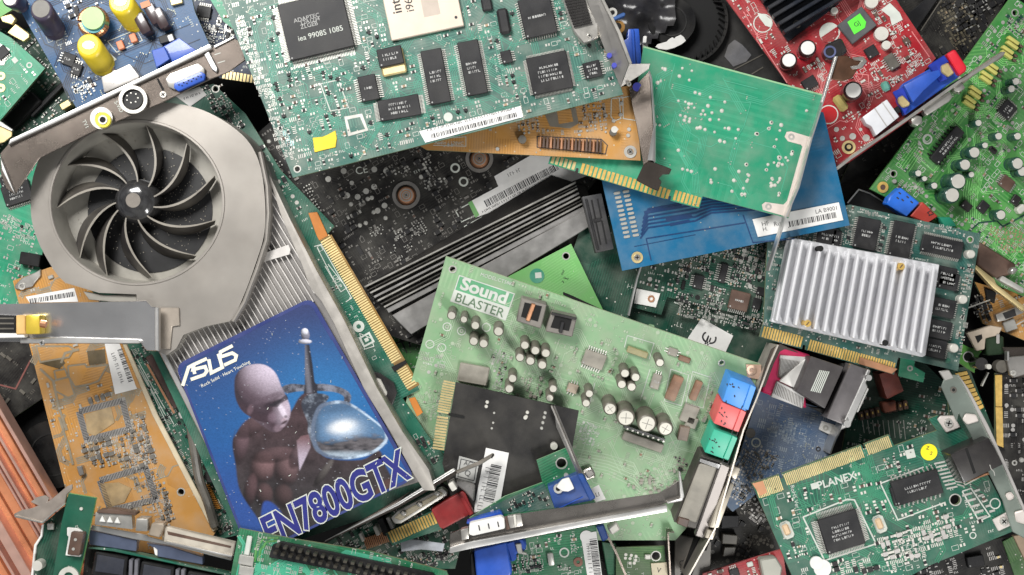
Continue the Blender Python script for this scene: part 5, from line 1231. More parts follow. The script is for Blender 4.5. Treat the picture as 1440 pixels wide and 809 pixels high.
for nm,q,cl in JK:
    o=t.poly('audio_jack',q,0,40,mat('jack_'+nm,cl,.4,0,.12,.12),2,label=nm+' audio jack',seg=2)
    cx=sum(p[0] for p in q)/4; cy=sum(p[1] for p in q)/4
    sx_=(q[1][0]-q[0][0],q[1][1]-q[0][1]); sy_=(q[3][0]-q[0][0],q[3][1]-q[0][1])
    t.poly('jack_step',[(q[1][0]-sx_[0]*a+sy_[0]*b_,q[1][1]-sx_[1]*a+sy_[1]*b_) for a,b_ in ((.0,.03),(.22,.0),(.22,.97),(0,.97))],40,42,MATS['jack_'+nm],.6,parent=o,occ=False)
    t.trace([[(cx+a*7-3,cy+b_*7+3) for a,b_ in ((0,0),(1,.35),(.7,1.2),(-.3,.85),(0,0))]],'ink',1,z=40.6,name='marking')
    bm=bmesh.new()
    for i in range(9):
        x,y=t.L((q[0][0]+sx_[0]*R_.uniform(.1,.35)+sy_[0]*R_.uniform(.1,.9),q[0][1]+sx_[1]*R_.uniform(.1,.35)+sy_[1]*R_.uniform(.15,.9)),40); rbox(bm,x,y,2.6,1.4,40,40.5,R_.random()*3)
    t.add('jack_specks',bm,M['ink'],parent=o,stuff=True)
o=t.poly('game_port',tl(C4,1175,200,1290,238,1150,580,1105,570,1030,540,1040,520),0,36,mat('port_dusty_black',(.05,.045,.04),.45,.2,.3,.3),2)
t.poly('port_body',tl(C4,1165,245,1255,262,1150,548,1055,522),36,40,DS,2,parent=o); t.poly('port_rib',tl(C4,1165,215,1275,250,1262,275,1160,238),36,40,M['capblk'],1,parent=o); t.poly('port_flange',tl(C4,1270,240,1322,262,1195,632,1138,612),30,40,mat('flange_grey',(.22,.20,.19),.42,.6,.2,.2),2,parent=o); t.trace([tl(C4,1300,255,1170,620)],'hole',3,z=41,name='flange_groove')
t.poly('screw_block',tl(C4,1060,515,1115,530,1100,570,1048,550),36,42,M['brown'],1,parent=o)
t.trace([[C4(540+k*4,170+k*16),C4(700,200+k*16),C4(830,240+k*20),C4(860,300+k*14)] for k in range(7)],mat('trace_pale',(.33,.47,.30),.5,0,.1,.3),1.4,z=.4)
t.scatter(tl(C3,355,370,620,390,620,520,520,560,360,490),7,'rrlolvD',80,19,.95,mats=[PG2,DS,DS,PG2,DS]); t.scatter(tl(C3,100,510,240,500,260,660,140,640),6,'rrlBvD',81,19,.95,mats=[PG2,DS,BR,PG2,DS])
t.scatter(tl(C4,540,20,670,40,660,170,530,150),6,'vvDlo',82,19,.9,mats=[M['silk']]*5); t.scatter(tl(C4,840,270,1050,270,1060,420,800,380),6,'vvDlrB',83,-5,.9,mats=[PG2,DS,DS,PG2,DS]); t.scatter(tl(C4,1030,200,1170,220,1120,400,1060,420),6,'rrBlD',84,19,.95,mats=[DS,M['black'],DS,M['silk'],DS])
t.scatter(tl(B3,880,350,1000,350,990,500,870,560),8,'oDlt',85,15,.9); t.scatter(tl(B3,880,600,1020,590,1020,770,870,760),6,'vDlotr',86,10,.9,mats=[PG2,DS,DS,PG2,DS]); t.scatter(tl(B3,1210,380,1330,420,1320,640,1230,620),6,'oDlrt',87,15,.9)
t.scatter(tl(C3,1070,540,1130,560,1080,809,1020,809),6,'rlBD',88,19,.9,mats=[PG2,DS,DS,PG2,DS]); t.rtraces(MATS['trace_pale'],80,seed=31,w=1.1); t.scatter(None,8.5,'ovtDvvrl....p.',89,18.8,.62,mats=[PG2,DS,BR,PG2,DS])
wb=T('sound_card_bracket','cream edged metal bracket standing along the coloured audio jacks, with a port shell below','bracket',(110,0,0),-60,(1030,620),G,seed=72)
wall(wb,'plate',[(*D3(195,378),100,166),(*D3(150,480),96,164),(*D3(90,640),90,160),(*D3(20,809),84,152),(*C4(1240,580),60,132),(*C4(1100,830),50,118)],mat('bracket_cream_edge',(.56,.51,.45),.38,.6,.15,.2),2.2)
wb.poly('top_fold',tl(D3,205,372,290,412,300,420,230,400,205,412,175,470,130,590,95,600,130,480,160,400),48,51,BK,.8)
wb.poly('port_shell',tl(C4,1300,330,1342,350,1262,572,1212,570),-18,22,mat('cream_shell',(.62,.56,.46),.4,.5,.12,.15),3,seg=2); wb.poly('port_nut',tl(C4,1330,255,1372,270,1350,325,1305,310),0,28,MATS['cream_shell'],2,seg=2); wb.poly('port_nut',tl(C4,1205,578,1248,592,1230,632,1190,620),-18,18,MATS['cream_shell'],2,seg=2)
# ================================================================ black gold edged card on top of it
t=T('black_contact_card','speckled black card with pale gold contacts on its left edge, lying on the sound card','circuit board',(146,0,-.06),13,(720,640),G,seed=73)
t.board([(641,538),(814,578),(796,680),(702,770),(650,760),(622,652)],mat('speckled_black',(.009,.008,.008),.42,0,.3,.14,.05,coat=.1),edge=mat('dark_edge',(.02,.02,.02),.5,0,.1,.1))
t.gold(B3(1045,566),B3(1012,730),-17,13,'goldp'); t.gold(B3(1010,742),B4(1165,180),-16,12,'goldp'); t.poly('key_notch',tl(B3,1010,722,1090,738,1088,750,1008,735),.2,1.4,M['hole'],0)
for c in ((1205,668),(1200,690),(1408,720),(1402,742)): t.cyl('solder_joint',B3(*c),2.6,0,1.4,M['captop'],12,2)
for c in ((1240,722),(1235,772),(1228,800)): t.cyl('solder_joint',B3(c[0]-0,c[1]-0),1.6,0,1,M['silver'],10)
for c in ((240,722),(235,745),(228,772),(222,800)): t.cyl('solder_joint',C3(*c),2.4,0,1.2,M['silver'],12,1.8)
t.cyl('white_bead',C4(428,157),5,0,7,M['captop'],bev=2); t.cyl('white_bead',C4(283,13),2.6,0,2,M['captop'])
t.sticker('barcode_label',[K3(*p) for p in ((683,55),(862,95),(790,500),(590,560),(600,480))],.6,rows=[(K3(700,210),K3(630,540),7)],barc=(K3(765,190),K3(700,480),15))
t.sticker('small_label',[K3(*p) for p in ((475,118),(632,162),(600,330),(448,288))],.5,m=mat('label_grey',(.42,.42,.40),.5,0,.1,.2)); t.trace([[K3(*p) for p in ((490,140),(612,172),(590,310),(465,275),(490,140))]],'ink',1,z=1.3,name='printing'); t.text('Q',K3(540,255),11,10,'ink',1.3); t.text('AC',K3(545,180),9,10,'ink',1.3)
t.poly('clear_lump',[K3(*p) for p in ((455,300),(600,345),(590,480),(520,400),(440,340))],.3,10,mat('grey_clear_plastic',(.25,.24,.23),.25,.2,.2,.2),2)
t.scatter(None,26,'v.....',90,13,.5)
# ================================================================ dark board dense with parts + white heatsink card
t=T('dense_dark_board','dark green board crowded with tiny silver parts, left of the white finned heatsink','circuit board',(98,0,0),14,(1000,400),G,seed=74)
t.board([(903,368),(1010,330),(1110,330),(1100,452),(1066,448),(938,418),(930,443),(888,432)],P_DK)
t.poly('screw_tab',tl(C3,702,92,822,118,800,190,688,168),.1,2,M['white'],.4); t.ring('mount_ring',C3(776,145),2.5,5,2,3,M['copper'])
t.chip(C3(1222,155),28,27,7,'b',14,1,m='brown',pl=5); t.chip(C3(1015,60),14,20,4,'lr',14,0); t.cyl('hole_mark',C3(1010,138),3.6,0,.5,M['hole']); t.box('slot_mark',C3(937,75),5,14,0,.5,M['hole'],14,2)
t.chip(C2(1140,735),10,28,4,'lr',14,0,pitch=3,pl=6); t.chip(C3(1340,110),18,12,3,'lr',14,0); t.chip(C3(1310,170),12,16,3,'tb',14,0)
t.scatter(tl(C2,900,670,1430,540,1430,809,C3(0,0)[0]*0+1430,1000,1300,1030,900,960,880,800),6.2,'rrlBptsrrlv',91,14,.97); t.scatter(None,10,'vDrt.p',92,14,.8)
b=T('board_end_strip','thin bright metal strip on the left end of the crowded dark green board','bracket',(110,0,0),108,(893,410),G)
wall(b,'plate',[(*C2(725,700),96,112),(*C3(706,40),96,112),(*C3(662,230),92,110)],M['steelb'],2.2)
t=T('heatsink_card','teal graphics card with black memory chips and gold contacts under a white heatsink','graphics card',(126,0,0),12,(1230,410),G,seed=75)
P_TL=pcb('pcb_dull_teal',(.018,.085,.07),(.03,.12,.10),.35,.35)
t.board([(1080,322),(1150,296),(1196,288),(1379,329),(1347,522),(1284,507),(1263,503),(1257,527),(1133,492),(1133,486),(1129,485),(1128,491),(1068,474),(1074,452)],P_TL,holes=[(D2(1165,565)[0],D2(1165,565)[1],3.6)])
t.gold((1126,489),(1070,474),-16,15,'gold'); t.gold((1256,525),(1135,492),-15,34,'gold')
def mem(c,w,h,sd='lr',ang=12): t.chip(c,w,h,6,sd,ang,2,pitch=2.6,pl=4,label=None)
mem(D2(645,535),32,44); mem(D2(820,565),30,50); mem(D2(440,550),26,30); mem(D2(490,560),12,24)
mem(D2(1025,600),58,24,'tb'); mem(D3(1045,30),28,26); mem(D2(1058,775),28,24)
for c in ((1030,190),(1010,300),(985,395)): mem(D3(*c),34,26)
for c in ((1172,638),): t.cap(D2(*c),6,14,'captop')
for c in ((1132,148),(1087,395)): t.cap(D3(*c),6.3,14,'captop')
t.cyl('via_mark',D3(1053,458),3.8,0,.5,P_GR2); t.text('U3  U4',D2(1040,500),6,12,'silk')
t.scatter([D2(600,400),D2(1150,530),D2(1140,560),D2(590,430)],5,'tltl',93,12,.95); t.scatter([D2(1150,600),D2(1200,600),D3(1130,480),D3(1080,480)],6,'tltrp',94,12,.8); t.scatter([D2(700,470),D2(770,480),D2(740,640),D2(680,630)],6,'oBtl',95,12,.9); t.scatter([D2(540,450),D2(600,460),D2(570,600),D2(530,590)],6,'oBtl',96,12,.9); t.scatter(None,7,'tlrpvt.',97,12,.8)
t.poly('burr',tl(D3,610,440,800,500,770,525,605,475),.5,3,M['copper'],.4)
h=T('white_heatsink','bright white aluminium heatsink with a dozen upright fins and two brass push pins','heatsink',(132,0,0),12,(1200,420),G,seed=76)
WA=mat('white_aluminium',(.68,.68,.70),.42,.25,.08,.08,.03,.02)
HS=[D2(245,552),D2(1012,690),D3(942,432),D3(925,440),D3(160,262)]
h.poly('base',HS,0,10,WA,1)
TL_,TR_,BR_,BL_=Vector(D2(248,560)),Vector(D2(1012,692)),Vector(D3(940,432)),Vector(D3(162,258))
bm=None; nf=16
for i in range(nf):
    q=(i+.5)/nf; a=TL_.lerp(TR_,q); b_=BL_.lerp(BR_,q); o_=(a-b_).normalized()
    a=a-o_*(2+(i%3)*2) if i>2 else a; b_=b_+o_*2; n=Vector((-(a-b_).y,(a-b_).x)).normalized()*2.0
    h.poly('fin',[a-n,b_-n,b_+n,a+n],8,25,WA,1.6,seg=2)
    m1=TL_.lerp(TR_,q+.5/nf); m2=BL_.lerp(BR_,q+.5/nf); n=n*.9
for c in (D2(818,700),D3(345,270)):
    o=h.cyl('push_pin',c,5.4,10,26,M['gold'],20,4.8,bev=1); h.box('pin_slot',c,6,1.2,26,26.4,M['brown'],-50,0)
h.cyl('pin_hole',D2(410,610),4,10,25.6,M['hole']); h.cyl('pin_hole',D3(737,368),4.2,10,25.6,M['hole'])
t=T('green_tab_board','small bright green board tab below the white heatsink','circuit board',(96,0,0),12,(1280,520),G)
t.board([KE(480,560),KE(590,580),KE(585,640),KE(670,690),KE(655,765),KE(460,715)],P_BK2); t.ring('mount_ring',KE(553,655),2,4.2,0,.6,M['silver']); t.scatter(None,9,'v..',98)
# ================================================================ slate blue board and its connector
t=T('slate_blue_board','dusty slate blue board with pale print lying right of the audio jacks','circuit board',(84,0,0),14,(1100,610),G,seed=77)
t.board([(1068,548),(1182,582),(1180,612),(1160,652),(1070,690),(1030,720),(1012,700),(1040,640)],P_SL)
t.poly('mount_plate',[KA(*p) for p in ((765,15),(960,80),(900,185),(735,105))],.2,6,M['white'],1); t.ring('mount_ring',KA(800,85),1.6,4,6,6.8,M['silver'])
t.cyl('dark_pad',KA(40,140),7,0,1.5,M['capgry']); t.ring('print_ring',KA(95,235),5,7,0,.6,M['silk']); t.ring('print_ring',KA(725,300),2,3.6,0,.6,M['ink'])
t.scatter([KA(*p) for p in ((250,20),(520,40),(520,240),(440,260),(200,130))],5,'lloD',99,14,.95,mats=[mat('print_slate',(.30,.36,.42),.5,0,.2,.3)]*5); t.scatter([KA(*p) for p in ((540,200),(660,200),(640,340),(500,300))],6,'lov',100,14,.9,mats=[mat('print_slate',(.30,.36,.42),.5,0,.2,.3)]*5)
t.scatter([(1012,690),(1050,610),(1100,640),(1040,715)],5,'DDvrB',101,30,.95,mats=[M['alu'],M['capgry'],M['capgry'],M['silk'],M['black']]); t.rtraces(mat('trace_slate',(.13,.19,.29),.4,0,.2,.2),26,seed=17,w=.8,length=(8,30)); t.scatter(None,10,'ovtl..',102,14,.7,mats=[mat('print_slate',(.30,.36,.42),.5,0,.2,.3)]*5)
t=T('video_connector','dark grey video connector with a grey and pink ribbon cable inside a silver shell','connector',(116,0,0),22,(1150,530),G,seed=78)
RB=mat('ribbon_grey',(.55,.54,.53),.45,0,.1,.15); 
t.poly('cable_end',tl(D3,125,480,180,385,215,380,300,410,360,430,330,620,340,700,120,620),-26,4,mat('magenta_plastic',(.50,.012,.09),.35,0,.2,.1),2)
for P,n_ in ((((205,430),(340,440),(290,600),(200,540)),9),(((190,560),(290,610),(330,640),(320,700),(160,640)),12)):
    P_=[D3(*p) for p in P]; 
    t.poly('ribbon_cable',P_,-4,7,RB,1)
bm=bmesh.new()
for k in range(15):
    a=D3(205+k*7,440+k*1); b_=D3(192+k*5,545+k*4); v0=t.L(a,7.4); v1=t.L(b_,7.4); rbox(bm,(v0[0]+v1[0])/2,(v0[1]+v1[1])/2,math.dist(v0,v1)*.9,.6,7,7.5,math.atan2(v1[1]-v0[1],v1[0]-v0[0]))
for k in range(20):
    a=D3(185+k*7,565+k*4); b_=D3(165+k*8,625+k*4); v0=t.L(a,7.4); v1=t.L(b_,7.4); rbox(bm,(v0[0]+v1[0])/2,(v0[1]+v1[1])/2,math.dist(v0,v1)*.9,.7,7,7.5,math.atan2(v1[1]-v0[1],v1[0]-v0[0]))
t.add('wire_lines',bm,M['capgry'])
t.poly('ribbon_fold',tl(D3,345,440,200,560,285,600),7,12,M['white'],1)
CG=mat('connector_dark_grey',(.055,.05,.052),.42,0,.2,.1)
t.poly('connector_body',tl(D3,362,435,528,490,432,702,288,612),0,34,CG,2,seg=2); 
for k in range(6): t.poly('print_line',[D3(405+k*9-0,505+k*1.5),D3(410+k*9,506+k*1.5),D3(364+k*9,612+k*2),D3(359+k*9,611+k*2)],34,34.4,M['silk'],0)
t.poly('connector_flange',tl(D3,562,472,652,505,528,782,440,748),0,30,mat('flange_mid_grey',(.13,.12,.125),.38,.3,.2,.12),1.5,seg=2); t.poly('gap_block',tl(D3,520,470,560,480,450,740,350,690,430,702),-10,8,M['blackcl'],1)
t.poly('silver_shell',tl(D3,650,500,665,508,640,570,650,590,560,790,512,809,520,785),0,32,M['steelb'],1.2); t.cyl('thumb_screw',D3(654,545),4.2,0,38,M['steelb'],bev=1); t.cyl('thumb_screw',D3(545,778),5,0,38,M['steelb'],bev=1); t.poly('shell_face',tl(D3,640,590,655,600,600,720,570,712),0,28,M['white'],1)
wall(t,'bracket_edge',[(*KA(960,90),96,132),(*KA(900,200),90,126),(*KA(845,350),80,120)],M['steelb'],2)
# ================================================================ red card
t=T('red_graphics_card','bright red graphics card with a black heatsink, white topped capacitors and a blue video port','graphics card',(124,.13,0),-31,(1200,110),G,seed=81)
t.board([(1004,-24),(1107,117),(1168,205),(1176,236),(1195,228),(1320,140),(1300,100),(1316,82),(1244,-24)],P_RD,edge=mat('red_edge',(.45,.10,.10),.4,0,.1,.1))
hs=t.poly('heatsink_base',tl(D1,75,-50,245,212,500,20,540,-50),1,8,mat('anodised_blue_black',(.012,.016,.026),.38,.4,.2,.12),1)
for k in range(7):
    a=Vector(D1(90+k*27,-40+k*40)); b_=a+Vector(D1(480,-288))-Vector(D1(0,0)); u=Vector((.52,.85))*2.6
    if k<6: t.poly('heatsink_fin',[a-u,b_-u,b_+u,a+u],8,26,MATS['anodised_blue_black'],.8,parent=hs,occ=False)
t.screw(D1(290,120),6,12,'capgry'); t.ring('empty_cap_outline',D1(118,118),12,13.4,0,.5,M['silk'],40); t.poly('white_paste',tl(D1,90,65,130,75,165,105,160,140,130,130,100,90),.2,1,M['silk'],0)
for c,r in (((250,305),11.5),((345,243),12),((575,457),13)): t.cap(D1(*c),r,30,mat('cap_maroon',(.035,.012,.012),.25,0,.3,.05,coat=.4),M['white'])
t.cyl('round_print',D1(455,165),14,0,.5,M['silk'],32); t.poly('half_disc',tl(D1,412,190,500,130,500,175,475,210,430,215),.5,.8,P_RD,0,occ=False)
t.cyl('empty_cap',D1(450,580),12,0,.5,mat('plain_red',(.42,.01,.015),.35,0,.1,.05)); t.ring('empty_cap_outline',D1(450,580),12,13.5,0,.6,M['silk'],40)
ch=t.box('graphics_chip',D1(594,128),42,34,1,8,mat('chip_slate',(.07,.075,.08),.4,0,.2,.1),-38,1)
t.poly('green_label',tl(D1,545,112,608,68,640,112,634,140,580,175),8,8.6,mat('label_neon_green',(.10,.72,.04),.45,0,.08,.05),0); t.text('GJ',D1(594,122),9,-35,'ink',8.9)
t.cyl('coil',D1(470,262),13,0,16,M['capblk'],24,12,bev=3); t.box('coil_body',D1(490,245),26,24,0,15,M['capblk'],-25,6,seg=3,); t.ring('coil_ring',D1(457,262),6,8.5,16,17,mat('coil_blue_grey',(.10,.12,.25),.4,.3,.2,.1))
for c,r in (((718,170),9.5),((742,228),6),((668,8),9),((480,55),5)): t.cyl('can_capacitor',D1(*c),r,0,10,M['captop'],bev=1.5)
t.poly('white_label',tl(D1,715,50,760,15,810,65,825,100,770,130,760,85),.2,1,M['silk'],0)
t.chip(D1(770,312),14,22,5,'lr',-31,0,m='capgry',pitch=3); t.chip(D1(668,262),16,16,7,'',-31,0); t.chip(D1(845,208),9,9,4,'tb',-31,0,m='brown'); t.chip(D1(355,420),20,16,7,'b',-31,0)
t.box('yellow_coil',D1(512,520),13,24,0,9,mat('coil_yellow',(.45,.36,.12),.4,.2,.3,.1),-35,3); t.box('teal_part',D1(740,435),12,14,0,6,mat('part_teal',(.12,.35,.28),.4,0,.3,.1),-25,3)
t.poly('video_port',tl(D1,822,425,1000,328,1050,275,1115,385,838,582,800,500),0,20,VB,1.5); t.poly('port_block',tl(D1,830,432,945,368,1010,352,1020,380,935,455,878,520),20,36,VB,2,seg=2); t.poly('port_wing',tl(D1,955,330,1035,278,1060,312,1020,345,1055,400,1015,415,985,370),20,28,mat('blue_dark_plastic',(.006,.03,.33),.35,0,.2,.06),1)
t.poly('port_wing',tl(D1,775,465,828,440,865,520,838,582,795,500),20,26,MATS['blue_dark_plastic'],1)
t.poly('port_screw_plate',tl(D1,1020,330,1055,315,1088,370,1055,390,1020,365),26,32,M['goldp'],1.5); t.poly('port_screw_plate',tl(D1,800,495,825,480,865,520,860,535,825,545,805,520),24,30,M['goldp'],1.5)
t.poly('red_plug',tl(D1,1045,272,1082,250,1095,252,1150,335,1150,358,1112,382),0,32,mat('plug_red',(.60,.012,.03),.35,0,.1,.05),4,seg=3)
t.poly('white_socket',tl(D1,622,592,745,502,808,590,690,686,668,640,640,625),0,22,mat('socket_pale_grey',(.62,.63,.66),.4,.1,.08,.08),1.5,seg=2); t.trace([tl(D1,668,560,728,650),tl(D1,705,530,765,615)],'alu',1.5,z=22.6,name='seam'); t.box('small_black',D1(800,555),7,9,0,14,M['blackcl'],-31,1)
t.ring('mount_ring',D1(552,745),6,9.5,0,1.2,M['goldp']); t.cyl('mount_hole',D1(552,745),5.5,0,.6,M['hole']); t.cyl('gold_pad',D1(553,743),3,0.6,1.6,M['goldp'])
for c,r in (((572,690),4.6),((640,698),5),((520,700),3.5),((490,655),3.5),((612,655),2.4)): t.cyl('solder_pad',D1(*c),r,0,.8,M['silver'],14)
t.trace([tl(D1,20,60,130,250,240,420),tl(D1,35,50,60,90),tl(D1,870,160,960,290),tl(D1,560,370,650,380,655,470)],mat('trace_pink',(.60,.18,.18),.4,0,.1,.1),1.4,z=.5)
SW=[M['silk'],M['brown'],M['captop'],M['silk'],M['brown']]
t.scatter(tl(D1,0,-60,80,-60,90,0,30,30),6,'lot',109,-31,.9); t.scatter(tl(D1,140,250,200,260,260,400,220,400),5,'tl.',110,-31,.9)
t.scatter(tl(D1,600,200,760,130,900,260,960,300,790,470,700,430,620,300),7,'rrloBtp',111,-31,.95,mats=SW); t.scatter(tl(D1,560,-60,700,-60,840,150,760,200,640,40),7,'rrloBv',112,-31,.95,mats=SW); t.scatter(tl(D1,300,290,450,300,420,480,330,400),7,'rrloBv',113,-31,.9,mats=SW); t.scatter(None,9,'rotlv..p',114,-31,.75,mats=SW)
t.rtraces(MATS['trace_pink'],22,seed=22,w=.9,length=(8,28))
b=T('red_card_bracket','pale metal bracket along the lower edge of the red graphics card, with silver port nuts','bracket',(140,.12,0),-31,(1300,150),G,seed=82)
wall(b,'plate',[(*D2(490,208),118,138),(*D1(560,800),118,140),(*D1(850,600),122,152),(*D1(1110,415),128,162),(*D1(1250,330),132,166),(*D1(1335,268),134,168)],M['shell'],4)
b.poly('end_plate',tl(D1,1110,400,1320,262,1345,262,1330,292,1240,340,1130,425),4,8,mat('tan_steel',(.50,.46,.38),.35,.8,.15,.15),.6)
b.poly('port_nut',tl(D1,865,600,890,580,925,590,925,622,900,638,872,628),-8,12,M['shell'],3,seg=2); b.poly('port_nut',tl(D1,1085,430,1125,415,1145,445,1110,470,1080,460),-8,12,M['shell'],3,seg=2); b.poly('port_face',tl(D1,935,575,920,545,1040,475,1065,458,1080,490,1060,515,950,585),-8,10,M['shell'],3,seg=2)
# ================================================================ bright green board, right edge
t=T('bright_green_board','bright green board with yellow coils, black capacitors and blue and red jacks','circuit board',(88,-.10,-.04),-52,(1340,220),G,seed=83)
t.board([(1424,-6),(1224,266),(1312,312),(1376,352),(1400,400),(1520,450),(1520,60)],P_LM,holes=[D1(1392,65)+(4,),D2(778,232)+(4,)],edge=mat('lime_edge',(.10,.32,.08),.4,0,.1,.1))
t.ring('mount_ring',K7(250,740),4,8,0,1.5,M['gold']); t.cyl('mount_hole',K7(250,740),3.8,0,1,M['brown']); t.cyl('peg',K7(348,690),3,0,3,M['silver'])
for (x,y) in ((1395,235),(1290,362),(1205,485)):
    for k in range(4):
        c=D1(x-30+k*14-8*(k%2)+0,y+38-k*24+14)
        o=t.box('yellow_coil',(c[0]-3,c[1]-3),19,5,0,8,mat('coil_bright_yellow',(.62,.58,.16),.35,.2,.15,.08),35,2,seg=2); t.box('coil_lead',(c[0]+8,c[1]+5),6,3.4,0,6,M['brown'],35,1,parent=None)
t.chip(K7(797,385),60,16,9,'tb',-51,2,pitch=6,pl=5,pinw=2,lead='black'); t.chip(K7(1305,85),22,21,7,'lrtb',-50,2,pitch=3); t.chip(K7(1297,705),20,18,5,'lr',38,0,m='brown')
for c,r,h in (((1055,198),5.5,20),((1225,310),6,20),((1385,310),6,20),((1110,387),5,20),((1022,447),9,26),((943,550),9,26),((885,690),12.5,30),((835,806),12,30),((995,633),5,18),((548,622),5.4,20),((600,668),4.4,18),((683,727),5.4,20),((1385,540),9.5,22)):
    t.cap(K7(*c),r,h,'capgrn' if c[0]!=1385 or c[1]<400 else 'coil_blue_grey' if 'coil_blue_grey' in M else 'capgrn','captop')
for c,r in ((D2(1322,440),8),(D1(1375,450),6),(D1(1398,412),6),(D2(1430,220),8)): t.cap(c,r,20,'capgrn')
t.box('diode',K7(1185,425),14,8,0,6,M['capblk'],40,2); t.box('diode',D2(1285,108),12,6,0,6,M['capblk'],40,2); t.chip(D2(1235,400),14,16,6,'',40,0); t.chip(D2(1150,395),16,12,7,'',40,0,m='capblk'); t.chip(D2(1400,365),12,14,7,'',35,0,m='capblk')
t.box('socket',D2(1430,410),14,10,0,12,M['captop'],-40,2)
t.poly('audio_jack',tl(D2,815,300,912,378,845,452,745,385,760,350),0,18,mat('jack_deep_blue',(.008,.13,.62),.4,0,.15,.1),1.5,label='blue audio jack'); t.poly('audio_jack',tl(D2,926,372,1006,448,950,486,864,446),0,15,mat('jack_brick_red',(.48,.05,.035),.4,0,.15,.1),1.5,label='brick red audio jack'); t.poly('audio_jack',tl(D2,1005,450,1070,450,1105,500,1040,505),0,14,mat('jack_teal',(.02,.28,.17),.35,0,.2,.1),4,label='teal audio jack',seg=2)
t.trace([tl(D2,935,440,925,430,940,420,955,435,930,445)],'ink',1,z=15.6); 
for q in ((810,330),(850,350),(825,365),(800,355),(870,375)): t.box('jack_speck',D2(*q),4,2,18,18.4,M['ink'],40,0)
t.trace([tl(K7,545,400,585,425),tl(K7,550,350,590,425)],'silk',1.4,z=.6,name='logo_print'); t.ring('logo_print',K7(625,335),5,7.4,0,.7,M['silk']); t.text('C',K7(620,338),12,-50,'silk',.7)
for k in range(6): t.trace([[K7(360+k*22,560+k*9),K7(510+k*14,360+k*15)]],mat('trace_lime',(.20,.55,.16),.4,0,.1,.1),1,z=.5)
for k in range(7): t.trace([[K7(960+k*14,809),K7(1000+k*12,720),K7(1050+k*10,560)]],MATS['trace_lime'],1.2,z=.5+k*.004); t.trace([[D2(1140+k*9,480),D2(1130+k*12,330),D2(1150+k*10,220)]],MATS['trace_lime'],1.1,z=.6+k*.004)
t.trace([tl(D2,1150,530,1210,480,1300,470,1330,500,1440,440)],'capgrn',2,z=.7)
SL=[M['silver'],M['capgrn'],M['tan'],M['silk'],M['brown']]
t.scatter(tl(K7,400,690,560,640,700,760,760,809,620,809,480,800),5.5,'vvlDr',120,-50,.95,mats=SL); t.scatter(tl(K7,940,280,1100,250,1300,380,1250,520,1080,420),6.5,'rvlDot',121,-50,.9,mats=SL); t.scatter(tl(K7,1100,130,1200,120,1400,250,1300,290),6,'lllr',122,30,.9,mats=SL)
t.scatter(tl(D2,1250,490,1440,500,1440,640,1330,640),4.6,'vvvD',123,20,.97,mats=[M['tan'],M['tan'],M['tan'],M['silk'],M['tan']]); t.scatter(tl(D1,1330,60,1438,30,1438,200,1360,170),6,'rrBlv',124,-50,.9,mats=SL); t.scatter(tl(K7,480,470,560,330,800,100,940,30,840,120,600,400),7,'tt.',125,-50,.8)
t.rtraces(MATS['trace_lime'],60,seed=23,w=1.0,length=(8,30)); t.scatter(None,8.5,'vvtroDl.',126,-52,.85,mats=SL)
t=T('rimmed_box','small black box with a thin silver rim tucked under the bright green board','metal frame',(70,0,0),30,(1225,290),G)
t.poly('box',tl(D2,540,385,600,312,660,330,850,450,830,500,560,440),-20,0,M['blackcl'],1); t.trace([tl(D2,545,380,602,312,660,332,850,452)],'steelb',2,z=1,name='rim')
# ================================================================ black fan and plastics at the top
t=T('black_fan','black blower fan with a splash of white paint on its hub, at the top edge','fan',(60,0,0),0,(955,50),G,seed=84)
BP=mat('fan_housing_black',(.014,.014,.015),.5,0,.4,.10,.1); BF=mat('fan_rotor_black',(.010,.010,.011),.28,0,.3,.08,.05)
t.poly('housing',[(880,-60),(1080,-60),(1110,120),(1060,150),(900,110),(870,60)],-20,0,BP,2)
t.ring('rotor_wall',(960,28),62,66,0,12,BF,60); t.cyl('rotor_floor',(960,28),64,0,3,M['hole'],60); t.cyl('rotor_hub',(945,30),36,0,20,BF,48,34,bev=2); t.ring('hub_ring',(945,30),20,21.5,20,21,BP,40); t.box('hub_stamp',(944,31),9,12,20,21,BP,8,1)
for k in range(40):
    a=2*PI*k/40; t.box('vane',(960+57*math.cos(a),28+57*math.sin(a)),13,1.6,2,13,BF,math.degrees(a)+35,.4)
t.poly('paint_splash',[KC(*p) for p in ((452,365),(470,345),(540,325),(560,305),(585,290),(600,302),(610,290),(650,270),(675,290),(693,318),(660,345),(600,375),(540,390),(480,382))],20.5,22,M['white'],.5)
t.poly('grey_patch',[KC(*p) for p in ((990,440),(1020,350),(1070,310),(1130,350),(1200,430),(1160,480),(1060,520))],.2,.8,mat('worn_grey',(.10,.10,.11),.6,0,.4,.2),0); t.trace([[KC(1060,545),KC(1290,425)],[KC(1200,580),KC(1290,525)]],'capgry',1.6,z=1,name='ridge')
t=T('blue_plug','blue plastic plug beside a brown capacitor behind the beige bracket at the top','plug',(120,0,0),85,(893,65),G,seed=85)
t.poly('plug_body',[KC(*p) for p in ((190,320),(235,300),(240,225),(325,222),(350,520),(250,525))],0,30,VB,2,seg=2); t.poly('plug_rib',[KC(*p) for p in ((262,225),(285,225),(305,510),(285,515))],30,33,VB,1); t.box('metal_side',KC(375,420),9,40,0,26,M['alu'],88,1) if 0 else t.poly('metal_side',[KC(*p) for p in ((345,330),(395,330),(405,500),(352,505))],0,20,M['steel'],1); t.box('white_bit',KC(372,308),5,10,20,28,M['white'],5,1); t.box('white_bit',KC(405,628),6,10,20,28,M['white'],5,1)
t=T('brown_capacitor','brown and black capacitor with a blue strap, left of the blue plug at the top','capacitor',(110,0,0),0,(870,30),G)
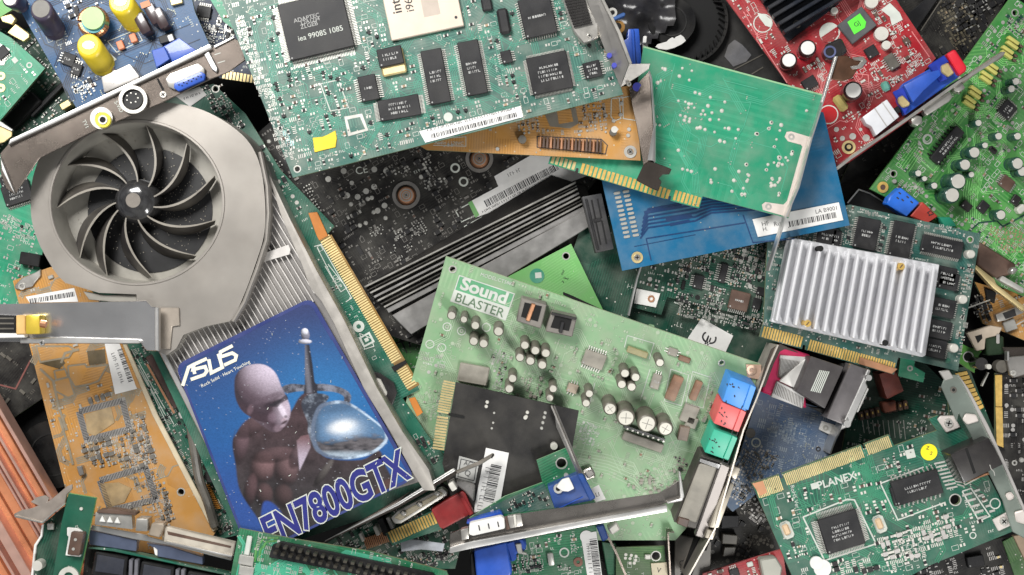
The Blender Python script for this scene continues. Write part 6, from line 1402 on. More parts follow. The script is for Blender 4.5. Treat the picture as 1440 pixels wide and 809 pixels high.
t.cyl('body',KC(165,210),9,0,26,mat('cap_amber',(.30,.15,.03),.3,0,.3,.1),bev=2); t.poly('strap',[KC(*p) for p in ((110,140),(205,95),(222,105),(215,125),(125,162))],20,32,mat('strap_blue',(.03,.10,.30),.4,0,.2,.1),1); t.ring('loop',KC(118,98),3.4,6.6,24,30,M['silver']); t.cyl('hole',KC(160,205),5,26,26.6,M['hole'])
t=T('black_plastic_sheet','crumpled black plastic sheet with a grey sheen at the top, behind the bracket','plastic sheet',(92,0,0),0,(880,20),G)
bm=bmesh.new(); gx,gy=14,10; Vg=[]
for j in range(gy):
    for i in range(gx):
        px=838+i*8.6-max(0,j-5)*3*(i/gx); py=-14+j*8.4; x,y=t.L((px,py)); Vg.append(bm.verts.new((x,y,6*math.sin(i*.9+j*.5)+5*math.sin(j*1.3-i*.4)-j*1.2)))
for j in range(gy-1):
    for i in range(gx-1):
        if i+j<18: bm.faces.new((Vg[j*gx+i],Vg[j*gx+i+1],Vg[(j+1)*gx+i+1],Vg[(j+1)*gx+i]))
t.add('sheet',bm,mat('plastic_sheet_black',(.018,.018,.022),.22,0,.3,.1),sharp=80)
t=T('dark_chip_board','almost black board with dusty brown parts, between the red and bright green boards','circuit board',(34,0,0),62,(1340,60),G,seed=86)
t.board([(1230,-40),(1430,-40),(1380,80),(1300,200),(1180,260),(1250,120)],P_BK)
t.scatter([K6(760,0),K6(1000,0),K6(1090,150),K6(1000,430),K6(880,380),K6(750,120)],6,'DDvBorl',130,60,.95,mats=[mat('dusty_bronze',(.20,.17,.11),.45,.4,.4,.4),M['black'],M['tan'],MATS['dusty_bronze'],M['brown']]); t.scatter([(1330,-20),(1420,-20),(1370,60),(1340,40)],9,'BBr.',131,60,.9,pal='b'); t.poly('dark_bar',[K6(*p) for p in ((520,120),(690,-20),(780,-20),(600,240))],0,8,M['black'],1); t.trace([[K6(785,0),K6(620,250)]],'capgry',1.6,z=8.5); t.scatter(None,12,'tBv..',132,60,.5,mats=[M['capgry'],M['black'],M['capgry'],M['capgry'],M['brown']])
t=T('under_filler_board','black filler board with faint grey parts, added for shade under the blue board corner','circuit board',(26,0,0),0,(1210,250),G,seed=87)  # filler board put in so the gap under the blue corner goes dark
t.board([(1150,230),(1300,170),(1260,330),(1140,300)],P_BK); t.trace([(1172,229),(1250,228)],'capgry',2,z=.5); t.scatter(None,12,'tv..r',133,0,.5,mats=[M['capgry'],M['black'],M['capgry'],M['capgry'],M['brown']])
# ================================================================ right edge, middle
t=T('gold_rail_card','black box with a gold and silver rail below the bright green board','circuit board',(70,0,0),27,(1400,370),G,seed=88)
t.poly('black_box',tl(D2,1215,575,1400,690,1380,740,1300,760,1200,690),-30,12,M['brown'],2); t.poly('gold_rail',tl(D2,1195,690,1290,765,1300,790,1440,900,1440,930,1280,809,1190,712),0,12,M['goldp'],2,seg=2); t.poly('silver_pipe',tl(D2,1330,745,1440,809,1440,840,1310,770),0,14,M['silver'],3,seg=2); t.poly('silver_post',tl(D2,1385,700,1415,715,1385,745,1365,730),0,22,M['shell'],2)
t=T('torn_orange_board','torn orange board with a silver crystal and black parts at the right edge','circuit board',(44,0,0),-20,(1400,440),G,seed=89)
t.board([D3(1190,60),D3(1320,100),D3(1500,60),D3(1500,380),D3(1380,330),D3(1230,270),D3(1200,200),D3(1240,170)],P_OR)
t.poly('crystal',tl(D3,1295,225,1345,205,1430,175,1440,215,1345,255,1305,262),0,12,M['shell'],2,seg=2); t.poly('crystal_window',tl(D3,1330,218,1390,195,1400,230,1345,248),12,12.6,M['black'],0); t.box('leg_block',D3(1370,280),18,16,0,6,M['silver'],-20,1)
t.scatter(tl(D3,1160,100,1240,120,1300,140,1280,260,1180,240),7,'BBrs',134,-20,.95); t.scatter(None,10,'lrt.v',135,-20,.7); t.trace([tl(D3,1150,190,1260,150),tl(D3,1440,250,1350,300)],'silver',1.8,z=5); t.poly('black_pool',tl(D3,1240,90,1300,110,1290,170,1250,150),.2,4,M['blackcl'],1)
t=T('cream_clip','cream plastic clip with a dark slot beside the torn orange board','clip',(70,0,0),-15,(1380,480),G)
t.poly('clip_body',tl(D3,1150,315,1270,280,1330,290,1310,330,1245,345,1240,400,1200,410,1170,350),0,8,mat('cream_tan',(.50,.42,.33),.45,.1,.15,.2),1); t.poly('slot',tl(D3,1190,335,1225,325,1228,345,1205,370),8,8.4,M['hole'],0)
t=T('brown_bracket','small brown and silver bracket with a screw tab at the right edge','bracket',(80,0,0),0,(1425,500),G)
t.poly('plate',tl(D3,1330,390,1470,390,1470,540,1380,545,1360,520,1350,440),0,5,BK,1); t.poly('screw_tab',tl(D3,1350,440,1470,430,1470,520,1390,545,1365,530),5,9,M['steel'],1); t.ring('mount_ring',D3(1385,520),1.5,4,9,10,M['silver']); t.box('pin',D3(1360,435),3,14,5,16,M['steelb'],0,1)
t=T('leaf_green_board','small leaf green board piece with a drilled hole, below the teal graphics card','circuit board',(64,0,0),20,(1365,500),G)
t.board([KE(950,460),KE(1010,490),KE(1110,520),KE(1060,600),KE(1055,690),KE(990,650),KE(920,600)],mat('leaf_green',(.06,.26,.02),.4,0,.3,.15),holes=[KE(1005,565)+(6.5,)]); 
t.scatter(None,9,'v.t',136)
t=T('gold_finger_board','dark board with a slanted row of wide gold contacts behind the grey bracket','circuit board',(58,0,0),62,(1370,560),G,seed=90)
t.board([(1330,520),(1362,515),(1395,600),(1420,640),(1340,640)],P_DK)
for k in range(9): t.poly('contact',tl(D3,1090+k*14,522+k*21,1150+k*10,510+k*21,1156+k*10,527+k*21,1098+k*14,541+k*21),0,1.5,M['gold'],.3)
t=T('round_black_cap','black round component with a small metal tip between the boards at the right','capacitor',(66,0,0),0,(1385,515),G)
t.cyl('body',KE(1110,620),9,0,24,M['capblk'],bev=2); t.cyl('tip',KE(1168,642),3.6,0,30,M['captop'],bev=1); t.cyl('second_body',KE(1270,640),9,0,14,M['capgry'],bev=2); t.box('lead',KE(1140,740),2,22,0,6,M['silver'],25,.4); t.box('black_box',KE(1220,480),26,26,-10,12,mat('dark_green_box',(.01,.03,.012),.4,0,.3,.1),-5,2); t.box('grey_pin',KE(1240,425),5,14,12,14,M['alu'],0,1)
t=T('black_right_board','black board with gold contacts down its left side, at the right edge of the pile','circuit board',(72,0,0),90,(1420,600),G,seed=91)
t.board([(1400,525),(1500,520),(1500,760),(1440,720),(1400,630)],P_BK); t.poly('gold_strip',tl(D4,1295,-40,1330,-40,1335,165,1300,150),.1,1.4,M['gold'],.3); t.poly('gold_strip',tl(D3,1292,530,1328,530,1328,690,1296,690),.1,1.4,M['gold'],.3); t.poly('gap',tl(D4,1295,160,1340,170,1340,180,1300,175),.1,2,M['hole'],0)
t.ring('screw_ring',KB(1345,440),2,4,0,1,M['silver']); t.cyl('solder_joint',KB(1422,412),4,0,2,M['silver'],12,3); t.scatter(None,9,'vDt.lB.',137,0,.7,mats=[M['alu'],M['black'],M['alu'],M['alu'],M['brown']])
# ================================================================ area above the network card
t=T('deep_green_board','deep green board with brick red blocks and a brown pin row, above the network card','circuit board',(52,0,0),12,(1260,580),G,seed=92)
t.board([(1195,500),(1290,500),(1350,560),(1350,640),(1180,660),(1190,600)],P_DK)
RR=mat('brick_red_block',(.16,.028,.018),.4,0,.3,.15,.1)
t.poly('red_block',tl(D3,705,525,790,500,832,612,745,655),0,34,RR,2,seg=2); t.poly('red_cap',tl(D3,720,672,790,658,796,712,735,725),0,18,mat('brown_red_block',(.20,.06,.035),.4,0,.2,.15),1.5)
for k in range(9):
    if k in (4,): continue
    t.box('header_block',D3(618+k*28,738-k*7),6.4,13,0,12,M['brown'],-12,1); t.box('header_pin',D3(618+k*28,736-k*7),2,4,12,14,M['gold'],-12,.4)
t.trace([[D4(620+k*26,25),D4(630+k*26,90+k*4)] for k in range(9)],'silver',1,z=.5); t.scatter(tl(D4,780,0,940,0,940,90,800,140),8,'vt..r',138,12,.7); t.scatter(None,11,'vt..r',139,12,.5)
# ================================================================ network card
t=T('network_card','green network card with worn gold contacts, a black cable socket and a round yellow sticker','circuit board',(168,0,0),-15.5,(1250,710),G,seed=93)
t.board([D4(62,345),D4(200,300),D4(208,322),D4(222,320),D4(213,295),D4(616,150),D4(630,178),D4(642,174),D4(628,146),D4(755,98),D4(782,155),D4(950,95),D4(998,78),D4(955,20),D4(1005,0),KB(560,-10),KB(760,-30),KB(1215,830),D4(1400,580),D4(960,760),D4(600,960),D4(330,960)],P_GR2,holes=[D4(1090,428)+(7,)])
WG=mat('worn_gold',(.66,.42,.20),.42,.45,.25,.25)
t.gold(D4(72,345),D4(198,302),-22,15,WG and 'goldp'); t.gold(D4(218,298),D4(612,154),-17,44,'goldp'); t.gold(D4(632,148),D4(752,103),-16,13,'goldp')
t.poly('worn_copper_corner',tl(D4,64,346,118,332,140,390,105,408),.6,1.3,mat('bare_copper',(.56,.26,.13),.45,.4,.15,.2),0)
t.text('PLANEX',D4(490,332),15,-16,'silk',.5,off=.02); t.box('print_block',D4(378,358),9,8,0,.4,M['silk'],-15,0); t.text('RoHS Ver1.1',D4(283,430),8,76,'silk',.5)
t.trace([tl(D4,320,515,545,425,580,428,690,650,430,735,320,515)],'silk',2,z=.4,name='outline_print'); t.chip(D4(517,590),54,49,8,'lrtb',-17,4,pitch=2.2,pl=8,pinw=1.2)
t.trace([tl(D4,712,345,930,262),tl(D4,712,345,800,530,1040,440)],'silk',1.8,z=.4,name='outline_print'); t.chip(D4(898,366),66,34,7,'tb',-16,2,pitch=6,pl=6,pinw=2); t.chip(D4(790,410),10,26,6,'',-16,0)
t.poly('cable_socket',tl(D4,1066,200,1262,113,1335,250,1136,346),0,38,mat('socket_satin_black',(.018,.016,.017),.35,0,.3,.1,coat=.1),2.5,seg=2); t.poly('socket_groove',tl(D4,1140,170,1152,165,1195,290,1183,298),38,38.6,M['hole'],0); t.trace([[KB(975,415),KB(990,460),KB(1015,480),KB(1025,525)]],'silver',1,z=38.7,name='scratch'); t.poly('socket_base',tl(D4,1130,345,1300,265,1340,255,1300,290),0,10,M['copper'],1)
t.trace([tl(D4,1060,200,1070,225),tl(D4,1120,325,1140,352,1240,300)],'silk',1.6,z=.4,name='outline_print')
t.cyl('yellow_sticker',D4(958,187),11.3,0,1,mat('sticker_yellow',(.88,.74,.01),.45,0,.08,.06),32); t.text('Z',KB(465,290),7,10,'ink',1.3); t.text('S',KB(500,345),7,30,'ink',1.3)
for c in ((238,580),(708,550)): t.box('crystal_pad',D4(*c),15,24,0,1.4,M['silk'],-22,3); t.box('crystal',D4(*c),9,15,1.4,5,mat('crystal_tan',(.66,.48,.30),.4,.2,.1,.1),-22,2)
t.poly('screw_pad',[KB(*p) for p in ((565,0),(600,-35),(735,-40),(800,80),(655,135))],.1,4,mat('tab_cream',(.66,.60,.56),.45,.2,.1,.15),1); t.screw(KB(680,40),6.5,6,'silver'); t.poly('screw_pad',tl(D4,1280,530,1360,488,1392,550,1310,588),.1,4,MATS['tab_cream'],1); t.screw(D4(1338,538),6,6,'silver')
t.cyl('white_oval',D4(420,775),12,0,3,M['white'],bev=1); t.cyl('white_oval',D4(390,748),9,0,3.6,M['white'],bev=1)
t.ring('print_ring',D4(1292,447),6,7.6,0,.5,M['silk']); t.ring('print_ring',D4(1180,608),3.4,4.8,0,.5,M['silk']); t.poly('print_code',tl(D4,835,180,880,168,892,212,848,222),.1,.5,M['silk'],0); t.scatter(tl(D4,700,210,800,185,810,270,720,290),7,'rrpot',140,-15,.95)
t.trace([tl(D4,1125,385,1170,370,1265,510,1210,535,1125,385)],'silk',1.8,z=.4,name='outline_print'); bm=bmesh.new()
for k in range(5):
    c=t.L(D4(1150+k*19,400+k*29)); rbox(bm,c[0],c[1],14,3,0,.8,t.LA(-16)); c=t.L(D4(1200+k*19,380+k*26)); rbox(bm,c[0],c[1],8,3,0,.8,t.LA(-16))
for k in range(8):
    c=t.L(D4(1010+k*9,240+k*18)); rbox(bm,c[0],c[1],15,2.4,0,.9,t.LA(-12)); c=t.L(D4(1060+k*8,235+k*17)); rbox(bm,c[0],c[1],10,1.8,0,1.3,t.LA(-40+k*8))
t.add('solder_pads',bm,M['silver'])
WS=[M['captop'],M['black'],M['tan'],M['silk'],M['brown']]
t.scatter(tl(D4,690,600,820,560,1090,480,1140,600,960,700,780,809,700,740),8.5,'BBrlpolr',141,-16,.97,mats=[M['captop'],M['alu'],M['captop'],M['silk'],M['silver']]); t.scatter(tl(D4,450,740,690,680,720,809,480,809),9,'BBlo',142,-16,.9,mats=WS); t.scatter(tl(D4,235,640,350,640,350,740,280,740),7,'rBpo',143,-16,.9,mats=WS); t.scatter(tl(D4,270,760,360,750,390,809,290,809),9,'lo',144,-16,.9)
for k in range(9): t.trace([[D4(240+k*22,330-k*8),D4(250+k*22,365-k*8),D4(300+k*16,470-k*7),D4(330+k*13,500-k*7)]],mat('trace_green_light',(.03,.22,.12),.35,0,.1,.1),1,z=.35+k*.003)
for k in range(8): t.trace([[D4(560+k*15,260-k*5),D4(570+k*13,330-k*5),D4(600+k*10,400-k*4),D4(640+k*8,440-k*4)]],MATS['trace_green_light'],1.1,z=.38+k*.003)
t.rtraces(MATS['trace_green_light'],50,seed=44,w=1.2); t.scatter(None,11,'vtop.r.',145,-16,.65,mats=WS)
b=T('grey_green_bracket','long dull grey green steel bracket along the right end of the network card','bracket',(186,0,0),62,(1390,640),G,seed=94)
GB=mat('bracket_grey_green',(.27,.32,.28),.32,.65,.25,.25,.08,.015)
b.poly('plate',[D3(1062,528),D3(1110,530),D3(1155,600),D3(1255,800)]+tl(D4,1240,60,1330,240,1470,560,1470,640,1380,590,1330,430,1250,270,1160,80,1110,-10)+[D3(1100,770),D3(1020,590),D3(1035,550)],-3,0,GB,.8)
b.poly('fold',[D3(1105,525),D3(1158,598)]+tl(D4,1258,50,1350,250,1480,550,1470,562,1330,245,1240,60)+[D3(1145,600)],-2,4,M['alu'],.6)
b.poly('torn_top',[D3(1010,512),D3(1060,505),D3(1085,545),D3(1040,560)],-4,1,M['alu'],1); b.ring('slot',D3(1082,606),2.2,4.4,0,.8,M['capgry']); b.cyl('slot_hole',D3(1082,606),2.2,0,.5,M['hole'])
b.poly('white_tab',[KB(*p) for p in ((820,0),(850,-60),(960,-50),(990,20),(870,55))],0,3,MATS['tab_cream'],1.5); b.poly('cream_button',[KB(*p) for p in ((1250,760),(1310,730),(1350,790),(1290,830))],0,3,MATS['tab_cream'],2); b.poly('cream_button',tl(D4,1390,490,1470,470,1470,560,1400,540),0,3,MATS['tab_cream'],2)
b=T('corner_green_board','green board corner and dark parts under the network card at the bottom right','circuit board',(90,0,0),62,(1400,770),G,seed=95)
b.board([D4(1050,680),D4(1330,620),D4(1470,640),D4(1470,960),D4(900,960),D4(900,760)],P_BK); b.poly('green_rim',tl(D4,1330,640,1385,610,1470,809,1400,840),.1,3,P_OL,.5); b.poly('tan_rim',tl(D4,1385,610,1470,600,1470,790),.1,8,mat('tan_board',(.42,.30,.20),.5,0,.2,.2),.5); b.chip(D4(1195,740),24,16,8,'',-10,0); b.scatter(None,9,'vlBrt.',146,-15,.85,mats=[M['alu'],M['black'],M['goldp'],M['alu'],M['brown']])
# ================================================================ bottom centre
b=T('lower_bracket','steel bracket with a bright rolled edge running from the blue sticker to the barcode label','bracket',(168,0,0),-29,(570,710),G,seed=101)
b.poly('plate',[B4(540,655),B4(1000,385),K3(0,480),K3(420,218),K3(450,235),K3(455,262),K3(0,525)],-8,0,BK,1); b.poly('rolled_edge',[B4(560,640),K3(0,478),K3(430,215),K3(448,232),K3(0,505)],0,7,M['steelb'],1.4,seg=2); b.poly('end_strip',[K3(448,235),K3(620,165),K3(735,98),K3(752,118),K3(640,190),K3(455,262)],-4,2,mat('strip_dull_steel',(.42,.38,.33),.33,.85,.2,.15),1); b.box('slot',K3(735,118),2,7,2,2.4,M['hole'],25,0)
b.poly('hex_post',[K3(*p) for p in ((385,340),(425,318),(462,375),(420,400))],-30,6,M['captop'],2,seg=2)
t=T('silver_port','silver shelled video port lying beside the bright bracket edge','connector',(130,0,0),-29,(590,715),G,seed=102)
t.poly('port_shell',[K3(*p) for p in ((-60,600),(0,540),(340,365),(385,400),(380,430),(20,648),(-30,650))],0,18,M['shell'],3,seg=2); t.poly('port_inside',[K3(*p) for p in ((-30,600),(10,565),(330,395),(350,415),(20,620))],18,19,mat('pale_brass_inside',(.55,.49,.36),.4,.5,.2,.25),1)
for c in ((40,570),(165,500),(300,415)): t.poly('port_blob',[K3(c[0]-38,c[1]),K3(c[0]-8,c[1]-28),K3(c[0]+35,c[1]-10),K3(c[0]+10,c[1]+28)],19,26,M['shell'],4,seg=2)
t=T('red_plug_board','board edge with gold contacts pushed into a dark red plastic connector','circuit board',(122,0,0),-29,(600,740),G,seed=103)
t.board([B4(870,600),B4(1110,480),K3(340,690),K3(0,800),B4(905,660)],P_GR2)
t.gold(B4(905,648),B4(1135,545),17,17,'gold')
t.poly('red_connector',[K3(*p) for p in ((255,542),(345,480),(500,392),(525,410),(590,560),(350,690),(325,680))],0,30,mat('connector_dark_red',(.27,.018,.02),.38,0,.25,.12),2.5,seg=2); t.poly('red_ridge',[K3(*p) for p in ((485,455),(510,440),(590,565),(560,590))],30,33,MATS['connector_dark_red'],1)
t=T('contact_wreck','dark broken parts with a row of tiny copper pins above the header board','connector',(84,0,0),-29,(520,760),G,seed=104)
t.board([(450,770),(560,700),(660,720),(640,800),(520,800)],P_DK)
bm=bmesh.new()
for k in range(14):
    x,y=t.L(B4(770+k*9,650-k*3),4); rbox(bm,x,y,1.4,16,0,5,t.LA(-20))
t.add('pin_row',bm,M['copper']); t.box('white_pin',B4(748,618),4,13,0,16,M['captop'],-25,1); t.box('white_pin',B4(825,585),6,14,0,22,M['captop'],-25,1); t.box('white_pin',B4(893,545),6,18,0,22,M['alu'],-25,1); t.box('black_bar',B4(860,565),9,26,0,26,M['blackcl'],-25,1); t.scatter(None,7,'rBvl.',147,-29,.7)
t.poly('clear_film',tl(B4,945,640,1000,625,1170,650,1160,690,1050,680,950,690),20,22,mat('film_grey',(.42,.45,.50),.2,.1,.3,.3),.5); t.scatter(tl(B4,960,690,1190,690,1190,770,1000,760),6,'rBlv',148,-10,.95)
# long bracket across the bottom
b=T('long_bracket','long steel bracket with a bright lower lip crossing the bottom centre over the sound card','bracket',(200,0,0),-12,(780,720),G,seed=105)
b.poly('plate',tl(C4,0,560,265,498,960,395,1058,330,1062,300,1075,330,1082,410,1010,442,600,555,200,630,0,672,-100,690,-100,600),-4,0,mat('bracket_worn_steel',(.25,.23,.21),.26,.92,.2,.12,.06,.015),1)
b.poly('lip',tl(C4,-100,668,0,640,600,530,1000,455,1002,488,600,560,0,678,-100,700),-2,10,M['steelb'],1.5,seg=2)
b.poly('end_fold',tl(C4,1058,288,1068,285,1088,410,1078,435,1000,450,1000,440,1068,424),-2,9,M['steelb'],1)
o=b.poly('port_shell',tl(C4,0,545,160,510,178,520,182,575,20,612,-5,605),0,14,M['white'],3,seg=2); 
for k in range(3): b.box('port_mark',C4(50+k*48,570-k*9),1.6,7,14,14.6,M['ink'],-12,0)
b.poly('nut',tl(C4,-45,580,-8,570,0,625,-40,635),0,16,M['shell'],2,seg=2); b.poly('nut',tl(C4,190,512,262,500,272,560,205,575),0,12,M['shell'],2,seg=2); b.poly('shade_slot',tl(C4,178,515,195,512,205,578,186,580),0,6,M['brown'],.5)
b.poly('post',tl(C4,222,505,235,503,240,560,228,562),12,15,M['captop'],.6)
t=T('blue_port_board','green board with a drilled corner, dense chips and a blue port, above the long bracket','circuit board',(166,0,0),-27,(760,690),G,seed=106)
t.board(tl(C4,340,228,498,162,640,450,600,500,0,560,0,520,180,410,370,340),P_GR,holes=[C4(466,243)+(6.6,)],edge=M['mint_edge'] if 'mint_edge' in M else MATS['mint_edge'])
t.poly('dense_patch',tl(C4,20,505,200,420,378,345,432,468,180,500),.1,.8,P_TL,0,occ=False)
t.poly('blue_port',tl(C4,395,362,545,298,590,330,622,432,430,472),0,26,mat('blue_deep_port',(.008,.05,.22),.38,0,.2,.12),2,seg=2); t.poly('port_ridge',tl(C4,545,300,575,296,640,420,610,436),26,34,MATS['blue_deep_port'],1.5)
t.poly('white_glue',tl(C4,452,345,470,325,505,315,520,345,532,372,500,388,470,385,440,365),26,32,M['white'],2,seg=2); t.ring('port_eye',C4(450,372),3.4,6.4,26,29,M['silver']); t.cyl('port_eye_hole',C4(452,375),3.3,26,27,M['hole']); t.trace([tl(C4,440,455,570,395)],VB,1.6,z=26.8,name='seam'); t.cyl('solder_joint',C4(490,305),3.2,0,4,M['silver'])
t.poly('blue_plug',tl(C4,-20,545,60,515,160,488,175,515,0,560),0,22,VB,2,occ=False)
t.scatter(tl(C4,20,505,200,420,378,345,432,460,250,480),5.5,'rrlBpolD',149,-27,.97,mats=[M['captop'],M['black'],M['alu'],M['silk'],M['alu']])
t=T('label_board','bright green board with a white barcode strip below the long bracket at the bottom','circuit board',(132,0,0),-8,(790,780),G,seed=107)
t.board(tl(C4,200,640,640,555,690,960,160,960),P_GR)
t.sticker('barcode_label',tl(C4,562,600,642,588,682,900,610,900),.5,barc=(C4(625,625),C4(655,860),10),rows=[(C4(600,650),C4(620,850),5)]); t.cyl('label_end',C4(592,615),9,0.5,1,M['label'])
t.ring('mount_ring',C4(550,743),2.5,6.5,0,1,mat('ring_brown',(.22,.10,.07),.4,.3,.2,.1)); t.box('oval_part',C4(412,730),9,18,0,6,M['silver'],-8,4,seg=2); t.ring('print_ring',C4(480,695),5,7,0,.5,M['silk']); t.text('21152L',C4(522,650),9,86,'silk')
t.scatter(tl(C4,365,605,490,600,480,650,370,660),8,'pps',150,-8,.95); t.scatter(tl(C4,215,700,370,700,370,809,215,809),6,'rrBlpt',151,-8,.95); t.scatter(tl(C4,430,740,590,760,600,809,430,809),7,'lrot',152,-8,.9); t.scatter(None,10,'ovtr.',153,-8,.7)
t=T('blue_video_plug','large glossy blue video plug at the bottom edge under the long bracket','plug',(150,0,0),-10,(690,780),G,seed=108)
t.poly('plug_body',tl(C4,22,682,188,640,218,795,200,840,40,860),0,34,VB,4,seg=3); t.poly('plug_wing',tl(C4,180,645,270,622,290,650,280,690,235,700,240,730,212,745),-6,22,VB,2); t.poly('plug_core',tl(C4,232,652,262,648,268,690,290,695,292,710,244,700),22,27,M['silver'],1)
t.poly('plug_end',tl(C4,0,700,22,690,42,860,10,860),-4,24,M['blackcl'],2)
t=T('blue_block','small dark blue plastic block poking out below the long bracket','plug',(120,0,0),-10,(845,752),G)
t.poly('block',tl(C4,640,560,680,552,705,625,672,642),0,20,MATS['blue_deep_port'],2); t.poly('cream_block',tl(C4,700,575,745,540,765,580,720,608),-20,10,M['captop'],2)
b=T('slanted_strip','thin grey steel strip slanting down from the black card to the bottom edge','bracket',(170,0,0),65,(820,680),G,seed=109)
wall(b,'plate',[(*C3(272,688),166,178),(*C4(460,60),166,178),(*C4(540,250),166,177),(*C4(625,430),162,174)],M['steel'],2.2)
slab(b,'web',[(*C3(282,688),172),(*C4(470,60),172),(*C4(548,250),171),(*C4(600,360),170),(*C4(560,330),166),(*C4(520,240),166),(*C4(440,60),168)],2,M['steel'])
wall(b,'lower_plate',[(*C4(672,560),116,130),(*C4(740,690),114,128),(*C4(800,830),110,124)],MATS['bracket_dark_reflection'],3)
b.poly('small_label',tl(C4,605,378,655,352,690,425,640,440),0,1,M['label'],0); b.text('LI',C4(648,402),8,-15,'ink',1.3); b.poly('foil_pad',tl(C4,578,290,622,270,640,300,600,325),0,4,M['steel'],2)
t=T('olive_board','olive green board with a black round eye and a cream label at the bottom edge','circuit board',(70,0,0),2,(900,785),G,seed=110)
t.board(tl(C4,742,668,985,662,1010,960,740,960),P_OL,holes=[C4(943,712)+(6,)]); t.scatter(tl(C4,765,690,865,690,860,760,790,765),7,'DD',154,10,.95,mats=[M['captop']]*5); t.box('part',C4(903,718),9,7,0,4,M['captop'],0,1)
t.poly('cream_label',tl(C4,918,750,998,745,1010,860,930,860),.2,3,mat('label_cream',(.66,.58,.42),.5,0,.1,.1),.3); t.text('V',C4(958,785),10,10,'ink',3.3); t.poly('green_pool',tl(C4,670,640,740,650,790,809,700,809),-30,-6,P_GR,1); t.scatter(None,10,'vt.o',155,0,.7)
t=T('bottom_filler_board','black filler board with faint grey print, added for shade right of the long bracket','circuit board',(24,0,0),-10,(920,730),G,seed=111)  # added board; its black stands in for shade beside the long bracket
t.board([(830,740),(980,690),(1010,760),(1010,830),(820,830)],P_BK); t.scatter(tl(C4,770,560,920,500,900,560,760,620),6,'rBDl',156,-12,.95,mats=[M['tan'],M['black'],M['tan'],M['tan'],M['brown']]); t.scatter(None,14,'tv..',157,0,.4,mats=[M['capgry']]*5)
b=T('thin_hook_strip','thin hooked metal strip standing near the bottom edge, left of the grey plate','bracket',(90,0,0),85,(942,780),G)
wall(b,'strip',[(*C4(1035,592),70,96),(*C4(1005,592),70,96),(*C4(1008,660),66,94),(*C4(1018,830),60,84)],MATS['bracket_dark_reflection'],2)
t=T('grey_plate','dull grey plate with faint writing, below the game port at the bottom edge','metal plate',(56,0,0),88,(965,790),G,seed=112)
t.poly('plate',tl(C4,1040,600,1225,640,1215,870,1035,870),-4,0,mat('plate_dull_grey',(.20,.19,.175),.5,.3,.2,.25),1); t.text('Unn',C4(1078,770),13,85,'ink',.4); t.scatter([C4(1045,650),C4(1200,660),C4(1200,800),C4(1045,800)],18,'t....',158,85,.5,mats=[M['ink']]*5)
t=T('black_bar_part','black rod leaning beside the bracket edge at the bottom','rod',(70,0,0),-60,(985,790),G)
t.poly('rod',tl(C4,1150,600,1195,620,1120,830,1070,830),0,14,M['blackcl'],2)
t=T('small_red_board','small red board with a grey cube shaped part at the bottom edge','circuit board',(66,0,0),-16,(1040,800),G,seed=113)
t.board([KD(250,800),KD(720,655),KD(735,700),KD(760,860),KD(240,860)],P_RD,edge=MATS['red_edge']); t.poly('grey_cube',[KD(*p) for p in ((592,715),(690,700),(730,765),(715,850),(620,850))],0,20,mat('cube_grey',(.36,.36,.31),.45,.1,.12,.15),2); t.box('part',KD(535,745),9,7,0,3,M['silk'],-16,1)
t.chip(KD(440,795),14,12,4,'tb',-16,0); t.scatter(None,8,'rrotlpB',159,-16,.9,mats=SW)
t=T('dark_parts_board','black board with grey slats and dotted parts, between the port shell and the network card','circuit board',(34,0,0),0,(1060,730),G,seed=114)
t.board([(990,690),(1080,670),(1120,760),(1100,800),(1000,800)],P_BK)
t.poly('grey_slat',[KD(*p) for p in ((365,450),(470,450),(465,520),(360,530))],0,14,M['black'],1); t.poly('grey_slat',[KD(*p) for p in ((370,560),(460,570),(455,625),(365,620))],0,14,M['capgry'],1); t.poly('grey_slat',[KD(*p) for p in ((380,640),(450,640),(440,690),(370,700))],0,12,M['capgry'],1)
t.scatter([KD(*p) for p in ((480,560),(640,560),(660,640),(520,640))],6,'vD',160,20,.95,mats=[M['capgry']]*5); t.scatter(None,9,'vBtD.',161,30,.8,mats=[M['capgry'],M['black'],M['alu'],M['capgry'],M['brown']])
t=T('gap_board','black board with white scribbled traces in the gap left of the network card','circuit board',(60,0,0),30,(1050,690),G,seed=115)
t.board([(1015,690),(1060,640),(1090,730),(1060,740)],P_BK); t.scatter(None,6,'DrBvl',162,40,.95,mats=[M['alu'],M['capgry'],M['silver'],M['silk'],M['black']])
for c in ((1060,655),(1052,665),(1075,665)): t.cyl('round_part',c,5,0,8,M['capgry'],bev=1)
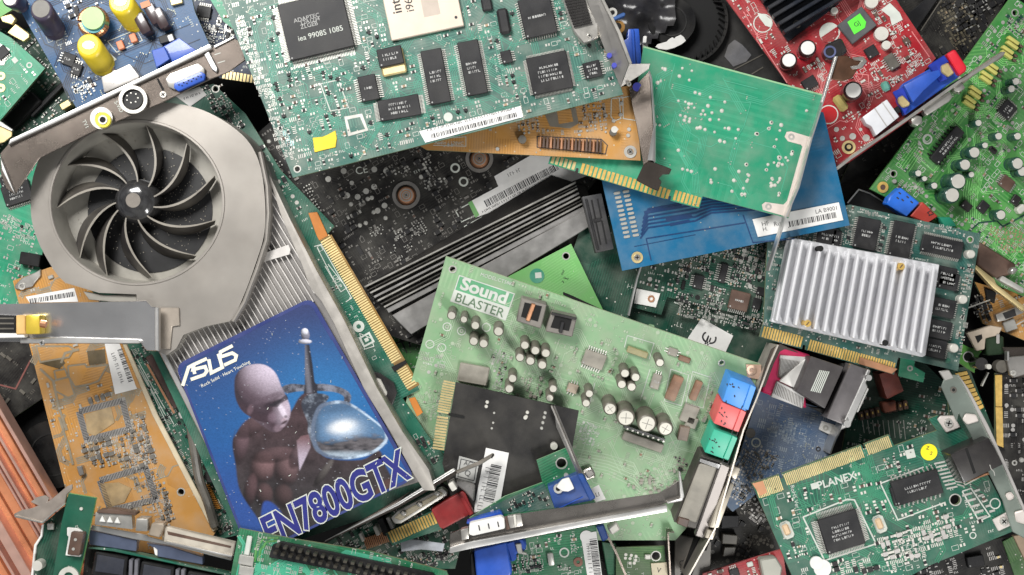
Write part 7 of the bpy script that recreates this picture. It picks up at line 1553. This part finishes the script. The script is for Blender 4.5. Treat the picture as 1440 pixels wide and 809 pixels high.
# dark fillers deep in the pile at the left
t=T('black_round_part','large black round plastic part in the gap above the copper heatsink','fan',(20,0,0),0,(60,620),G,seed=116)
t.cyl('body',(72,640),52,0,22,BF,60,50,bev=3); t.ring('ring',(72,640),30,32,22,23,BP,40)
t=T('left_filler_board','black filler board with a thin reddish edge, added for shade left of the orange board','circuit board',(24,0,0),-50,(20,540),G,seed=117)  # added filler, black in place of the crevice shade here
t.board([(-60,480),(40,480),(60,560),(-60,640)],P_BK); t.trace([tl(A3,155,455,80,600,0,580)],mat('reddish_edge',(.22,.08,.07),.4,.2,.1,.1),2.4,z=.6); t.scatter(None,12,'t.vr.',163,-50,.6,mats=[M['capgry']]*5)
# ---------------------------------------------------------------- light
w=bpy.data.worlds.new('World'); sc.world=w; w.use_nodes=True; nt=w.node_tree; bg=nt.nodes['Background']
# invented surroundings of the pile: dark with a few broad soft bright areas, so bare metal has something to mirror
tc=nt.nodes.new('ShaderNodeTexCoord'); nz=nt.nodes.new('ShaderNodeTexNoise'); nz.inputs['Scale'].default_value=2.4; nz.inputs['Detail'].default_value=1.0
mr=nt.nodes.new('ShaderNodeMapRange'); mr.inputs[1].default_value=.44; mr.inputs[2].default_value=.60; mr.inputs[3].default_value=.07; mr.inputs[4].default_value=.42
nt.links.new(tc.outputs['Generated'],nz.inputs['Vector']); nt.links.new(nz.outputs['Fac'],mr.inputs[0]); nt.links.new(mr.outputs[0],bg.inputs[1])
bg.inputs[0].default_value=(.96,.98,1,1)
def area(name,loc,size,power,col=(1,1,1)):
    l=bpy.data.lights.new(name,'AREA'); l.shape='RECTANGLE'; l.size=size[0]; l.size_y=size[1]; l.energy=power; l.color=col
    o=bpy.data.objects.new(name,l); COL.objects.link(o); o.location=loc
    o.rotation_euler=(Vector((0,0,.04))-Vector(loc)).to_track_quat('-Z','Y').to_euler(); return o
area('softbox',(-.30,.42,.62),(.34,.24),8.4,(1,.985,.96))
area('strip_softbox',(.28,-.50,.55),(.10,.34),3.6,(1,.99,.97))
c=bpy.data.cameras.new('camera'); co=bpy.data.objects.new('camera',c); COL.objects.link(co); sc.camera=co
co.location=(0,0,CAMZ*S); c.sensor_width=36; c.lens=36*(CAMZ-ZR)/1440; c.clip_start=.01; c.clip_end=10
vs=sc.view_settings; vs.view_transform='Standard'; vs.look='None'; vs.exposure=0; vs.gamma=1
sc.cycles.max_bounces=6; sc.cycles.use_denoising=True
